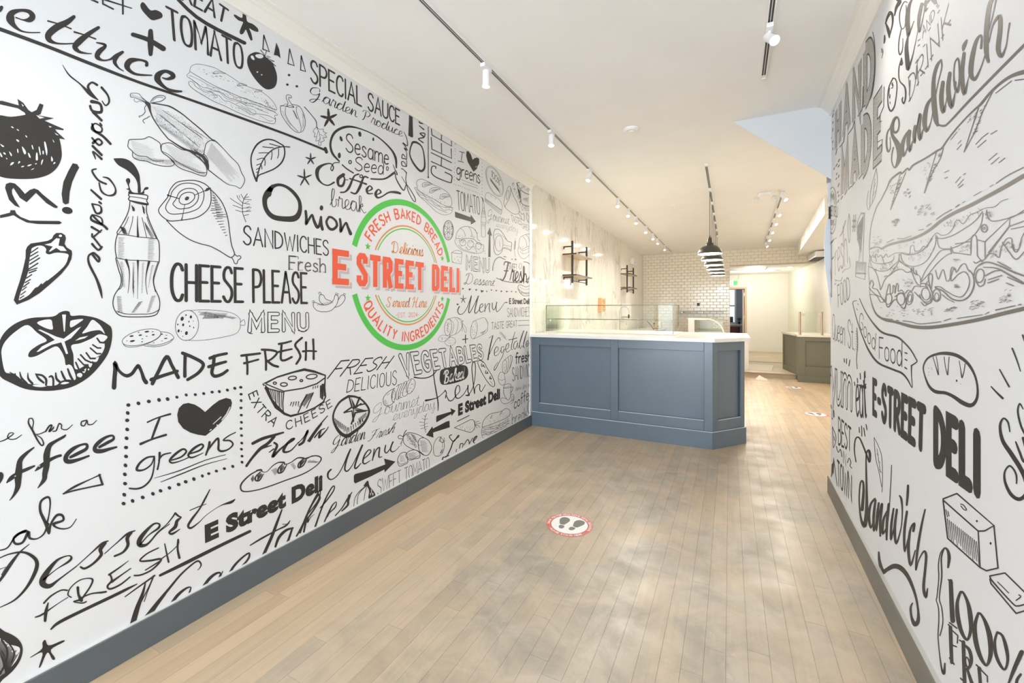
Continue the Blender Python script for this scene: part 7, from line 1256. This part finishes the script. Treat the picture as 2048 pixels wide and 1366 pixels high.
draw(Rw, R5, 'sandwich_filling', None, '''
T 85 448 14 130 432 14 170 430 14 200 442 18 260 410 20 350 385 20 450 362 22 560 318 24 650 262 26 740 190 28 850 122 30 1000 52 32 1100 0 32 1300 -108 36 1493 -220 40
S 5 85 440 88 520 80 600 78 660 85 740 90 860;T 90 860 6 110 950 10 150 1040 16 230 1092 22 330 1112 24 480 1152 30 640 1160 32 850 1132 32 1100 1085 34 1300 1035 36 1500 988 38
S 6 92 500 100 525 120 500 130 525 150 490 165 520 190 500 210 525 240 490 255 520 290 500 330 482 400 480 450 490 462 425 490 415 500 462 545 460 580 420 610 430 650 350 700 300 740 320 800 310 850 255 868 200 900 185 945 215 1000 140 1060 115 1110 88 1160 70 1230 60 1290 10 1350 -10
S 7 98 520 112 560 170 580 240 575 300 550 312 505;S 7 90 540 110 610 170 645 250 640 310 590 350 550 358 490;S 7 370 490 390 560 450 600 520 600 600 560 655 480 688 400 692 320;S 8 703 330 712 400 740 440 830 440 930 400 1030 330 1100 230 1122 120;S 8 700 345 760 350 850 320 950 262 1050 190 1118 105;S 9 1155 90 1162 150 1200 190 1275 185 1400 150 1500 90;S 8 370 480 440 500 520 485 590 440 660 350;S 6 360 495 365 560 440 605;S 7 140 500 150 560;S 7 200 510 215 560
S 7 75 605 120 625 155 680 182 780 190 815 230 720 290 660 350 570 365 555 410 595 460 620 500 665 548 700 552 790;S 7 555 740 600 640 680 530 740 460 825 450;S 7 560 745 620 680 700 580 780 510 832 482;L 9 870 400 1005 378;L 9 830 425 850 478 1010 500;L 8 825 445 835 490
S 9 1012 490 1015 360 1040 318 1065 350 1070 500;L 9 1068 362 1140 380 1142 535 1110 560 1070 505;L 9 1140 380 1370 160 1362 240 1170 480;L 9 1142 535 1362 240 1500 190;L 8 1380 265 1500 240;E 10 1135 258 28 34 0;S 7 1120 262 1135 245 1145 262 1130 268;L 8 1365 160 1500 110
S 8 1180 490 1225 490 1270 522 1290 430 1340 352 1385 355 1390 430 1425 475 1460 420 1475 350 1500 300;S 9 1300 385 1360 470 1425 540 1500 470;S 6 1320 420 1350 380 1370 400;S 6 1400 400 1410 450 1440 450
S 7 90 770 105 730 125 765 115 800 160 820 205 900 235 930 240 860 262 775 275 775 278 850 300 840 303 780 318 790 320 850 335 765 350 770 350 830 380 820 410 850 440 820 470 830 500 785 545 790 600 790 640 850 645 910 600 930 560 900 545 860
S 7 85 800 130 850 200 890 225 915;S 6 90 860 150 870 190 930 225 920;E 7 262 902 30 48 8;E 7 372 900 36 56 -8;S 8 240 950 262 975 320 905 360 950 400 990 420 940 400 850 350 860 320 880;E 7 455 895 28 60 10;E 6 455 895 16 36 10;E 7 600 855 38 55 -10;S 8 500 840 560 900 610 945 655 920 660 850 620 770 560 760;E 8 700 868 36 56 0;E 6 700 880 20 34 0
S 8 685 790 730 790 790 830 860 870 930 880 985 810 1000 720 960 655 900 675 840 735 830 700 860 620 880 660;S 12 690 800 760 830 840 900 930 915 1000 870 1040 780 1035 690 1000 640;S 7 690 640 715 720 745 650 765 640 790 735 820 720 830 640 850 610 885 650 920 600 960 580 990 640 1020 660;E 9 1095 690 38 62 10;S 8 1040 690 1060 620 1120 572 1180 565;S 9 1060 740 1090 785 1130 770 1145 720
T 1080 600 10 1160 565 12 1280 600 14 1400 655 16 1500 690 16;T 1130 612 8 1250 622 12 1380 690 16 1500 760 16;S 10 1145 690 1220 650 1280 640;S 8 1040 560 1060 575 1110 545;S 8 640 790 625 700 650 670 662 700 655 780 650 810;S 7 620 740 600 770 620 800
S 7 225 700 235 690 260 690 300 660 330 640 380 630 430 660 470 650 490 700 520 760 550 780;S 7 465 660 470 620 490 620 490 660 520 680 510 640
S 8 145 1030 200 1072 300 1088;L 7 335 1095 355 1098;S 8 395 1100 470 1110 560 1128 740 1108;L 8 770 1100 830 1080;L 8 890 1078 1120 1045;L 8 1145 1040 1180 1020;L 10 1240 1002 1420 962;L 10 1450 955 1475 950;S 7 560 930 590 962 620 945;S 7 750 860 800 900 860 930;L 9 1170 755 1270 720;L 9 1175 725 1300 685;L 9 1340 755 1405 782;L 9 1350 702 1493 765;L 9 1260 562 1380 625;S 7 700 175 760 130 840 85;S 7 875 65 905 42;S 6 345 350 400 350 470 325;L 6 245 388 310 358;L 6 538 275 585 265;L 6 610 240 652 212
K 5 26 24 -20 1265 830 1370 820 1270 940;K 5 22 30 -15 990 930 1120 900 1000 1010;K 5 16 30 -20 740 1010 870 970 740 1045;K 4 26 18 -15 480 990 660 980 480 1060;K 4 22 14 0 180 970 420 970 200 1060;K 4 26 14 70 100 460 640 340 110 490;K 5 24 20 70 700 230 1100 60 720 300;K 4 22 16 -20 900 420 1000 400 910 480;K 5 20 20 80 120 560 340 560 130 630;K 4 24 14 0 390 720 480 720 400 790;K 5 26 24 -60 1140 560 1480 420 1150 480;K 4 18 16 -10 100 330 190 330 110 420;K 5 14 28 -15 290 180 340 170 290 240;K 5 22 26 -40 480 60 650 50 520 150;K 4 14 14 0 850 540 900 530 860 560;K 5 14 22 0 860 770 890 770 870 810;K 4 30 12 80 430 480 680 430 440 560;K 5 20 18 60 1140 100 1190 90 1160 160''', M_GREY)
draw(Rw, R4, 'leaf_drawing', None, 'S 5 258 960 268 1060 260 1160 235 1260 190 1345;S 5 258 960 225 1080 200 1200 195 1340;S 4 245 1060 215 1300;S 4 180 1180 165 1300 180 1366 195 1340;S 3 255 1100 235 1150;S 3 250 1180 225 1230', M_GREY)
# round stamp, fresh food, number one
draw(Rw, R3, 'stamp_drawing', 'small round stamp at the far end of the right mural', 'T 62 275 4 70 190 5 100 138 6 125 180 5 132 280 4;T 66 375 5 72 460 7 95 512 8 120 470 5 130 385 4;S 3 72 275 80 210 100 170 118 210 124 280;S 3 80 275 100 200 118 275;S 3 76 385 95 440 120 385;S 3 75 440 95 480 118 430;H 3 6 85 190 90 240 110 190 115 240;H 3 8 75 400 80 450 110 400 118 450', M_GREY)
word(Rw, 'STREET', 'caps', .16, *Z(R3, (64, 362), (106, 368), (64, 288), (106, 290)), m=M_GREY); word(Rw, 'DELI', 'caps', .16, *Z(R3, (112, 370), (142, 376), (112, 292), (142, 296)), m=M_GREY)
word(Rw, 'Fresh', 'print', .055, *Z(R3, (96, 870), (222, 740), (92, 585), (210, 420)), label='pen lettering reading Fresh above Food', gap=1, m=M_GREY)
word(Rw, 'FOOD', 'caps', .07, *Z(R3, (148, 1100), (242, 1030), (140, 930), (236, 850)), m=M_GREY)
draw(Rw, R3, 'swash_drawing', None, 'T 80 620 4 90 580 6 130 545 8;T 160 530 6 180 500 8 205 405 6;T 235 700 8 240 780 5 200 800 6 180 825 6;L 5 125 895 130 888;L 5 118 920 128 910;S 4 235 350 242 420 242 520 235 585 225 520 225 430 235 350;S 4 70 700 90 850 95 1020 80 950 72 800;S 5 120 880 165 890 180 860', M_GREY)
draw(Rw, R3, 'hash_drawing', None, 'L 5 272 360 265 495;L 5 286 360 279 495;D 276 408 16 12 0;D 272 455 16 12 0', M_GREY)
draw(Rw, R3, 'numeral_drawing', 'hatched numeral one', 'S 5 300 420 330 345;L 7 330 345 358 345;L 5 358 345 350 560 342 740 370 750 360 880 286 855 290 735 315 730 322 540 302 575 296 440 302 420;L 14 290 828 365 832;L 14 292 742 368 746;H 3 9 305 440 300 560 350 360 325 730;H 3 8 295 745 292 820 360 752 355 825;L 10 330 350 356 350;L 8 300 560 320 520', M_GREY)
draw(Rw, R6, 'banner_drawing', 'ribbon banner drawing', 'T 270 -10 5 320 95 7 390 190 12 440 228 14 520 250 14 565 280 12 620 340 10 655 400 8 662 422 8 625 448 10;T 625 448 10 626 520 6 630 598 5 600 545 10 560 500 14 500 475 14 400 430 14 340 355 12 300 270 8 260 160 6 235 70 5 225 15 5 250 5 5;L 9 582 360 595 365;L 9 582 405 595 412;L 9 580 460 593 470;L 4 250 60 256 70;L 4 258 25 264 32')
word(Rw, 'Good', 'print', .085, arcfn=Arc(Rw, [(1718, 650), (1726, 666), (1736, 684), (1750, 701)], 31), gap=1.6, m=M_GREY); word(Rw, 'Food', 'print', .075, arcfn=Arc(Rw, [(1758.6, 717), (1772, 721), (1786, 726), (1804, 733)], 42), gap=1.4)
word(Rw, 'Queen St.', 'print', .05, *Z(R6, (84, 262), (238, 345), (86, 95), (234, 150)), gap=1, m=M_GREY)
word(Rw, 'yum', 'print', .09, *Z(R6, (78, 680), (215, 740), (78, 330), (215, 420)), gap=1, m=M_INK, outline=.05, label='outlined lettering reading yum')
draw(Rw, R6, 'dash_drawing', None, 'L 6 165 400 168 425;L 6 182 402 182 435;L 6 205 410 198 450;L 5 75 715 78 740;L 6 85 740 86 775;L 6 95 755 96 800;L 6 235 560 240 585;L 6 255 535 258 565;L 6 275 500 277 540;L 6 308 485 310 530;L 6 268 870 270 905;L 6 285 860 287 930;L 6 300 875 308 930;L 6 315 850 322 885;L 5 72 505 74 520;S 4 252 190 258 300 250 400 255 470;H 3 8 245 210 262 230 245 330 262 350')
word(Rw, 'eat', 'print', .07, *Z(R6, (247, 790), (318, 800), (243, 455), (312, 470)), gap=1)
draw(Rw, R6, 'lettering', None, 'T 265 580 8 290 590 14 315 575 8;T 298 550 8 305 640 8 312 780 10')
word(Rw, 'BEST', 'caps', .09, *Z(R6, (126, 985), (212, 1028), (126, 800), (212, 878)), gap=1.4); word(Rw, 'IN', 'caps', .09, *Z(R6, (157, 1105), (178, 1138), (157, 1030), (178, 1052)), gap=1.5, m=M_LINE); word(Rw, 'TOWN', 'caps', .12, *Z(R6, (122, 1262), (216, 1368), (118, 1095), (216, 1205)), gap=1.4)
draw(Rw, R6, 'ornament_drawing', None, 'S 4 85 865 88 930 92 1010 110 940 85 865;S 4 95 930 100 960;S 5 112 1000 125 1040 140 1020 150 1070;S 5 188 1110 200 1080 212 1110 205 1130 218 1150;S 4 95 1080 75 1220;H 3 8 82 1120 78 1215 98 1100 92 1190;S 4 95 1090 118 1270')
word(Rw, 'E-STREET', 'caps', .24, *Z(R7, (102, 625), (482, 905), (102, 388), (490, 602)), gap=3.1, label='heavy block lettering reading E-Street')
word(Rw, 'DELI', 'caps', .25, *Z(R7, (576, 1005), (895, 1225), (576, 618), (895, 805)), gap=3.4, label='heavy block lettering reading Deli')
draw(Rw, R7, 'bread_drawing', 'outlined bread loaf drawing beside the banner', 'T 492 345 10 482 280 10 515 215 14 590 182 20 670 178 26 750 200 26 825 260 22 875 350 16 895 450 16 885 530 22 845 572 30 785 555 32 710 505 26 650 478 24 575 468 26 525 425 18 492 345 10;T 555 205 5 575 270 6 595 340 8;T 580 200 4 592 270 5 598 340 6;T 640 205 5 650 280 5 665 340 8;T 678 205 6 672 280 5 668 340 8;T 755 235 4 765 300 5 775 360 10;T 800 255 6 790 320 6 778 362 8;D 735 385 5 9 0;O 3 765 410 522 290 524 320 522 342 545 288 548 300')
draw(Rw, R7, 'dash_drawing', None, 'T 998 430 10 1040 475 14 1085 518 18;T 1062 300 10 1095 360 12 1134 430 14;T 1158 140 14 1190 220 12 1220 312 8;T 1238 40 16 1260 100 14 1290 160 12')
draw(Rw, R7, 'lettering', 'large script lettering reading Super, cut by the frame', 'T 1140 772 10 1125 700 14 1090 672 14 1065 730 20 1085 840 28 1150 940 34 1220 1050 34 1260 1140 34 1270 1230 30 1215 1285 28 1150 1250 26 1105 1160 20 1100 1080 14 1135 1032 14 1170 1060 14 1190 1110 14 1190 1165 10;T 1240 600 8 1215 560 12 1200 620 14 1225 730 16 1260 800 16;T 1185 850 12 1215 930 18 1245 1000 16 1260 940 10;T 1240 820 20 1260 900 16')
draw(Rw, R7, 'leaf_drawing', None, 'S 4 108 815 140 880 165 960 172 1100 168 1230;S 4 108 815 118 960 145 1080 165 1190;S 3 130 900 155 1080;S 3 130 940 142 950;S 3 140 990 155 1010;S 3 148 1060 165 1085')
draw(Rw, R8, 'lettering', 'tall pen script lettering reading Sandwich', '''
T 195 172 6 186 110 7 192 50 8 212 42 8 235 90 9 258 150 10 268 170 12 270 130 14 262 110 12 250 135 8 250 220 10 252 320 12 252 430 18 242 515 22 222 480 12 212 380 8 218 290 9 232 278 10 236 330 14 228 430 18
T 297 372 12 275 400 12 264 460 16 275 528 10 294 460 5 300 385 8;T 300 380 12 290 470 15 292 545 10 308 470 5
T 318 395 12 308 470 14 306 545 6 322 440 6 336 400 12 326 490 14 326 572 10
T 362 440 10 342 490 14 340 560 12 368 490 5 382 300 5 387 190 4;T 372 400 14 362 500 15 360 592 10
T 398 425 10 386 510 14 384 592 10 405 500 5 418 430 8;T 416 430 12 404 530 15 412 612 12 438 530 6 445 440 8 440 375 12 430 355 8
T 470 440 12 456 550 14 458 655 10 474 590 5;T 476 300 12 474 350 14 469 405 10
T 505 545 14 510 505 12 488 540 12 478 640 16 490 730 12 515 650 6
T 568 430 8 548 520 12 528 640 14 518 755 8 535 700 6 562 655 10 574 680 14 568 760 14 560 850 16 572 900 16 582 855 6''')
draw(Rw, R8, 'swash_drawing', 'brush swash under the tall script', 'T 318 660 10 322 710 16 340 765 22 360 755 20 400 735 26 440 748 26 480 800 20 515 890 14 530 970 12 530 1030 20 512 1048 24 495 1010 14 490 960 12 500 935 8')
draw(Rw, R8, 'butter_drawing', 'line drawing of a butter block', 'L 8 665 372 740 343 940 516 890 545 855 546 665 378;L 7 855 546 865 740;L 8 665 378 690 585 865 742 900 760 962 745 940 516;S 5 760 400 775 405 792 430 778 430 762 410;D 848 492 5 6 0;D 922 612 5 7 0;H 4 17 678 470 690 585 845 600 860 735;L 4 680 430 690 470;L 4 692 440 698 465')
draw(Rw, R8, 'butter_slice_drawing', None, 'L 8 918 788 1000 772 1110 880;S 8 918 788 935 820 1040 935 1070 950 1110 940;L 8 918 805 925 830 1060 990 1110 975;S 6 1060 920 1085 900 1075 890;L 5 960 820 1020 880')
draw(Rw, R8, 'brace_drawing', 'tall curly brace drawing', 'T 692 742 10 698 690 18 690 650 14 672 638 8 650 670 6 640 730 6 642 800 6 632 900 6 628 918 5 640 960 6 642 1030 6 638 1110 6 645 1200 6 658 1290 10 670 1312 16 675 1260 8;T 672 638 8 656 690 8 658 790 8 645 905 6 658 960 6 664 1040 6 648 1110 6')
draw(Rw, R8, 'lettering', 'large serif numerals reading 100 percent', '''L 8 694 808 716 826;T 706 815 22 710 900 24 715 1000 26 718 1030 26;L 8 700 1040 740 1070
T 760 875 14 742 930 18 745 1010 24 765 1090 20 795 1132 14 815 1080 20 812 1000 26 798 930 18 775 880 12 760 875 14;T 855 990 14 838 1050 20 840 1130 26 865 1220 22 900 1270 14 922 1210 24 918 1120 28 895 1040 20 870 995 12 855 990 14
T 958 1092 12 945 1140 14 950 1210 18 975 1270 16 1000 1292 12 1015 1240 16 1005 1170 20 985 1110 14 958 1092 12;T 1090 1200 26 1050 1290 22 1015 1380 10;T 1085 1320 14 1065 1350 16 1060 1400 16''')
draw(Rw, R8, 'lettering', 'serif lettering reading Fresh, cut by the frame', 'T 705 1065 20 708 1160 20 712 1255 18;L 8 694 1050 712 1075;L 7 712 1080 745 1110 742 1150;L 7 712 1160 738 1170;L 8 700 1230 725 1265;T 775 1145 20 778 1250 20 782 1366 20;L 8 755 1135 780 1150;T 780 1160 10 808 1190 18 818 1250 18 800 1290 14 785 1290 10;E 8 797 1255 10 28 -10;T 795 1290 12 815 1350 18 830 1390 16;L 8 760 1340 790 1370;L 8 845 1268 870 1290;T 860 1285 18 868 1380 18;L 7 865 1290 905 1330 905 1360')
# ================================================================ round floor stickers
class FloorPlane:
    def __init__(s, c, a, parent, z=.0006): s.c, s.a, s.parent, s.z = c, a, parent, z
    def p3(s, u, v, off):
        x, y = u * math.cos(s.a) - v * math.sin(s.a), u * math.sin(s.a) + v * math.cos(s.a)
        return (x, y, s.z + off)
M_SR = mat('sticker_red', (.62, .13, .11), .45); M_SW = mat('sticker_white', (.80, .81, .79), .4); M_SF = mat('sticker_grey_print', (.17, .165, .15), .5)
def sticker(x, y, ang, label):
    t_ = thing('floor_sticker', label, 'floor sticker', (x, y, 0), 'round footprint stickers on the floor')
    fp = FloorPlane((x, y), ang, t_)
    fp.w = fp
    def part(name, m, fill):
        k = Ink(fp); k.w = fp; fill(k); me = bpy.data.meshes.new(name); me.from_pydata(k.v, [], k.f); me.materials.append(m)
        o = bpy.data.objects.new(name, me); COL.objects.link(o); o.parent = t_; return o
    part('red_border', M_SR, lambda k: k.disc(0, 0, .145, .145, 0, IDN, 0, 48))
    part('dark_ring', M_SF, lambda k: k.disc(0, 0, .1165, .1165, 0, IDN, .0003, 48))
    part('white_field', M_SW, lambda k: k.disc(0, 0, .114, .114, 0, IDN, .0005, 48))
    for sx, rot in ((-1, math.radians(4)), (1, math.radians(-22))):
        c_, s_ = math.cos(rot), math.sin(rot)
        T = lambda px, py: (sx * .036 + (px * -sx) * c_ - py * s_, (px * -sx) * s_ + py * c_)
        def foot(k):
            sole = crom([(.004, -.016), (-.022, -.014), (-.031, .02), (-.034, .05), (-.020, .078), (.006, .082), (.026, .066), (.030, .038), (.018, .008)], True, 4)
            heel = crom([(-.020, -.026), (.006, -.028), (.010, -.048), (.0, -.066), (-.014, -.066), (-.024, -.050)], True, 4)
            k.fill([T(*p) for p in sole], IDN, .0008); k.fill([T(*p) for p in heel], IDN, .0008)
        part('shoe_print', M_SF, foot)
    def ringtext(text, a0, a1, flip):
        gl, W_ = glyphs(text, 'caps', 1.8)
        k = Ink(fp); k.w = fp
        for pts, cur in gl:
            P = []
            for gx, gy in pts:
                an = math.radians(a0 + (a1 - a0) * gx / W_); r = .123 + .015 * (gy / 10) if not flip else .138 - .015 * (gy / 10); P.append((r * math.cos(an), r * math.sin(an)))
            k.ribbon(P, [.0032] * len(P), IDN, off=.0005, cap=False)
        me = bpy.data.meshes.new('lettering'); me.from_pydata(k.v, [], k.f); me.materials.append(M_SW); o = bpy.data.objects.new('lettering', me); COL.objects.link(o); o.parent = t_
    ringtext('THANK YOU FOR PRACTICING SOCIAL DISTANCING', 196, -16, False); ringtext('• PLEASE STAND HERE •', 214, 326, True)
    return t_
for x, y, a, lab in ((-.899, 2.56, .10, 'round red and white sticker with shoe prints in front of the blue counter'), (.997, 6.74, .3, 'round footprint sticker on the floor right of the blue counter'), (1.0, 8.91, .3, 'round footprint sticker near the olive counter')):
    t_ = sticker(x, y, a, lab)


# white letters on the panel inside the curved glass case
class CasePlane:
    def __init__(s): pass
    def p3(s, u, v, off): return (u, 10.899 - off, v)
cp = CasePlane(); k = Ink(cp)
gl, W_ = glyphs('SE', 'caps', 2)
for pts, cur in gl: k.ribbon([(-.33 + x / W_ * .18, .955 + y / 10 * .115) for x, y in pts], [.022] * len(pts), IDN, off=.001, miter=True)
me = bpy.data.meshes.new('lettering'); me.from_pydata([(a - dc.location.x, b - dc.location.y, c - dc.location.z) for a, b, c in k.v], [], k.f); me.materials.append(M_WHITEM); o = bpy.data.objects.new('lettering', me); COL.objects.link(o); o.parent = dc; o['label'] = 'white letters SE on the grey panel'
